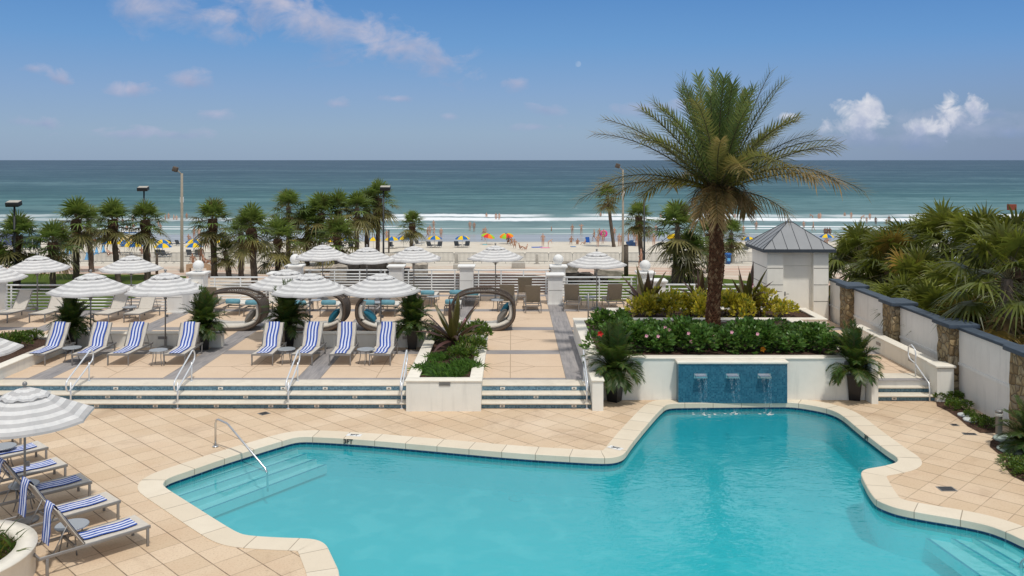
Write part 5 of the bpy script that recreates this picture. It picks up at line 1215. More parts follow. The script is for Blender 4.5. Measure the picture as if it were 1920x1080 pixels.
# parasols
def mk_parasol(seed, tilt=0.0):
    o = thing('parasol', 'x', 'parasol', (0, 0, -500), 0, 'grey and white striped parasols'); Rr = 1.34; zr, za = 1.99, 2.49; r = random.Random(seed)
    mb = MB(); mb.tube([(0, 0, 0), (0, 0, 2.55)], .024, 10); mb.build('pole', M['alu'], o)
    mb = MB(); mb.lathe([(.27, 0), (.27, .035), (.20, .06), (.045, .09), (.04, .32)], 24); mb.build('base', M['alu'], o)
    mb = MB(); nr, nu = 8, 6; ri = .36
    def pt(k, u, v):      # panel k of 8, u across, v from top edge (0) to rim (1)
        a0, a1 = k * PI / 4 + PI / 8, (k + 1) * PI / 4 + PI / 8; rr = ri + (Rr - ri) * v; z = za - .05 - (za - .05 - zr) * (v ** .95); sag = math.sin(PI * u) * (.035 * v + .01)
        p = Vector((math.cos(a0), math.sin(a0), 0)).lerp(Vector((math.cos(a1), math.sin(a1), 0)), u) * rr * (1 - .045 * math.sin(PI * u) * v); return Vector((p.x, p.y, z - sag))
    for k in range(8):
        for i in range(nr):
            for j in range(nu):
                q = [(j / nu, i / nr), ((j + 1) / nu, i / nr), ((j + 1) / nu, (i + 1) / nr), (j / nu, (i + 1) / nr)]; mb.poly([pt(k, u, v) for u, v in q], 0, None, q, True)
        for j in range(nu):       # short hem
            a, b_ = pt(k, j / nu, 1), pt(k, (j + 1) / nu, 1); mb.poly([a, b_, b_ * 1.006 - Vector((0, 0, .055)), a * 1.006 - Vector((0, 0, .055))], 0, None, [(0, .93)] * 4)
    ca = mb.build('canopy', M['canopy'], o)
    mb = MB(); nv, na = 5, 64
    def vt(i, j):
        v = i / nv; a = 2 * PI * j / na + PI / 8; w = (math.sin(a * 16 + seed) * .5 + math.sin(a * 7) * .5) * .022 * v; oc = math.cos(((a - PI / 8) % (PI / 4)) - PI / 8); rr = .03 + .45 * v; return Vector((rr * math.cos(a) / max(oc, .92) * .96, rr * math.sin(a) / max(oc, .92) * .96, za + .075 - .165 * v ** 1.15 + w))
    for i in range(nv):
        for j in range(na): mb.poly([vt(i, j), vt(i + 1, j), vt(i + 1, j + 1), vt(i, j + 1)], 0, None, [(j / na, i / nv), (j / na, (i + 1) / nv), ((j + 1) / na, (i + 1) / nv), ((j + 1) / na, i / nv)], True)
    mb.build('vent_cap', M['vent'], ca)
    mb = MB(); mb.lathe([(.035, 2.54), (.035, 2.57), (.02, 2.58), (.02, 2.59), (.045, 2.61), (.05, 2.635), (.04, 2.665), (.01, 2.68)], 12); mb.build('finial', M['alu'], o)
    for k in range(8):
        a = k * PI / 4 + PI / 8; c, s = math.cos(a), math.sin(a); mb = MB(); mb.tube([(.04 * c, .04 * s, 2.36), (.97 * Rr * c, .97 * Rr * s, zr - .02)], .008, 4); q = mb.build('rib', M['alu'], o)
        mb = MB(); mb.tube([(.04 * c, .04 * s, 1.72), (.62 * Rr * c, .62 * Rr * s, zr + .12)], .007, 4); mb.build('strut', M['alu'], q)
    mb = MB(); mb.lathe([(.05, 1.66), (.05, 1.76)], 10); mb.build('hub', M['alu'], o); mb = MB(); mb.box((.05, 0, 1.1), (.09, .05, .09)); mb.build('crank', M['alu'], o)
    return o
pz = mk_parasol(2); PAR = [(Vector((-8.97, 16.25, 0)), 'large striped parasol over the pool loungers at the lower left', 1.0, R(14)), (PX(170, 28.8, MID), 'striped parasol above the second and third terrace loungers', .97, .1), (PX(310, 28.9, MID), 'striped parasol beside the fourth terrace lounger', .97, .35), (PX(581, 28.75, MID), 'striped parasol above the sixth terrace lounger', .97, .2), (PX(714, 28.75, MID), 'striped parasol near the eighth terrace lounger, above the third wicker daybed', .97, .5), (PX(537, 30.3, MID), 'striped parasol half hidden behind its right neighbour and the dense potted palm', .95, .7),
 (PX(70, 35.3, MID), 'striped parasol in the rear left in front of the short palms', .92, .3), (PX(246, 35.3, MID), 'striped parasol in the rear left over the last beige loungers', .92, .6), (PX(605, 39.2, MID), 'striped parasol at the rear railing, left of three, in front of the thicket', .94, .2), (PX(688, 37.9, MID), 'striped parasol at the rear railing, middle of three', .95, .45), (PX(776, 38.6, MID), 'striped parasol at the rear railing, right of three', .94, .05), (PX(929, 38.9, MID), 'striped parasol alone in front of the right rear railing', .94, .65), (PX(1119, 36.6, MID), 'striped parasol over the brown loungers on the right', .93, .3),
 (PX(-22, 32.0, MID), 'striped parasol cut off by the left edge, upper one', .95, .2), (Vector((-13.6, 21.9, 0)), 'striped parasol on the pool deck cut off by the left edge', .97, .1)]
for i, (p, lab, s, rz) in enumerate(PAR):
    if i == 0: o = pz; o.location = p; o.rotation_euler.z = rz; o['label'] = lab
    else: o = dup(pz, p, rz, lab)
    o.scale = (s, s, s) if i else (.88, .88, .96)
o = thing('parasol_stand', 'empty grey parasol stand with short pole behind the big planter', 'stand', PX(1103, 33.2, MID)); mb = MB(); mb.lathe([(.30, 0), (.30, .03), (.22, .06), (.05, .10), (.04, .2)], 24); mb.build('base', M['alu'], o); mb = MB(); mb.tube([(0, 0, .1), (0, 0, 1.15)], .03, 10); mb.build('pole', M['alu'], o)

# wicker daybeds: a closed oval of wicker lying on its long flat side
def mk_daybed(mirror):
    o = thing('daybed', 'x', 'daybed', (0, 0, -500), 0, 'round wicker daybeds'); D = .98; sg = -1 if mirror else 1
    def c(t):        # t in 0..1 around the oval, starting at the open foot, running along the base to the curl
        th = 2 * PI * t - PI; n = 2.5; ct, st = math.cos(th), math.sin(th)
        x = 1.14 * math.copysign(abs(ct) ** (2 / n), ct); z = .70 + .70 * math.copysign(abs(st) ** (2 / n), st)
        x += .16 * (z - .7) * -1 * 0; return Vector((sg * x, 0, z))
    N = 64; P = [c(i / N) for i in range(N)]; cen = Vector((0, 0, .7))
    for s in (-1, 1):
        mb = MB(); mb.tube([p + Vector((0, s * D / 2, 0)) for p in P], [.062 if p.z < .9 else .05 for p in P], 8, closed=True); mb.build('rim', M['wicker'], o)
    mb = MB()
    inn = [cen + (p - cen) * .965 for p in P]; out = [cen + (p - cen) * 1.03 for p in P]
    for i in range(N):
        j = (i + 1) % N; a, b_ = P[i], P[j]
        if a.z < .80 and b_.z < .80 or (sg * a.x > .6 and a.z < 1.05):
            y = D / 2 - .02
            mb.poly([inn[i] + Vector((0, -y, 0)), inn[j] + Vector((0, -y, 0)), inn[j] + Vector((0, y, 0)), inn[i] + Vector((0, y, 0))], 0, None, None, True); mb.poly([out[i] + Vector((0, y, 0)), out[j] + Vector((0, y, 0)), out[j] + Vector((0, -y, 0)), out[i] + Vector((0, -y, 0))], 0, None, None, True)
    mb.build('shell', M['wicker'], o)
    mb = MB()
    for i in range(N):
        if P[i].z > .78:
            mb.tube([P[i] + Vector((0, -D / 2, 0)), P[i] + Vector((0, D / 2, 0))], .012, 4)
            q = P[i].lerp(P[(i + 1) % N], .5); mb.tube([q + Vector((0, -D / 2, 0)), q + Vector((0, D / 2, 0))], .012, 4)
    for y in (-.25, 0, .25):
        seg = [p + Vector((0, y, 0)) for p in P if p.z > .76]; mb.tube(sorted(seg, key=lambda v: math.atan2(v.z - .7, v.x)), .012, 4)
    mb.build('lattice_hood', M['wicker'], o)
    # mattress: along the base and up the curl
    mb = MB(); idx = [i for i in range(N) if (P[i].z < .55 and sg * P[i].x > -1.1) or (sg * P[i].x > .3 and P[i].z < 1.02)]; k = None
    Q = [(P[i], (cen - P[i]).normalized()) for i in idx]; y = D / 2 - .05
    Q = [q for q in Q if q[0].z < 1.02 and (q[0].z < .45 or sg * q[0].x > 0)]
    for j, (p, nn) in enumerate(Q):
        nn = Vector((nn.x * .9, 0, nn.z)) if p.z > .3 else Vector((0, 0, 1)); t0, t1 = .06, .19
        cur = mb.add([p + nn * t0 + Vector((0, -y, 0)), p + nn * t0 + Vector((0, y, 0)), p + nn * t1 + Vector((0, y, 0)), p + nn * (t1 + .01) + Vector((0, y * .6, 0)), p + nn * (t1 + .01) + Vector((0, -y * .6, 0)), p + nn * t1 + Vector((0, -y, 0))])
        if k is not None:
            for e in range(6): mb.face((k + e, k + (e + 1) % 6, cur + (e + 1) % 6, cur + e), 0, None, True)
        else: mb.face((cur + 5, cur + 4, cur + 3, cur + 2, cur + 1, cur), 0)
        k = cur
    mb.face([k + e for e in range(6)], 0); mb.build('mattress', M['cushion'], o)
    return o
dR = mk_daybed(False); dL = mk_daybed(True)
mb = MB(); n = 12; W2, H2 = .27, .20
for i in range(n):
    for j in range(n):
        pass
def pillow_mesh(mat):
    bm = bmesh.new(); bmesh.ops.create_grid(bm, x_segments=12, y_segments=12, size=1.0); top = []
    mb = MB(); n = 12
    for sgn in (1, -1):
        k = len(mb.v)
        for j in range(n + 1):
            for i in range(n + 1):
                u, v = i / n * 2 - 1, j / n * 2 - 1; th = .12 * (1 - abs(u) ** 3) ** .6 * (1 - abs(v) ** 3) ** .6; pin = 1 - .06 * (1 - u * u) * 0; mb.v.append((u * .28 * (1 - .07 * (1 - abs(v))), v * .22 * (1 - .07 * (1 - abs(u))), sgn * th))
        for j in range(n):
            for i in range(n):
                f = [k + j * (n + 1) + i, k + j * (n + 1) + i + 1, k + (j + 1) * (n + 1) + i + 1, k + (j + 1) * (n + 1) + i]; mb.face(f if sgn > 0 else f[::-1], 0, None, True)
    bm.free(); me = mb.mesh('pillow'); me.materials.append(mat); return me
pT, pG = pillow_mesh(M['teal']), pillow_mesh(M['greycush'])
def put_pillow(me, p, sg, lab, ang=52, s=1.0):
    q = link('pillow', me, None, p); q.rotation_euler = (0, R(-ang * sg), 0); q.scale = (s, s * 1.2, s); tag(q, lab, 'cushion')
for i, (px, mir, lab) in enumerate(((437, False, 'wicker daybed at the left with grey cushion, behind the potted palm'), (592, False, 'wicker daybed second from left with teal cushion at its right curl'), (731, True, 'wicker daybed curling to the left with teal cushion'), (906, False, 'rightmost wicker daybed with grey cushions behind the bronze lily'))):
    p = PX(px, 32.35, MID)
    if i == 0: o = dR; o.location = p; o['label'] = lab
    elif mir: o = dL; o.location = p; o['label'] = lab
    else: o = dup(dR, p, 0, lab)
    sg = -1 if mir else 1
    b = p + Vector((sg * .70, -.10, .50)); 
    if i in (1, 2): put_pillow(pT, b, sg, 'teal cushion in the ' + ('second', 'left-curling')[i - 1] + ' wicker daybed', 42 if i == 2 else 52)
    else: put_pillow(pG, b, sg, 'grey cushion in the ' + ('leftmost' if i == 0 else 'rightmost') + ' wicker daybed')
    if i == 3: put_pillow(pT, p + Vector((.80, .22, .66)), 1, 'teal cushion behind the grey one in the rightmost daybed', 58)
# ------------------------------------------------------------------ promenade furniture
def barrier_proto():
    o = thing('crowd_barrier', 'grey steel crowd barrier in the long row between promenade and beach', 'barrier', (0, 0, -500), 0, 'crowd barriers along the beach edge'); w = 2.36
    mb = MB(); mb.tube([(-w / 2, 0, .2), (-w / 2, 0, 1.0), (-w / 2 + .08, 0, 1.08), (w / 2 - .08, 0, 1.08), (w / 2, 0, 1.0), (w / 2, 0, .2)], .028, 5, closed=True); mb.build('frame', M['barrier'], o)
    mb = MB()
    for i in range(1, 18): x = -w / 2 + w * i / 18; mb.box((x, 0, .64), (.03, .03, .88))
    mb.build('bars', M['barrier'], o)
    for s in (-1, 1):
        mb = MB(); mb.tube([(s * .8, -.28, .02), (s * .8, 0, .2), (s * .8, .28, .02)], .018, 4); mb.build('foot', M['barrier'], o)
    return o
M['barrier'] = plain('galvanised_steel', (.10, .105, .11), .6, .0)
br = barrier_proto(); xs = [-56 + 2.44 * i for i in range(36)]; rr_ = random.Random(5)
for i, x in enumerate(xs):
    p = Vector((x, 91.0 + rr_.uniform(-.12, .12), gz(91.0)))
    if i == 0: br.location = p
    else: dup(br, p, R(rr_.uniform(-2, 2)))
for px, py, lab in ((466, 494, 'grey concrete post behind the barrier-side trunks, between two palms'), (856, 494, 'grey concrete post just left of the lone rear parasol'), (1007, 495, 'dark grey concrete post right of the lone rear parasol'), (1247, 494, 'grey concrete post left of the big palm at the date palm'), (1374, 494, 'grey concrete post beside the blue bin')):
    o = thing('concrete_post', lab, 'post', GB(px, py)); mb = MB(); mb.box((0, 0, .5), (.30, .30, 1.0), bev=.02); mb.build('shaft', M['concrete'], o); mb = MB(); mb.box((0, 0, .03), (.6, .5, .06)); mb.build('footing', M['concrete'], o)
for px, py, w, lab in ((101, 514, 2.3, 'tan concrete bench right of the two leftmost palms'), (247, 513, 2.2, 'tan concrete bench under the second rear-left parasol'), (372, 509, 2.2, 'tan concrete bench behind the left ball pillar with people on it')):
    b = GB(px, py); o = thing('concrete_bench', lab, 'bench', b); mb = MB(); k = 10
    pts = [(-w / 2, .32)] + [(-w / 2 + w * i / k, .66 + .10 * math.sin(PI * i / k)) for i in range(k + 1)] + [(w / 2, .32)]; n = mb.add([(x, -.12, z) for x, z in pts] + [(x, .12, z) for x, z in pts]); q = len(pts)
    mb.face(list(range(n, n + q)), 0); mb.face(list(range(n + 2 * q - 1, n + q - 1, -1)), 0)
    for i in range(q): mb.face((n + i, n + q + i, n + q + (i + 1) % q, n + (i + 1) % q), 0)
    mb.build('backrest', M['tancon'], o)
    mb = MB(); mb.box((0, .32, .40), (w - .1, .42, .10)); mb.build('seat', M['tancon'], o)
    for s in (-1, 1): mb = MB(); mb.box((s * (w / 2 - .16), .1, .16), (.3, .5, .32)); mb.build('leg', M['tancon'], o)
# stacked rock cascade behind the rear railing
def rockmesh(mb, c, d, seed, m=0):
    bm = bmesh.new(); bmesh.ops.create_cube(bm, size=1.0); bmesh.ops.subdivide_edges(bm, edges=bm.edges[:], cuts=3, use_grid_fill=True)
    for v in bm.verts:
        n_ = mnoise.noise_vector(v.co * 1.7 + Vector((seed, seed * .7, 0))); v.co = Vector((v.co.x * d[0], v.co.y * d[1], v.co.z * d[2])) + Vector((n_.x * d[0], n_.y * d[1], n_.z * d[2])) * .16
    k = mb.add([Vector(c) + v.co for v in bm.verts])
    for f in bm.faces: mb.face([k + v.index for v in f.verts], m)
    bm.free()
o = thing('rock_cascade', 'dark stepped slate cascade with pale boulders behind the rear railing', 'rockery', PX(690, 74, gz(74)))
mb = MB(); r = random.Random(3)
for lv in range(6):
    w = 8.4 - lv * .95; n = int(w / 1.1)
    for i in range(n): mb.box((-w / 2 + w * (i + .5) / n + 1.0 - lv * .42 + r.uniform(-.05, .05), r.uniform(-.1, .1) + lv * .35, .16 + lv * .31), (w / n - .03, 1.0 + r.uniform(0, .25), .27), rz=r.uniform(-.03, .03))
mb.box((1.5, -4.2, .03), (15.5, 8.5, .10)); mb.build('slate_steps', M['darkrock'], o)
for x, y, z, d, s in ((-2.3, -.7, .55, (1.3, 1.0, 1.5), 1), (4.4, -.3, .9, (1.2, .8, 1.0), 2), (2.4, .2, 1.6, (1.3, .9, .9), 3), (-4.6, -.3, .4, (1.2, 1, .9), 4)):
    mb = MB(); rockmesh(mb, (x, y, z), d, s); mb.build('boulder', M['rock'], o)
o = thing('rock_cascade', 'dark mossy rocks with pale flat boulders right of the inner ball pillar', 'rockery', PX(1085, 72, gz(72)))
mb = MB()
for i in range(9): rockmesh(mb, (r.uniform(-1.8, 1.8), r.uniform(-.5, .8), r.uniform(.15, .7)), (1.3, .9, .6), 20 + i)
mb.build('dark_rocks', M['darkrock'], o)
for x, z, d in ((-.9, 1.35, (1.5, .9, .8)), (2.4, .75, (2.0, .9, .7)), (-1.9, 1.1, (.9, .7, .6))): mb = MB(); rockmesh(mb, (x, 0, z), d, 40 + x); mb.build('boulder', M['rock'], o)
for px, py, w, lab in ((866, 507, 1.6, 'low concrete block on the promenade left of the lone rear parasol'), (972, 503, 1.3, 'low concrete block on the promenade under the lone rear parasol'), (1138, 495, 1.0, 'low concrete block behind the right parasol'), (752, 497, .8, 'small wooden box at the end of the dark cascade')):
    tag(MB_ := (lambda m_: m_)(None) or (lambda: (lambda mb: (mb.box((0, 0, .28), (w, .6, .56), bev=.03), mb.build('concrete_block', M['concrete'], None, GB(px, py)))[1])(MB()))(), lab, 'block')
# bins and small sign
o = thing('trash_bin', 'blue plastic rubbish bin by the barriers left of the hut', 'bin', GB(1365, 495)); bb = plain('bin_blue', (.015, .11, .38), .4); mb = MB(); mb.lathe([(.24, 0), (.34, .95), (.37, .96), (.37, 1.04), (.3, 1.05)], 16); mb.build('body', bb, o); mb = MB(); mb.lathe([(.37, 1.04), (.38, 1.07), (.2, 1.13)], 16); mb.build('rim', bb, o)
mb = MB(); mb.box((0, -.33, .48), (.32, .02, .3)); mb.build('sticker', plain('bin_label', (.12, .42, .75), .5), o)
o = thing('notice_board', 'small yellow notice board beside the date palm trunk at the barriers', 'sign', GB(1353, 495)); mb = MB(); mb.box((0, 0, .75), (.5, .05, .75)); mb.build('panel', plain('yellow_paint', (.7, .58, .02), .5), o); mb = MB(); mb.box((.26, 0, .75), (.08, .08, 1.5)); mb.build('post', M['dark_metal'], o)
# lamp posts
def pole_lamp(px, basey, topy, head, lab, mat, r0, arm=0.0, base=None):
    b = base if base is not None else GB(px, basey); h = PW(px, topy, b.y).z - b.z; o = thing('street_lamp', lab, 'lamp post', b)
    mb = MB(); mb.tube([(0, 0, 0), (0, 0, .6), (0, 0, h)], [r0 * 1.25, r0, r0 * .72], 10); mb.build('pole', mat, o)
    if head == 'box':
        mb = MB(); mb.box((.0 + arm, -.1, h + .16), (1.0, .62, .34), M=Matrix.Rotation(R(14), 3, 'X'), bev=.03); mb.build('lamp_head', M['alu'] if mat != M['dark_metal'] else M['dark_metal'], o)
        mb = MB(); mb.box((arm, -.1, h + .345), (.94, .56, .03), M=Matrix.Rotation(R(14), 3, 'X')); mb.build('lamp_lid', M['concrete'], o); mb = MB(); mb.box((arm * .5, 0, h - .03), (.10, .1, .16)); mb.build('bracket', mat, o)
    elif head == 'cobra':
        mb = MB(); mb.tube([(0, 0, h - .5), (-.1, 0, h), (-.45, -.1, h + .32)], [.06, .05, .045], 8); mb.build('arm', mat, o)
        mb = MB(); mb.box((-.55, -.15, h + .38), (.45, .4, .45), M=Matrix.Rotation(R(18), 3, 'Y'), bev=.06); mb.build('lamp_head', M['wood'], o)
        mb = MB(); mb.box((0, 0, h - 2.4), (.32, .06, .5)); mb.build('sign_plate', M['rail'], o)
    return o
pole_lamp(270, 500, 357, 'box', 'dark street lamp with box head between the left palms', M['dark_metal'], .10, -.05); pole_lamp(27, 545, 386, 'box', 'grey box lamp above the second palm from the left edge', M['dark_metal'], .10); pole_lamp(341, 511, 325, 'cobra', 'tall tan lamp pole left of the round-crowned palm', M['pole_tan'], .15)
pole_lamp(719, 500, 356, 'box', 'grey box lamp at the tallest palm of the middle group', M['dark_metal'], .10, .2); pole_lamp(1168, 497, 318, 'cobra', 'tall tan pole left of the date palm, its top among the fronds', M['pole_tan'], .13); pole_lamp(1208, 498, 372, 'none', 'dark blue-grey pole in front of the small palm left of the date palm', M['dark_metal'], .10)
for px, py, ty, lab, mt, rr0 in ((294, 514, 476, 'short weathered wooden post under the second rear-left parasol', 'wood', .12), (1174, 518, 460, 'thick dark wooden post at the foot of the tan pole', 'wood', .2), (729, 474, 432, 'slim beach shower post with small head, near the middle palms', 'wood', .1), (1121, 518, 497, 'short dark post on the lawn edge under the right parasol', 'wood', .07)):
    b = GB(px, py); h = PW(px, ty, b.y).z - b.z; o = thing('wooden_post', lab, 'post', b); mb = MB(); mb.tube([(0, 0, 0), (0, 0, h)], rr0, 8); mb.build('shaft', M[mt], o); mb = MB(); mb.lathe([(rr0 * 1.1, h), (rr0 * 1.1, h + .04), (.02, h + .08)], 8); mb.build('cap', M[mt], o)
# yellow kiosk behind the clump of fan palms
o = thing('kiosk', 'yellow kiosk with white flat roof glimpsed through the palms at right', 'building', PX(1868, 47, 0)); ky = plain('kiosk_yellow', (.62, .42, .03), .7); mb = MB(); mb.box((0, 0, .6), (3.6, 2.4, 1.2)); mb.build('wall', ky, o); mb = MB(); mb.box((0, 0, 1.32), (4.2, 3.0, .22), bev=.03); mb.build('roof', M['rail'], o)
mb = MB(); mb.box((-.7, -1.22, .55), (.7, .05, .8)); mb.build('door', plain('kiosk_orange', (.55, .2, .02), .7), o)
o = thing('signal_box', 'small red-brown box on a pole above the palms at the top right', 'box', PX(1897, 60, gz(60))); h = PW(1897, 394, 60).z - gz(60); mb = MB(); mb.tube([(0, 0, 0), (0, 0, h)], .05, 6); mb.build('pole', M['wood'], o); mb = MB(); mb.box((0, 0, h + .2), (.5, .3, .4)); mb.build('body', plain('red_brown', (.25, .06, .03), .7), o)

# ------------------------------------------------------------------ the beach
YELW, BLUE = plain('umbrella_yellow', (.78, .52, .01), .8), plain('umbrella_blue', (.01, .12, .36), .8)
RB = [plain('umbrella_' + n_, c, .8) for n_, c in (('red', (.65, .03, .02)), ('orange', (.85, .22, .01)), ('lime', (.3, .55, .03)), ('cyan', (.02, .38, .55)), ('royal', (.01, .12, .4)))]
def beach_umb(mats):
    mb = MB(); n = 8
    for k in range(n):
        for i in range(4):
            for s in range(3):
                a0 = 2 * PI * (k + s / 3) / n; a1 = 2 * PI * (k + (s + 1) / 3) / n; p0, p1 = R(8 + 54 * i / 4), R(8 + 54 * (i + 1) / 4)
                f = lambda a, p: Vector((1.12 * math.sin(p) / math.sin(R(62)) * math.cos(a), 1.12 * math.sin(p) / math.sin(R(62)) * math.sin(a), 1.75 + .95 * (math.cos(p) - 1)))
                mb.poly([f(a0, p0), f(a0, p1), f(a1, p1), f(a1, p0)], k % len(mats), None, None, True)
    me = mb.mesh('canopy'); 
    for m in mats: me.materials.append(m)
    return me
cU = [beach_umb([YELW, BLUE]), beach_umb([RB[3], RB[4], YELW, RB[1], RB[2], RB[0], RB[1], RB[2]])]
mb = MB(); mb.tube([(0, 0, 0), (0, 0, 1.75)], .025, 6); polem = mb.mesh('pole'); polem.materials.append(M['rail'])
UMB = [(206, 474, 0, 'left of the first slim palm trunk, leftmost of all'), (233, 474, 0, 'right of the first slim palm trunk beside the snack cart'), (243, 478, 0, 'in front of the snack cart, lower left of the pair'), (252, 480, 0, 'in front of the snack cart, right of the pair'), (304, 473, 0, 'left of the tan lamp pole, rear of a pair'), (305, 482, 0, 'left of the tan lamp pole, front of a pair'), (363, 472, 0, 'right of the tan lamp pole, rear of a pair'), (364, 481, 0, 'right of the tan lamp pole, front of a pair'), (415, 471, 0, 'just right of the round-crowned palm trunk'), (478, 471, 0, 'behind the trunk of the dark palm left of the thicket'), (560, 470, 0, 'glimpsed between the thicket trunks, left'), (619, 470, 0, 'glimpsed between the thicket trunks, right'), (651, 466, 0, 'just right of the thicket'), (700, 467, 0, 'behind the two tallest middle trunks'), (735, 466, 0, 'beside the beach shower post'), (757, 464, 0, 'left of the lone small beach palm'), (815, 464, 0, 'with two loungers, right of the lone small palm'), (867, 464, 0, 'with two loungers, left of the rainbow pair'), (912, 458, 1, 'left of the rainbow pair, orange and green'), (951, 457, 1, 'right of the rainbow pair, cyan and red'), (1404, 466, 0, 'between the date palm and the hut roof'), (1550, 460, 0, 'right of the hut roof')]
for i, (px, py, v, w) in enumerate(UMB):
    o = thing('beach_umbrella', ('rainbow' if v else 'yellow and blue') + ' beach umbrella ' + w, 'umbrella', GB(px, py), i * .7, 'beach umbrellas on the sand'); link('pole', polem, o); link('canopy', cU[v], o); s = .92; o.scale = (s, s, s)
    if i in (18, 19): o.rotation_euler = (R(8), R(12 if i == 18 else -14), i * .7)
# beach loungers
def bl_mesh():
    mb = MB(); mb.box((0, -.3, .30), (.62, 1.15, .05)); mb.box((0, .5, .55), (.62, .06, .75), M=Matrix.Rotation(R(-28), 3, 'X')); f = mb.mesh('sling'); f.materials.append(plain('beach_sling', (.07, .085, .11), .7))
    mb = MB()
    for x in (-.28, .28):
        for y in (-.75, .3): mb.box((x, y, .14), (.05, .05, .28))
        mb.box((x, -.2, .25), (.05, 1.5, .05))
    g = mb.mesh('frame'); g.materials.append(M['rail']); return f, g
blf, blg = bl_mesh()
def put_bl(px, py, lab, rz): o = thing('beach_lounger', lab, 'lounger', GB(px, py), rz, 'dark beach loungers on the sand'); link('sling', blf, o); link('frame', blg, o)
for px, py, rz, w in ((807, 464, 160, 'left lounger under the umbrella right of the small palm'), (823, 464, 200, 'right lounger under the umbrella right of the small palm'), (858, 463.5, 165, 'left lounger under the umbrella left of the rainbow pair'), (875, 463.5, 195, 'right lounger under the umbrella left of the rainbow pair'), (641, 465, 170, 'left lounger just right of the thicket'), (658, 465, 195, 'right lounger just right of the thicket'), (733, 465, 180, 'lounger beside the beach shower post'), (786, 460, 140, 'tilted lounger right of the lone small palm'), (310, 482, 170, 'lounger under the front umbrella left of the tan pole'), (297, 481, 190, 'lounger beside the front umbrella left of the tan pole'), (358, 481, 175, 'lounger under the front umbrella right of the tan pole'), (372, 481, 190, 'lounger beside the front umbrella right of the tan pole'), (466, 470, 178, 'lounger left of the dark palm trunk'), (484, 470, 182, 'lounger right of the dark palm trunk'), (495, 470, 180, 'lounger left of the thicket, middle of the row'), (510, 470, 176, 'lounger closest to the left of the thicket'), (324, 461, 150, 'lounger near the water right of the umbrella pair'), (337, 461, 160, 'second lounger near the water right of the umbrella pair'), (1398, 471, 170, 'lounger under the umbrella beside the hut roof'), (1250, 461, 90, 'lounger behind the big palm left of the date palm')): put_bl(px, py, 'dark beach lounger, ' + w, R(rz))
# blue sand cones
cm = plain('light_blue_plastic', (.12, .36, .62), .5); mb = MB(); mb.lathe([(.34, 0), (.34, .04), (.22, .06), (.06, .85), (.02, .88)], 10); cmesh = mb.mesh('beach_cone'); cmesh.materials.append(cm)
for i, (px, py) in enumerate(((112, 486), (124, 479), (163, 487), (173, 478), (181, 476), (194, 473), (131, 476))): tag(link('beach_cone', cmesh, None, GB(px, py)), 'light blue sand cone, ' + ('leftmost', 'behind the fence left of the thick trunk', 'right of the thick trunk by the fence', 'between the leaning and the slim trunk, left', 'between the leaning and the slim trunk, middle', 'farthest to the right', 'farthest back near the dark van')[i], 'cone', 'light blue beach cones')
# snack cart
o = thing('snack_cart', 'yellow checkered beach cart with white domed canopy', 'cart', GB(246, 462)); chk = mosaic_mat('checkered_yellow', (.28, .28), [(.75, .45, .04), (.70, .62, .42), (.78, .5, .08), (.72, .66, .5)], (.6, .5, .3), .6)
mb = MB(); mb.box((-.45, 0, .95), (1.6, 1.3, 1.3)); mb.build('body', chk, o); mb = MB(); mb.box((.9, .1, .7), (1.1, 1.2, .8)); mb.build('counter', M['wood'], o)
mb = MB(); n = 8; k = mb.add([(x, y, 2.05 + .55 * math.cos(x / 1.5 * PI / 2 * .95)) for y in (-.85, .85) for x in [-1.5 + 3.0 * i / n for i in range(n + 1)]] + [(x, y, 2.0) for y in (-.85, .85) for x in [-1.5 + 3.0 * i / n for i in range(n + 1)]])
for i in range(n): mb.face((k + i, k + i + 1, k + n + 2 + i, k + n + 1 + i), 0); 
for e in (0, 1):
    a = k + e * (n + 1); b_ = k + (2 + e) * (n + 1); 
    for i in range(n): mb.face((b_ + i, b_ + i + 1, a + i + 1, a + i), 0)
mb.build('canopy', M['rail'], o); mb = MB(); mb.box((0, -.86, 1.97), (3.0, .03, .14)); mb.build('valance', BLUE, o)
for x, y in ((-1.35, -.7), (1.35, -.7), (-1.35, .7), (1.35, .7)): mb = MB(); mb.tube([(x, y, 0), (x, y, 2.05)], .04, 5); mb.build('post', M['rail'], o)
for x in (-.9, .5): mb = MB(); mb.lathe([(.30, -.06), (.33, -.05), (.33, .05), (.30, .06)], 14); w = mb.build('wheel', M['dark_metal'], o, (x, -.68, .32)); w.rotation_euler = (PI / 2, 0, 0)
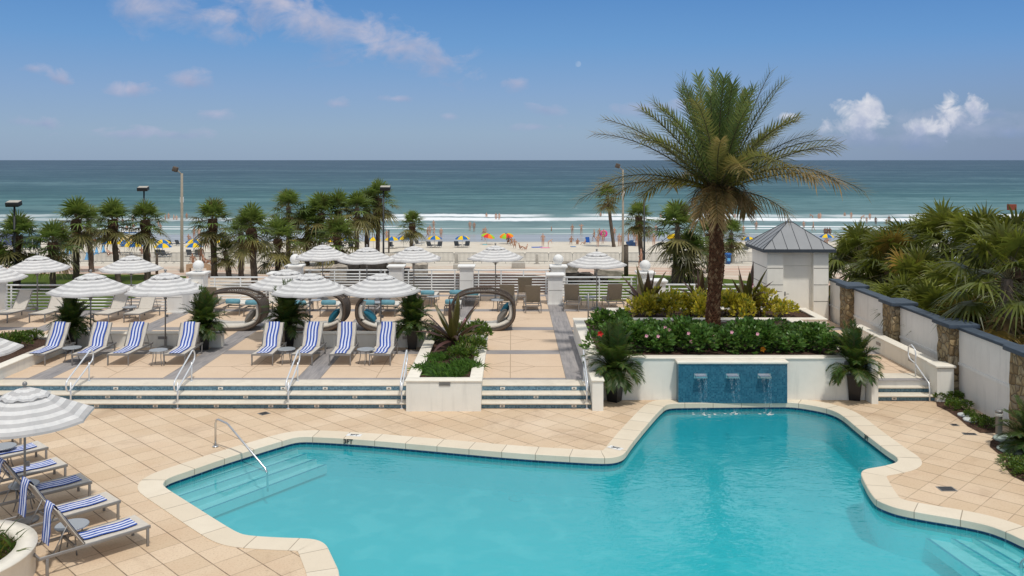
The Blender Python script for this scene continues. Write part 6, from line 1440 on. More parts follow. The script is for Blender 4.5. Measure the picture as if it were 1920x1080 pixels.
# dark van at the left, red and white boat with sail
o = thing('parked_van', 'dark van on the sand behind the second and third palm trunks', 'van', GB(130, 473)); mb = MB(); mb.box((0, 0, 1.15), (3.0, 1.7, 1.5), bev=.12); mb.build('body', M['dark_metal'], o); mb = MB(); mb.box((-.2, -.86, 1.45), (2.0, .02, .5)); mb.build('window', M['pot'], o)
for x in (-.95, .95): mb = MB(); mb.lathe([(.28, -.1), (.36, -.09), (.36, .09), (.28, .1)], 14); w = mb.build('wheel', M['pot'], o, (x, -.8, .36)); w.rotation_euler = (PI / 2, 0, 0)
o = thing('sailing_dinghy', 'small red boat with white sail on the wet sand behind the leaning palm', 'boat', GB(157, 455)); mb = MB(); k = 8
for i in range(k):
    for (za, zb, sc) in ((.12, .5, 1.0),):
        x0, x1 = -1.9 + 3.8 * i / k, -1.9 + 3.8 * (i + 1) / k; w0, w1 = .65 * math.cos(x0 / 1.9 * 1.35), .65 * math.cos(x1 / 1.9 * 1.35)
        mb.poly([(x0, -w0, zb), (x1, -w1, zb), (x1, -w1 * .4, za), (x0, -w0 * .4, za)]); mb.poly([(x0, w0, zb), (x0, w0 * .4, za), (x1, w1 * .4, za), (x1, w1, zb)]); mb.poly([(x0, -w0, zb), (x0, w0, zb), (x1, w1, zb), (x1, -w1, zb)]); mb.poly([(x0, -w0 * .4, za), (x1, -w1 * .4, za), (x1, w1 * .4, za), (x0, w0 * .4, za)])
mb.build('hull', plain('boat_red', (.35, .05, .06), .4), o); mb = MB(); mb.tube([(.2, 0, .4), (.2, 0, 2.9)], .03, 6); mb.build('mast', M['alu'], o); mb = MB(); mb.poly([(.15, 0, .7), (.15, 0, 2.85), (-.8, .1, .8)]); mb.build('sail', M['rail'], o)
for px, py, w, c, lab in ((14, 463, 3.2, (.25, .30, .5), 'pale blue tarpaulin tent behind the leftmost palm'), (50, 468, 2.6, (.10, .18, .22), 'dark teal tent between the first two palms at the left')):
    o = thing('beach_tent', lab, 'tent', GB(px, py)); h = 1.9; mb = MB(); a = w / 2; mb.poly([(-a, -1, h), (a, -1, h), (a * .6, 0, h + .4), (-a * .6, 0, h + .4)]); mb.poly([(-a, 1, h), (-a * .6, 0, h + .4), (a * .6, 0, h + .4), (a, 1, h)]); mb.poly([(-a, -1, h), (-a * .6, 0, h + .4), (-a, 1, h)]); mb.poly([(a, -1, h), (a, 1, h), (a * .6, 0, h + .4)]); mb.poly([(-a, 1, 0.1), (a, 1, 0.1), (a, 1, h), (-a, 1, h)]); mb.build('roof', plain('tent_' + str(px), c, .7), o)
    for x in (-a, a): 
        for y in (-1, 1): mb = MB(); mb.tube([(x, y, 0), (x, y, h)], .03, 5); mb.build('post', M['rail'], o)
# towels and bags lying on the sand
for px, py, w, c, lab in ((1007, 464, 1.5, (.02, .10, .42), 'blue towel on the sand at the feet of the man in teal shorts'), (1022, 465, 1.2, (.70, .25, .36), 'pink towel on the sand right of the blue one'), (909, 459, .6, (.2, .45, .5), 'small teal towel under the left rainbow umbrella'), (1075, 463, .7, (.12, .22, .38), 'small blue bag on the sand below the seated group')):
    mb = MB(); mb.box((0, 0, .04), (w, .9, .05), rz=.15, bev=.015); tag(mb.build('beach_towel', plain('towel_' + str(px), c, .9), None, GB(px, py)), lab, 'towel')
o = thing('beach_chair', 'bright blue empty beach chair beside the person lying in pink', 'chair', GB(1103, 458), .3); mb = MB(); mb.box((0, 0, .3), (.6, .5, .04)); mb.box((0, .28, .65), (.6, .05, .75), M=Matrix.Rotation(R(-15), 3, 'X')); mb.build('fabric', plain('chair_blue', (.015, .09, .36), .8), o); mb = MB()
for x in (-.3, .3): mb.tube([(x, -.25, 0), (x, -.2, .3), (x, .3, .3), (x, .25, 0)], .018, 5); mb.tube([(x, .2, .25), (x, .4, 1.0)], .016, 5)
mb.build('frame', M['alu'], o)
o = thing('beach_bag', 'heap of dark blue bags behind the man in black shirt', 'bag', GB(1184, 461)); mb = MB()
for i, (x, z, d) in enumerate(((-.3, .3, .8), (.35, .25, .7), (0, .55, .6))): rockmesh(mb, (x, 0, z), (d, .5, d * .7), 60 + i)
mb.build('body', plain('bag_blue', (.03, .07, .17), .8), o)
mb = MB(); k = 14; mb.tube([(.55 * math.cos(2 * PI * i / k), .1 * math.sin(4 * PI * i / k) * 0, .6 + .55 * math.sin(2 * PI * i / k)) for i in range(k)], .2, 8, closed=True); sr = mb.build('swim_ring', [YELW], None, GB(1256, 458)); sr.rotation_euler = (R(65), 0, .4); sr.location.z += .9; tag(sr, 'yellow swim ring carried at the water left of the date palm', 'swim ring')
mb = MB(); mb.tube([(.42 * math.cos(2 * PI * i / k), 0, .42 * math.sin(2 * PI * i / k)) for i in range(k)], .17, 8, closed=True); sr = mb.build('swim_ring', [plain('pink_plastic', (.85, .05, .3), .4)], None, GB(1132, 449) + Vector((0, -.3, .95))); tag(sr, 'pink swim ring around the waist of a standing bather', 'swim ring')

# ------------------------------------------------------------------ people
def person_mesh(name, J, bones, cloth):
    """J: joint -> (pos, radius); bones: pairs; cloth: bone -> slot (1 lower garment, 2 upper garment, 3 hair, 0 skin)"""
    names = list(J); me = bpy.data.meshes.new(name); me.from_pydata([J[n][0] for n in names], [(names.index(a), names.index(b)) for a, b in bones], []); o = bpy.data.objects.new(name, me); COL.objects.link(o)
    m = o.modifiers.new('s', 'SKIN'); m.use_smooth_shade = True; m.branch_smoothing = .4
    sv = me.skin_vertices[0].data
    for i, n in enumerate(names): q = J[n][1]; sv[i].radius = q if isinstance(q, tuple) else (q, q); sv[i].use_root = (n == 'pel')
    s = o.modifiers.new('u', 'SUBSURF'); s.levels = 1; s.render_levels = 1
    dg = bpy.context.evaluated_depsgraph_get(); ev = bpy.data.meshes.new_from_object(o.evaluated_get(dg)); bpy.data.objects.remove(o); ev.name = 'person'
    seg = [(a, b, Vector(J[a][0]), Vector(J[b][0])) for a, b in bones]
    for p in ev.polygons:
        c = p.center; best = None
        for a, b, A, B in seg:
            t = max(0, min(1, (c - A).dot(B - A) / max(1e-9, (B - A).length_squared))); d = (c - A.lerp(B, t)).length
            if best is None or d < best[0]: best = (d, a, b, t)
        p.material_index = cloth(best[1], best[2], best[3], c); p.use_smooth = True
    return ev
def joints(pose):
    J = {'pel': ((0, 0, .94), (.15, .105)), 'wai': ((0, 0, 1.10), (.125, .095)), 'che': ((0, 0, 1.30), (.155, .11)), 'nek': ((0, 0, 1.47), .052), 'jaw': ((0, -.015, 1.56), (.065, .072)), 'hed': ((0, .0, 1.655), (.078, .092)), 'top': ((0, .01, 1.72), (.052, .06)), 'nose': ((0, -.10, 1.60), .014)}
    for s, n in ((-1, 'L'), (1, 'R')):
        J['sh' + n] = ((s * .18, 0, 1.41), .056); J['el' + n] = ((s * .25, .02, 1.13), .042); J['wr' + n] = ((s * .25, -.05, .90), .028); J['ha' + n] = ((s * .245, -.08, .80), (.03, .018))
        J['hi' + n] = ((s * .095, 0, .88), (.092, .095)); J['kn' + n] = ((s * .10, -.01, .49), .058); J['an' + n] = ((s * .10, .02, .09), .038); J['fo' + n] = ((s * .11, -.13, .035), (.042, .028))
    def st(n, p, r=None): J[n] = (p, J[n][1] if r is None else r)
    if pose == 'walk':
        st('knL', (-.10, -.18, .52)); st('anL', (-.10, -.16, .10)); st('foL', (-.10, -.31, .05)); st('knR', (.10, .08, .50)); st('anR', (.10, .32, .16)); st('foR', (.10, .24, .04)); st('elL', (-.25, .15, 1.15)); st('wrL', (-.24, .12, .92)); st('haL', (-.24, .10, .83)); st('elR', (.25, -.08, 1.15)); st('wrR', (.23, -.27, 1.0)); st('haR', (.23, -.33, .94))
    if pose == 'arms':
        st('elL', (-.36, -.08, 1.30)); st('wrL', (-.22, -.22, 1.5)); st('haL', (-.16, -.25, 1.57)); st('elR', (.36, -.08, 1.30)); st('wrR', (.24, -.22, 1.5)); st('haR', (.18, -.25, 1.57))
    if pose in ('sit', 'chair'):
        dz = -.72 if pose == 'sit' else -.48
        for n in list(J):
            p, r = J[n]
            if n[:2] in ('kn', 'an', 'fo'): continue
            ln = .28 if n not in ('pel', 'hiL', 'hiR') else 0; t = max(0, p[2] - .94); st(n, (p[0], p[1] + t * (.25 if pose == 'sit' else .30), p[2] + dz))
        for s, n in ((-1, 'L'), (1, 'R')):
            if pose == 'sit': st('kn' + n, (s * .14, -.42, .50)); st('an' + n, (s * .13, -.62, .10)); st('fo' + n, (s * .13, -.77, .04)); st('el' + n, (s * .26, -.06, .48)); st('wr' + n, (s * .20, -.28, .46)); st('ha' + n, (s * .16, -.37, .48))
            else: st('kn' + n, (s * .12, -.44, .46)); st('an' + n, (s * .12, -.56, .09)); st('fo' + n, (s * .12, -.72, .04)); st('el' + n, (s * .28, .0, .62)); st('wr' + n, (s * .24, -.24, .60)); st('ha' + n, (s * .22, -.33, .60))
    if pose == 'bend':
        for n in list(J):
            p, r = J[n]
            if n in ('pel', 'hiL', 'hiR') or n[:2] in ('kn', 'an', 'fo'): continue
            if n[:2] in ('wr', 'ha', 'el'): continue
            t = p[2] - .94; st(n, (p[0], p[1] - t * .85, .94 + t * .5))
        for s, n in ((-1, 'L'), (1, 'R')): st('el' + n, (s * .22, -.52, .92)); st('wr' + n, (s * .18, -.58, .68)); st('ha' + n, (s * .17, -.60, .59))
    return J
BON = [('pel', 'wai'), ('wai', 'che'), ('che', 'nek'), ('nek', 'jaw'), ('jaw', 'hed'), ('hed', 'top'), ('jaw', 'nose')]
for n in 'LR': BON += [('che', 'sh' + n), ('sh' + n, 'el' + n), ('el' + n, 'wr' + n), ('wr' + n, 'ha' + n), ('pel', 'hi' + n), ('hi' + n, 'kn' + n), ('kn' + n, 'an' + n), ('an' + n, 'fo' + n)]
def cloth_fn(J):
    hd = Vector(J['hed'][0])
    def f(a, b, t, c):
        if a in ('hed',) or (a == 'jaw' and b == 'hed' and (c.y > hd.y + .01 or c.z > hd.z + .02)): return 3
        if a == 'pel' and b == 'wai': return 1 if t < .6 else 2
        if b[:2] == 'hi': return 1
        if a[:2] == 'hi': return 1 if t < .55 else 0
        if a in ('wai', 'che') and b in ('che', 'nek', 'shL', 'shR') and not (b == 'nek' and t > .5): return 2
        if a[:2] == 'sh': return 4 if t < .5 else 0
        return 0
    return f
PM = {}
for ps in ('stand', 'walk', 'arms', 'sit', 'chair', 'bend'):
    J = joints(ps); PM[ps] = person_mesh('person', J, BON, cloth_fn(J))
SK = [plain('skin_' + str(i), c, .6, var=.05) for i, c in enumerate(((.50, .29, .20), (.42, .23, .15), (.58, .37, .27), (.16, .08, .05)))]
HR = [plain('hair_' + str(i), c, .6) for i, c in enumerate(((.02, .013, .009), (.06, .035, .02), (.25, .17, .08)))]
CC = {}
def cl(n):
    P_ = {'black': (.012, .012, .014), 'white': (.75, .75, .74), 'maroon': (.15, .015, .03), 'teal': (.01, .30, .32), 'navy': (.015, .03, .10), 'pink': (.75, .10, .25), 'orange': (.85, .16, .01), 'green': (.05, .2, .08), 'mint': (.22, .48, .36), 'grey': (.3, .3, .31), 'olive': (.12, .12, .04), 'tan': (.45, .3, .18), 'red': (.5, .03, .03), 'blue': (.03, .12, .4), 'yellow': (.7, .5, .05), 'purple': (.15, .04, .22)}
    if n not in CC: CC[n] = plain('cloth_' + n, P_[n], .8)
    return CC[n]
for ps in PM:
    PM[ps].materials.clear()
    for q in (SK[0], cl('black'), SK[0], HR[0], SK[0]): PM[ps].materials.append(q)
FACE = {'n': 180, 's': 0, 'e': 90, 'w': -90}
def person(px, fy, pose, top, bot, lab, sk=0, hr=0, face='n', s=1.0, sink=0.0, turn=0):
    b = GB(px, fy); o = link('person', PM[pose], None, b - Vector((0, 0, sink)), R(FACE[face] + turn)); o.scale = (s * 1.1, s * 1.1, s * 1.06); tag(o, lab, 'person')
    mats = [SK[sk], cl(bot) if bot else SK[sk], cl(top) if top else SK[sk], HR[hr], cl(top) if (top in ('white', 'tan', 'black', 'mint', 'grey') and top) else SK[sk]]
    for i, m in enumerate(mats): o.material_slots[i].link = 'OBJECT'; o.material_slots[i].material = m
    return o
PE = [
 (802, 447, 'walk', 'black', 'black', 'person in black swimwear walking behind the umbrella right of the small palm', 1, 0, 'e'), (806, 442, 'stand', 'navy', 'black', 'person in navy top standing at the water, second of four near the lone small palm'), (813, 431, 'stand', 'white', 'grey', 'person in white shirt standing in shallow water right of the lone small palm'), (814, 444, 'walk', 'pink', 'red', 'person in pink above the umbrella right of the lone small palm', 2, 1, 'w'), (827, 448, 'stand', 'black', 'yellow', 'person in black top and yellow shorts, rightmost of the group by the small palm'),
 (725, 453, 'stand', None, 'green', 'bare-backed man in dark green shorts beside the beach shower post', 0, 1), (754, 452, 'sit', 'maroon', 'maroon', 'person in maroon sitting behind the umbrella left of the small palm', 1), (881, 433, 'stand', 'maroon', 'maroon', 'person in maroon swimsuit in the shallows, left of a pair above the umbrella', 0, 0), (889, 435, 'stand', 'olive', 'olive', 'person in olive swimwear in the shallows, right of a pair above the umbrella', 1, 0), (906, 450, 'walk', None, 'red', 'person in red shorts walking behind the orange rainbow umbrella', 1, 0, 'w'), (910, 446, 'stand', 'navy', 'navy', 'person in navy just behind the orange rainbow umbrella', 0, 0),
 (912, 406, 'stand', None, 'blue', 'lone bather beyond the breaking wave, left of the pair', 0, 0, 's', 1, .9), (930, 411, 'stand', 'black', 'black', 'left bather of the pair standing in the breaking wave', 1, 0, 'n', 1, .45), (936, 412, 'stand', None, 'navy', 'right bather of the pair standing in the breaking wave', 0, 0, 'n', 1, .35), (1018, 462, 'stand', None, 'teal', 'bare-chested man in teal shorts standing on the blue towel', 0, 1, 's'), (1028, 464, 'bend', 'pink', 'pink', 'person bending down over the pink towel beside the man in teal', 2, 2, 'e', .8), (1034, 433, 'stand', None, 'black', 'swimmer with only head and shoulders above the shallows', 1, 0, 'w', 1, 1.0), (1073, 440, 'stand', 'maroon', 'black', 'person in dark bikini standing in the shallows left of the man in white shirt', 1, 0, 'n'), (1071, 459, 'chair', 'navy', 'maroon', 'person in dark clothes sitting in a chair facing the sea, left of the blue chair', 1, 0, 'n'),
 (965, 466, 'chair', 'pink', 'pink', 'person in salmon pink dress seated under the right rainbow umbrella', 0, 0, 'n', 1.05), (953, 459, 'chair', 'green', 'black', 'person in dark green seated at the left under the right rainbow umbrella', 3, 0, 'n'), (959, 461, 'chair', 'olive', 'olive', 'person in olive seated in the middle under the right rainbow umbrella', 1, 0, 'n'), (975, 468, 'sit', 'olive', 'olive', 'child in olive sitting on the sand right of the pink dress', 1, 0, 'e', .85), (987, 469, 'sit', 'pink', 'pink', 'small child in pink sitting alone on the sand', 2, 1, 'w', .8),
 (1090, 439, 'arms', 'white', 'blue', 'man in white shirt and blue shorts with raised arms in the shallows', 0, 0, 'n'), (1114, 452, 'walk', 'black', 'black', 'person in black swimwear walking toward the left on wet sand', 1, 0, 'w'), (1124, 449, 'stand', 'tan', 'tan', 'person in tan shirt standing left of the pink swim ring', 1, 0, 'n'), (1132, 451, 'stand', 'maroon', 'blue', 'bather wearing the pink swim ring', 1, 0, 'n'), (1130, 457, 'stand', 'orange', 'orange', 'child in bright orange dress in front of the pink ring', 1, 0, 'n', .8), (1121, 463, 'stand', 'mint', 'mint', 'person in mint green cover-up standing nearest the right parasol top', 0, 0, 'n', .95), (1083, 459, 'sit', 'tan', 'maroon', 'person in tan sitting on the sand between dark chair and blue chair', 1, 2, 'n', .9), (1096, 459, 'sit', 'pink', 'pink', 'person in pink sitting low beside the blue chair', 2, 0, 'w', .75),
 (1161, 462, 'stand', 'black', 'black', 'person in black one-piece standing just left of the tan pole', 0, 0, 'n'), (1166, 461, 'stand', 'navy', 'navy', 'person in navy swimwear standing against the tan pole', 1, 0, 'n', .95), (1178, 460, 'stand', 'black', 'black', 'person in black bikini right of the tan pole', 0, 0, 'e'), (1189, 450, 'stand', None, 'green', 'bare-backed person behind the heap of bags', 0, 0, 'n'), (1194, 462, 'stand', 'black', 'teal', 'man in black shirt and turquoise shorts beside the heap of bags', 1, 0, 'n', 1.05), (1152, 447, 'stand', 'teal', 'teal', 'person in turquoise half hidden by the leaning palm trunk', 0, 0, 'n'), (1216, 448, 'stand', None, 'green', 'person with green bag right of the dark pole', 1, 0, 'n', 1.05), (1222, 447, 'walk', 'maroon', 'maroon', 'person in maroon walking right of the one with green bag', 1, 0, 'e'), (1230, 440, 'stand', 'orange', 'orange', 'person in orange swimwear at the water right of the dark pole', 0, 2, 'n', .95), (1226, 463, 'stand', None, 'grey', 'person in grey shorts standing on dry sand left of the big palm', 0, 1, 'n', 1.05),
 (1202, 502, 'walk', None, 'orange', 'bare-chested man in orange shorts walking on the promenade', 1, 0, 'w', 1.02), (1126, 406, 'stand', None, 'red', 'bather beyond the breaking wave left of the leaning palm', 0, 0, 'n', 1, .8), (1239, 407, 'stand', 'navy', 'navy', 'bather beyond the breaking wave above the big palm', 1, 0, 'n', 1, .9), (1394, 441, 'stand', 'navy', 'blue', 'child in navy shirt in the shallows left of the hut roof', 0, 0, 'n', .95), (1418, 431, 'stand', None, 'tan', 'bare-backed man wading knee deep left of the hut roof', 0, 0, 'n', 1.05, .25), (1378, 408, 'stand', None, 'blue', 'bather in the breaking wave just right of the date palm', 0, 0, 's', 1, .8), (1319, 420, 'stand', 'navy', 'navy', 'bather in navy left of the date palm trunk in the wave', 1, 0, 'n', 1, .4),
 (1507, 427, 'stand', 'white', 'white', 'wader in white left of two, right of the hut roof peak', 0, 1, 'n', 1, .5), (1525, 433, 'walk', 'white', 'black', 'wader in white top right of the hut roof peak, right of two', 0, 0, 'w', 1, .1), (1547, 447, 'stand', 'maroon', 'black', 'left of three people standing behind the umbrella right of the hut', 3, 0, 'n'), (1551, 447, 'stand', 'red', 'black', 'middle of three people standing behind the umbrella right of the hut', 3, 0, 'n'), (1556, 447, 'stand', 'green', 'navy', 'right of three people standing behind the umbrella right of the hut', 3, 0, 'n'), (1550, 458, 'sit', 'tan', 'tan', 'person sitting under the umbrella right of the hut roof', 1, 0, 'n'),
 (1524, 409, 'bend', 'black', 'black', 'bather in black bent over a wave, left of the surf row', 1, 0, 'w', 1, .5), (1535, 410, 'stand', None, 'navy', 'left one of two bathers close together in the surf', 1, 0, 's', 1, .6), (1538, 410, 'stand', 'red', 'red', 'right one of two bathers close together in the surf', 0, 0, 'n', 1, .5), (1584, 405, 'stand', 'maroon', 'maroon', 'bather in maroon farthest out in the surf on the right', 1, 0, 'n', 1, .9), (1596, 410, 'stand', 'black', 'black', 'bather in black upright before the wave, third of the surf row', 1, 0, 'n', 1, .3), (1615, 411, 'bend', 'navy', 'navy', 'bather leaning sideways in the surf, middle of the right row', 1, 0, 'e', 1, .5), (1625, 419, 'stand', 'grey', 'grey', 'small bather in grey in the white foam on the right', 0, 0, 'n', .8, .1), (1631, 412, 'stand', 'purple', 'purple', 'bather in purple at the back of the white foam', 1, 0, 'n', 1, .35), (1642, 421, 'stand', 'black', 'maroon', 'bather in dark swimwear standing in front of the foam, right row', 3, 0, 'n', 1, .25), (1662, 421, 'stand', 'navy', 'navy', 'child beside the tall bather at the far right of the surf', 1, 0, 'n', .7, .1), (1667, 421, 'stand', 'black', 'black', 'tall bather at the far right of the surf above the fan palms', 3, 0, 'n', 1.1, .2),
 (220, 415, 'stand', 'green', 'navy', 'bather with green float beside the slim palm neck at the left', 1, 0, 'n', 1, .8), (230, 418, 'stand', 'black', 'black', 'dark bather right of the slim palm neck at the left', 1, 0, 'n', 1, .8), (249, 416, 'stand', None, 'red', 'bather above the snack cart, taller one', 0, 0, 'n', 1, .5), (297, 425, 'walk', 'white', 'black', 'wader in white and black, left one of two in the foam near the dark lamp', 1, 0, 'e', 1, .4), (301, 432, 'stand', 'navy', 'navy', 'wader in navy, lower one of two in the foam near the dark lamp', 1, 0, 'n', .9, .4), (310, 412, 'stand', None, 'orange', 'first bather of the group of three left of the tan lamp pole', 0, 0, 'e', 1, .7), (316, 411, 'stand', 'white', 'blue', 'second bather of the group left of the tan lamp pole', 0, 0, 'n', 1.1, .6), (326, 412, 'stand', None, 'orange', 'third bather of the group left of the tan lamp pole', 2, 0, 'w', 1, .7), (331, 412, 'stand', 'pink', 'pink', 'pale bather closest to the tan lamp pole on its left', 2, 2, 's', 1, .8), (350, 410, 'stand', None, 'red', 'bather right of the tan lamp pole beyond the foam', 1, 0, 'n', 1, .5), (238, 429, 'stand', 'navy', 'navy', 'bather whose head shows left above the cart canopy', 1, 0, 'n', 1, 1.0), (250, 429, 'stand', 'black', 'black', 'bather whose back shows right above the cart canopy', 1, 0, 'n', 1, .8),
 (364, 449, 'stand', 'maroon', 'navy', 'man in maroon shirt behind the umbrella pair, left of two', 1, 0, 'n', 1.1), (373, 450, 'stand', 'pink', 'white', 'person in pale pink behind the umbrella pair, right of two', 2, 1, 'n', 1.1), (354, 451, 'sit', 'teal', 'teal', 'person in teal sitting left behind the umbrella pair', 0, 0, 'n'), (388, 466, 'walk', 'maroon', 'maroon', 'person in patterned maroon swimwear walking left of the round-crowned palm', 2, 0, 's', 1.05), (194, 459, 'sit', 'navy', 'black', 'person in dark clothes sitting at the water edge left of the umbrellas', 3, 0, 'n', 1.1), (219, 480, 'chair', 'black', 'maroon', 'person in black sitting behind the barriers left of the rear parasol', 3, 0, 'n'), (203, 481, 'sit', 'white', 'pink', 'person with white hat sitting at the barriers near the slim trunk', 2, 2, 'e'), (275, 484, 'sit', None, 'red', 'bare-backed person sitting right above the second rear parasol', 1, 0, 'n'), (266, 478, 'sit', 'yellow', 'olive', 'person in yellow sitting left of the dark lamp pole', 0, 0, 'n'), (362, 500, 'chair', None, 'red', 'person sitting on the tan bench, left one, seen over the ball pillar', 1, 0, 'n', 1.0), (377, 496, 'stand', 'maroon', 'black', 'person in dark red standing behind the tan bench', 3, 0, 'n', 1.05), (384, 499, 'sit', 'red', 'maroon', 'person in red sitting behind the tan bench, right one', 1, 0, 'e', 1.1)]
for e in PE: person(*e)
# bicycle leaning behind the bench
o = thing('bicycle', 'bicycle standing behind the tan bench, right of the seated people', 'bicycle', GB(398, 499), .25)
for x in (-.52, .52):
    mb = MB(); mb.tube([(.33 * math.cos(2 * PI * i / 18), 0, .33 * math.sin(2 * PI * i / 18)) for i in range(18)], .022, 5, closed=True); w = mb.build('wheel', M['dark_metal'], o, (x, 0, .35))
mb = MB(); mb.tube([(-.52, 0, .35), (-.08, 0, .33), (.34, 0, .75), (-.2, 0, .78), (-.08, 0, .33)], .02, 5); mb.tube([(-.52, 0, .35), (-.2, 0, .78), (-.24, 0, .92)], .018, 5); mb.tube([(.52, 0, .35), (.34, 0, .75), (.30, 0, .98)], .018, 5); mb.build('frame', plain('bike_red', (.3, .02, .02), .4), o)
mb = MB(); mb.box((-.25, 0, .95), (.26, .13, .06), bev=.02); mb.build('saddle', M['pot'], o); mb = MB(); mb.tube([(.2, -.27, 1.0), (.32, -.2, 1.02), (.32, .2, 1.02), (.2, .27, 1.0)], .016, 5); mb.build('handlebar', M['dark_metal'], o)

# ------------------------------------------------------------------ sky, sun, camera
SD = Vector((.38, -.85, 2.05)).normalized(); EL = math.asin(SD.z); AZ = math.atan2(SD.x, SD.y)
w = bpy.data.worlds.new('World'); SC.world = w; w.use_nodes = True; t = NT(w.node_tree); bg = t.n['Background']
sky = t.new('ShaderNodeTexSky', sky_type='NISHITA'); sky.sun_disc = False; sky.sun_elevation = EL; sky.sun_rotation = AZ; sky.altitude = 5; sky.air_density = 1.0; sky.dust_density = 0.6; sky.ozone_density = 2.0
P = t.new('ShaderNodeTexCoord').outputs['Generated']; s = t.new('ShaderNodeSeparateXYZ'); t.lk(P, s.inputs[0]); X, Y, Z = s.outputs
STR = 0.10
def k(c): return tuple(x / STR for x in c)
# blue gradient with a lavender haze band over the sea, brightened above the frame to add fill light and pool reflections, mixed with the physical sky
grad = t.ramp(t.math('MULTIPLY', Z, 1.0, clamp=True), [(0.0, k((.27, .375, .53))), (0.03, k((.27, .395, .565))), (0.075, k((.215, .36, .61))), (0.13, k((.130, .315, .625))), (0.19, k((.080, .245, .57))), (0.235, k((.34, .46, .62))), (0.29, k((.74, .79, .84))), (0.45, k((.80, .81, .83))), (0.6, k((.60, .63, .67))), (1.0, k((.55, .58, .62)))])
lr = t.math('DIVIDE', X, t.math('ADD', t.math('ABSOLUTE', Y), .2))
grad = t.mix(t.math('MULTIPLY', t.mapr(lr, .10, .55), .35), grad, t.mix(1.0, grad, (.62, .78, .95), 'MULTIPLY'))
grad = t.mix(t.math('MULTIPLY', t.mapr(lr, -.15, -.6), .35), grad, t.mix(1.0, grad, (.95, .95, .98), 'MULTIPLY'))
grad = t.mix(t.math('MULTIPLY', t.math('MULTIPLY', t.mapr(lr, .12, .5), t.mapr(Z, .11, .02)), .75), grad, k((.17, .24, .395)))
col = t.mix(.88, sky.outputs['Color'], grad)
# clouds live on directions: u = x/y, v = z/y
yy = t.math('MAXIMUM', Y, .05); u = t.math('DIVIDE', X, yy); v = t.math('DIVIDE', Z, yy); cv = t.new('ShaderNodeCombineXYZ'); t.lk(u, cv.inputs[0]); t.lk(v, cv.inputs[1]); UV = cv.outputs[0]; fr = t.math('GREATER_THAN', Y, .05)
def cloud(col, blobs, c_lit, c_sh, sc, edge, dens, stretch=1.0):
    for (px, py, rx, ry, rot) in blobs:
        u0, v0 = (px - CX) / F, (HY - py) / F; ca, sa = math.cos(R(rot)), math.sin(R(rot)); du, dv = t.math('SUBTRACT', u, u0), t.math('SUBTRACT', v, v0)
        a = t.math('DIVIDE', t.math('ADD', t.math('MULTIPLY', du, ca), t.math('MULTIPLY', dv, sa)), rx / F); b_ = t.math('DIVIDE', t.math('SUBTRACT', t.math('MULTIPLY', dv, ca), t.math('MULTIPLY', du, sa)), ry / F)
        rr = t.math('SQRT', t.math('ADD', t.math('MULTIPLY', a, a), t.math('MULTIPLY', b_, b_)))
        n = t.noise(t.scale(UV, (1.0, stretch, 1.0)), sc, 7.0, .58, .4)
        m = t.math('SUBTRACT', t.math('ADD', 1.0, t.math('MULTIPLY', t.math('SUBTRACT', n, .5), 3.4)), rr)
        m = t.math('MULTIPLY', t.mapr(m, 0.0, edge, 0.0, dens), fr)
        sh = t.math('ADD', t.math('MULTIPLY', b_, .45), t.math('MULTIPLY', t.math('SUBTRACT', t.noise(UV, sc * 1.3, 5.0), .5), 2.2))
        col = t.mix(m, col, t.mix(t.mapr(sh, -.5, .55), k(c_sh), k(c_lit)))
    return col
LAV, LAVS = (.47, .49, .64), (.30, .37, .56)
col = cloud(col, [(310, 22, 150, 42, -14), (620, 52, 270, 54, -17), (750, 86, 105, 36, -8), (500, 15, 170, 50, -10)], (.56, .55, .66), LAVS, 20.0, 1.25, .85, 1.6)
col = cloud(col, [(345, 152, 75, 20, -4), (250, 168, 50, 14, 0), (62, 128, 34, 11, 0), (410, 215, 40, 16, 0), (60, 230, 60, 12, -6), (120, 150, 30, 14, -20), (1020, 205, 40, 12, -5), (840, 218, 22, 9, 0), (1235, 202, 95, 16, 0), (630, 195, 26, 10, 0), (970, 158, 30, 18, 0), (280, 250, 150, 12, 0), (740, 185, 50, 8, 0), (1010, 238, 60, 10, 0)], LAV, LAVS, 24.0, 1.3, .92, 1.8)
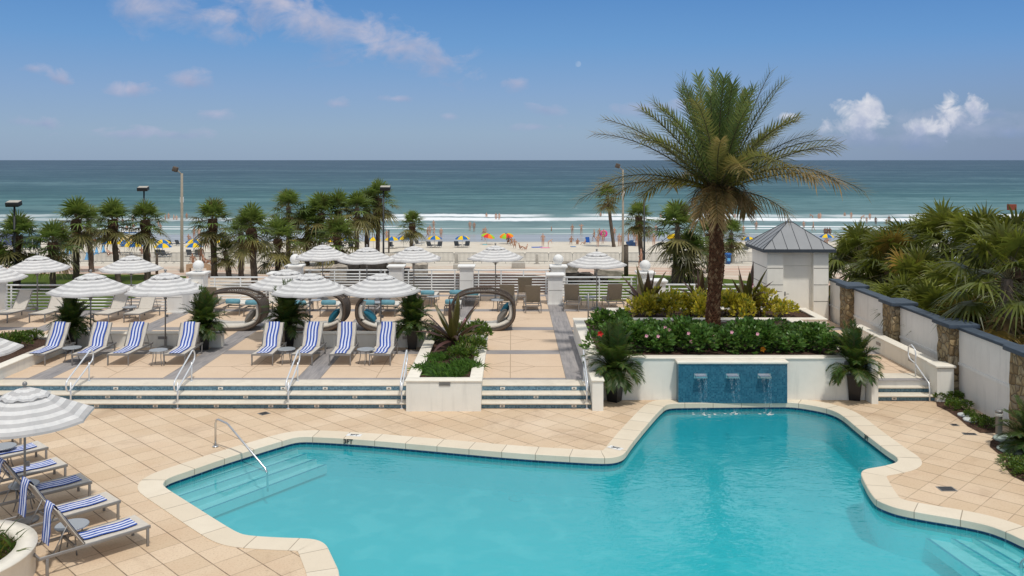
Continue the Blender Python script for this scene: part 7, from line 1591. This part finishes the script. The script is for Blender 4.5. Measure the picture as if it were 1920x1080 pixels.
col = cloud(col, [(1760, 245, 190, 34, 0), (1660, 262, 130, 16, 0)], (.40, .46, .62), (.24, .32, .50), 18.0, 1.4, .85, 1.6)
col = cloud(col, [(1618, 222, 62, 36, 0), (1640, 200, 30, 26, 0), (1795, 218, 46, 34, 20), (1825, 197, 30, 20, 0), (1745, 240, 60, 20, 0), (1475, 217, 30, 13, 0)], (.80, .80, .84), (.40, .46, .62), 36.0, .75, .92, 1.2)
col = cloud(col, [(1850, 212, 40, 10, 0), (1900, 245, 50, 14, 0)], (.36, .42, .60), (.24, .34, .56), 26.0, 1.3, .6, 1.5)
# day moon
du, dv = t.math('SUBTRACT', u, (1084 - CX) / F), t.math('SUBTRACT', v, (HY - 120) / F); md = t.math('SQRT', t.math('ADD', t.math('MULTIPLY', du, du), t.math('MULTIPLY', dv, dv)))
mm = t.math('MULTIPLY', t.mapr(md, 4.6 / F, 6.4 / F, .26, 0.0), t.mapr(t.math('ADD', du, t.math('MULTIPLY', dv, -.5)), -5 / F, 0.0, .35, 1.0)); col = t.mix(t.math('MULTIPLY', mm, fr), col, k((.58, .66, .78)))
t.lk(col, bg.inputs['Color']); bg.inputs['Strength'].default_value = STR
ld = bpy.data.lights.new('sun', 'SUN'); ld.energy = 2.45; ld.angle = R(3.0); ld.color = (1.0, .955, .88); sun = bpy.data.objects.new('sun', ld); COL.objects.link(sun); sun.location = (20, -20, 60); sun.rotation_euler = SD.to_track_quat('Z', 'Y').to_euler()
cd = bpy.data.cameras.new('camera'); cam = bpy.data.objects.new('camera', cd); COL.objects.link(cam); cam.location = (0, 0, EYE); cam.rotation_euler = (PI / 2, 0, 0); cd.sensor_width = 36.0; cd.lens = F / 1920 * 36.0; cd.shift_y = -(540 - HY) / 1920; cd.clip_end = 100000; cd.clip_start = .1; SC.camera = cam
SC.view_settings.view_transform = 'Standard'; SC.view_settings.look = 'None'; SC.view_settings.exposure = 0; SC.view_settings.gamma = 1
SC.render.engine = 'CYCLES'; SC.cycles.max_bounces = 8; SC.cycles.transparent_max_bounces = 16
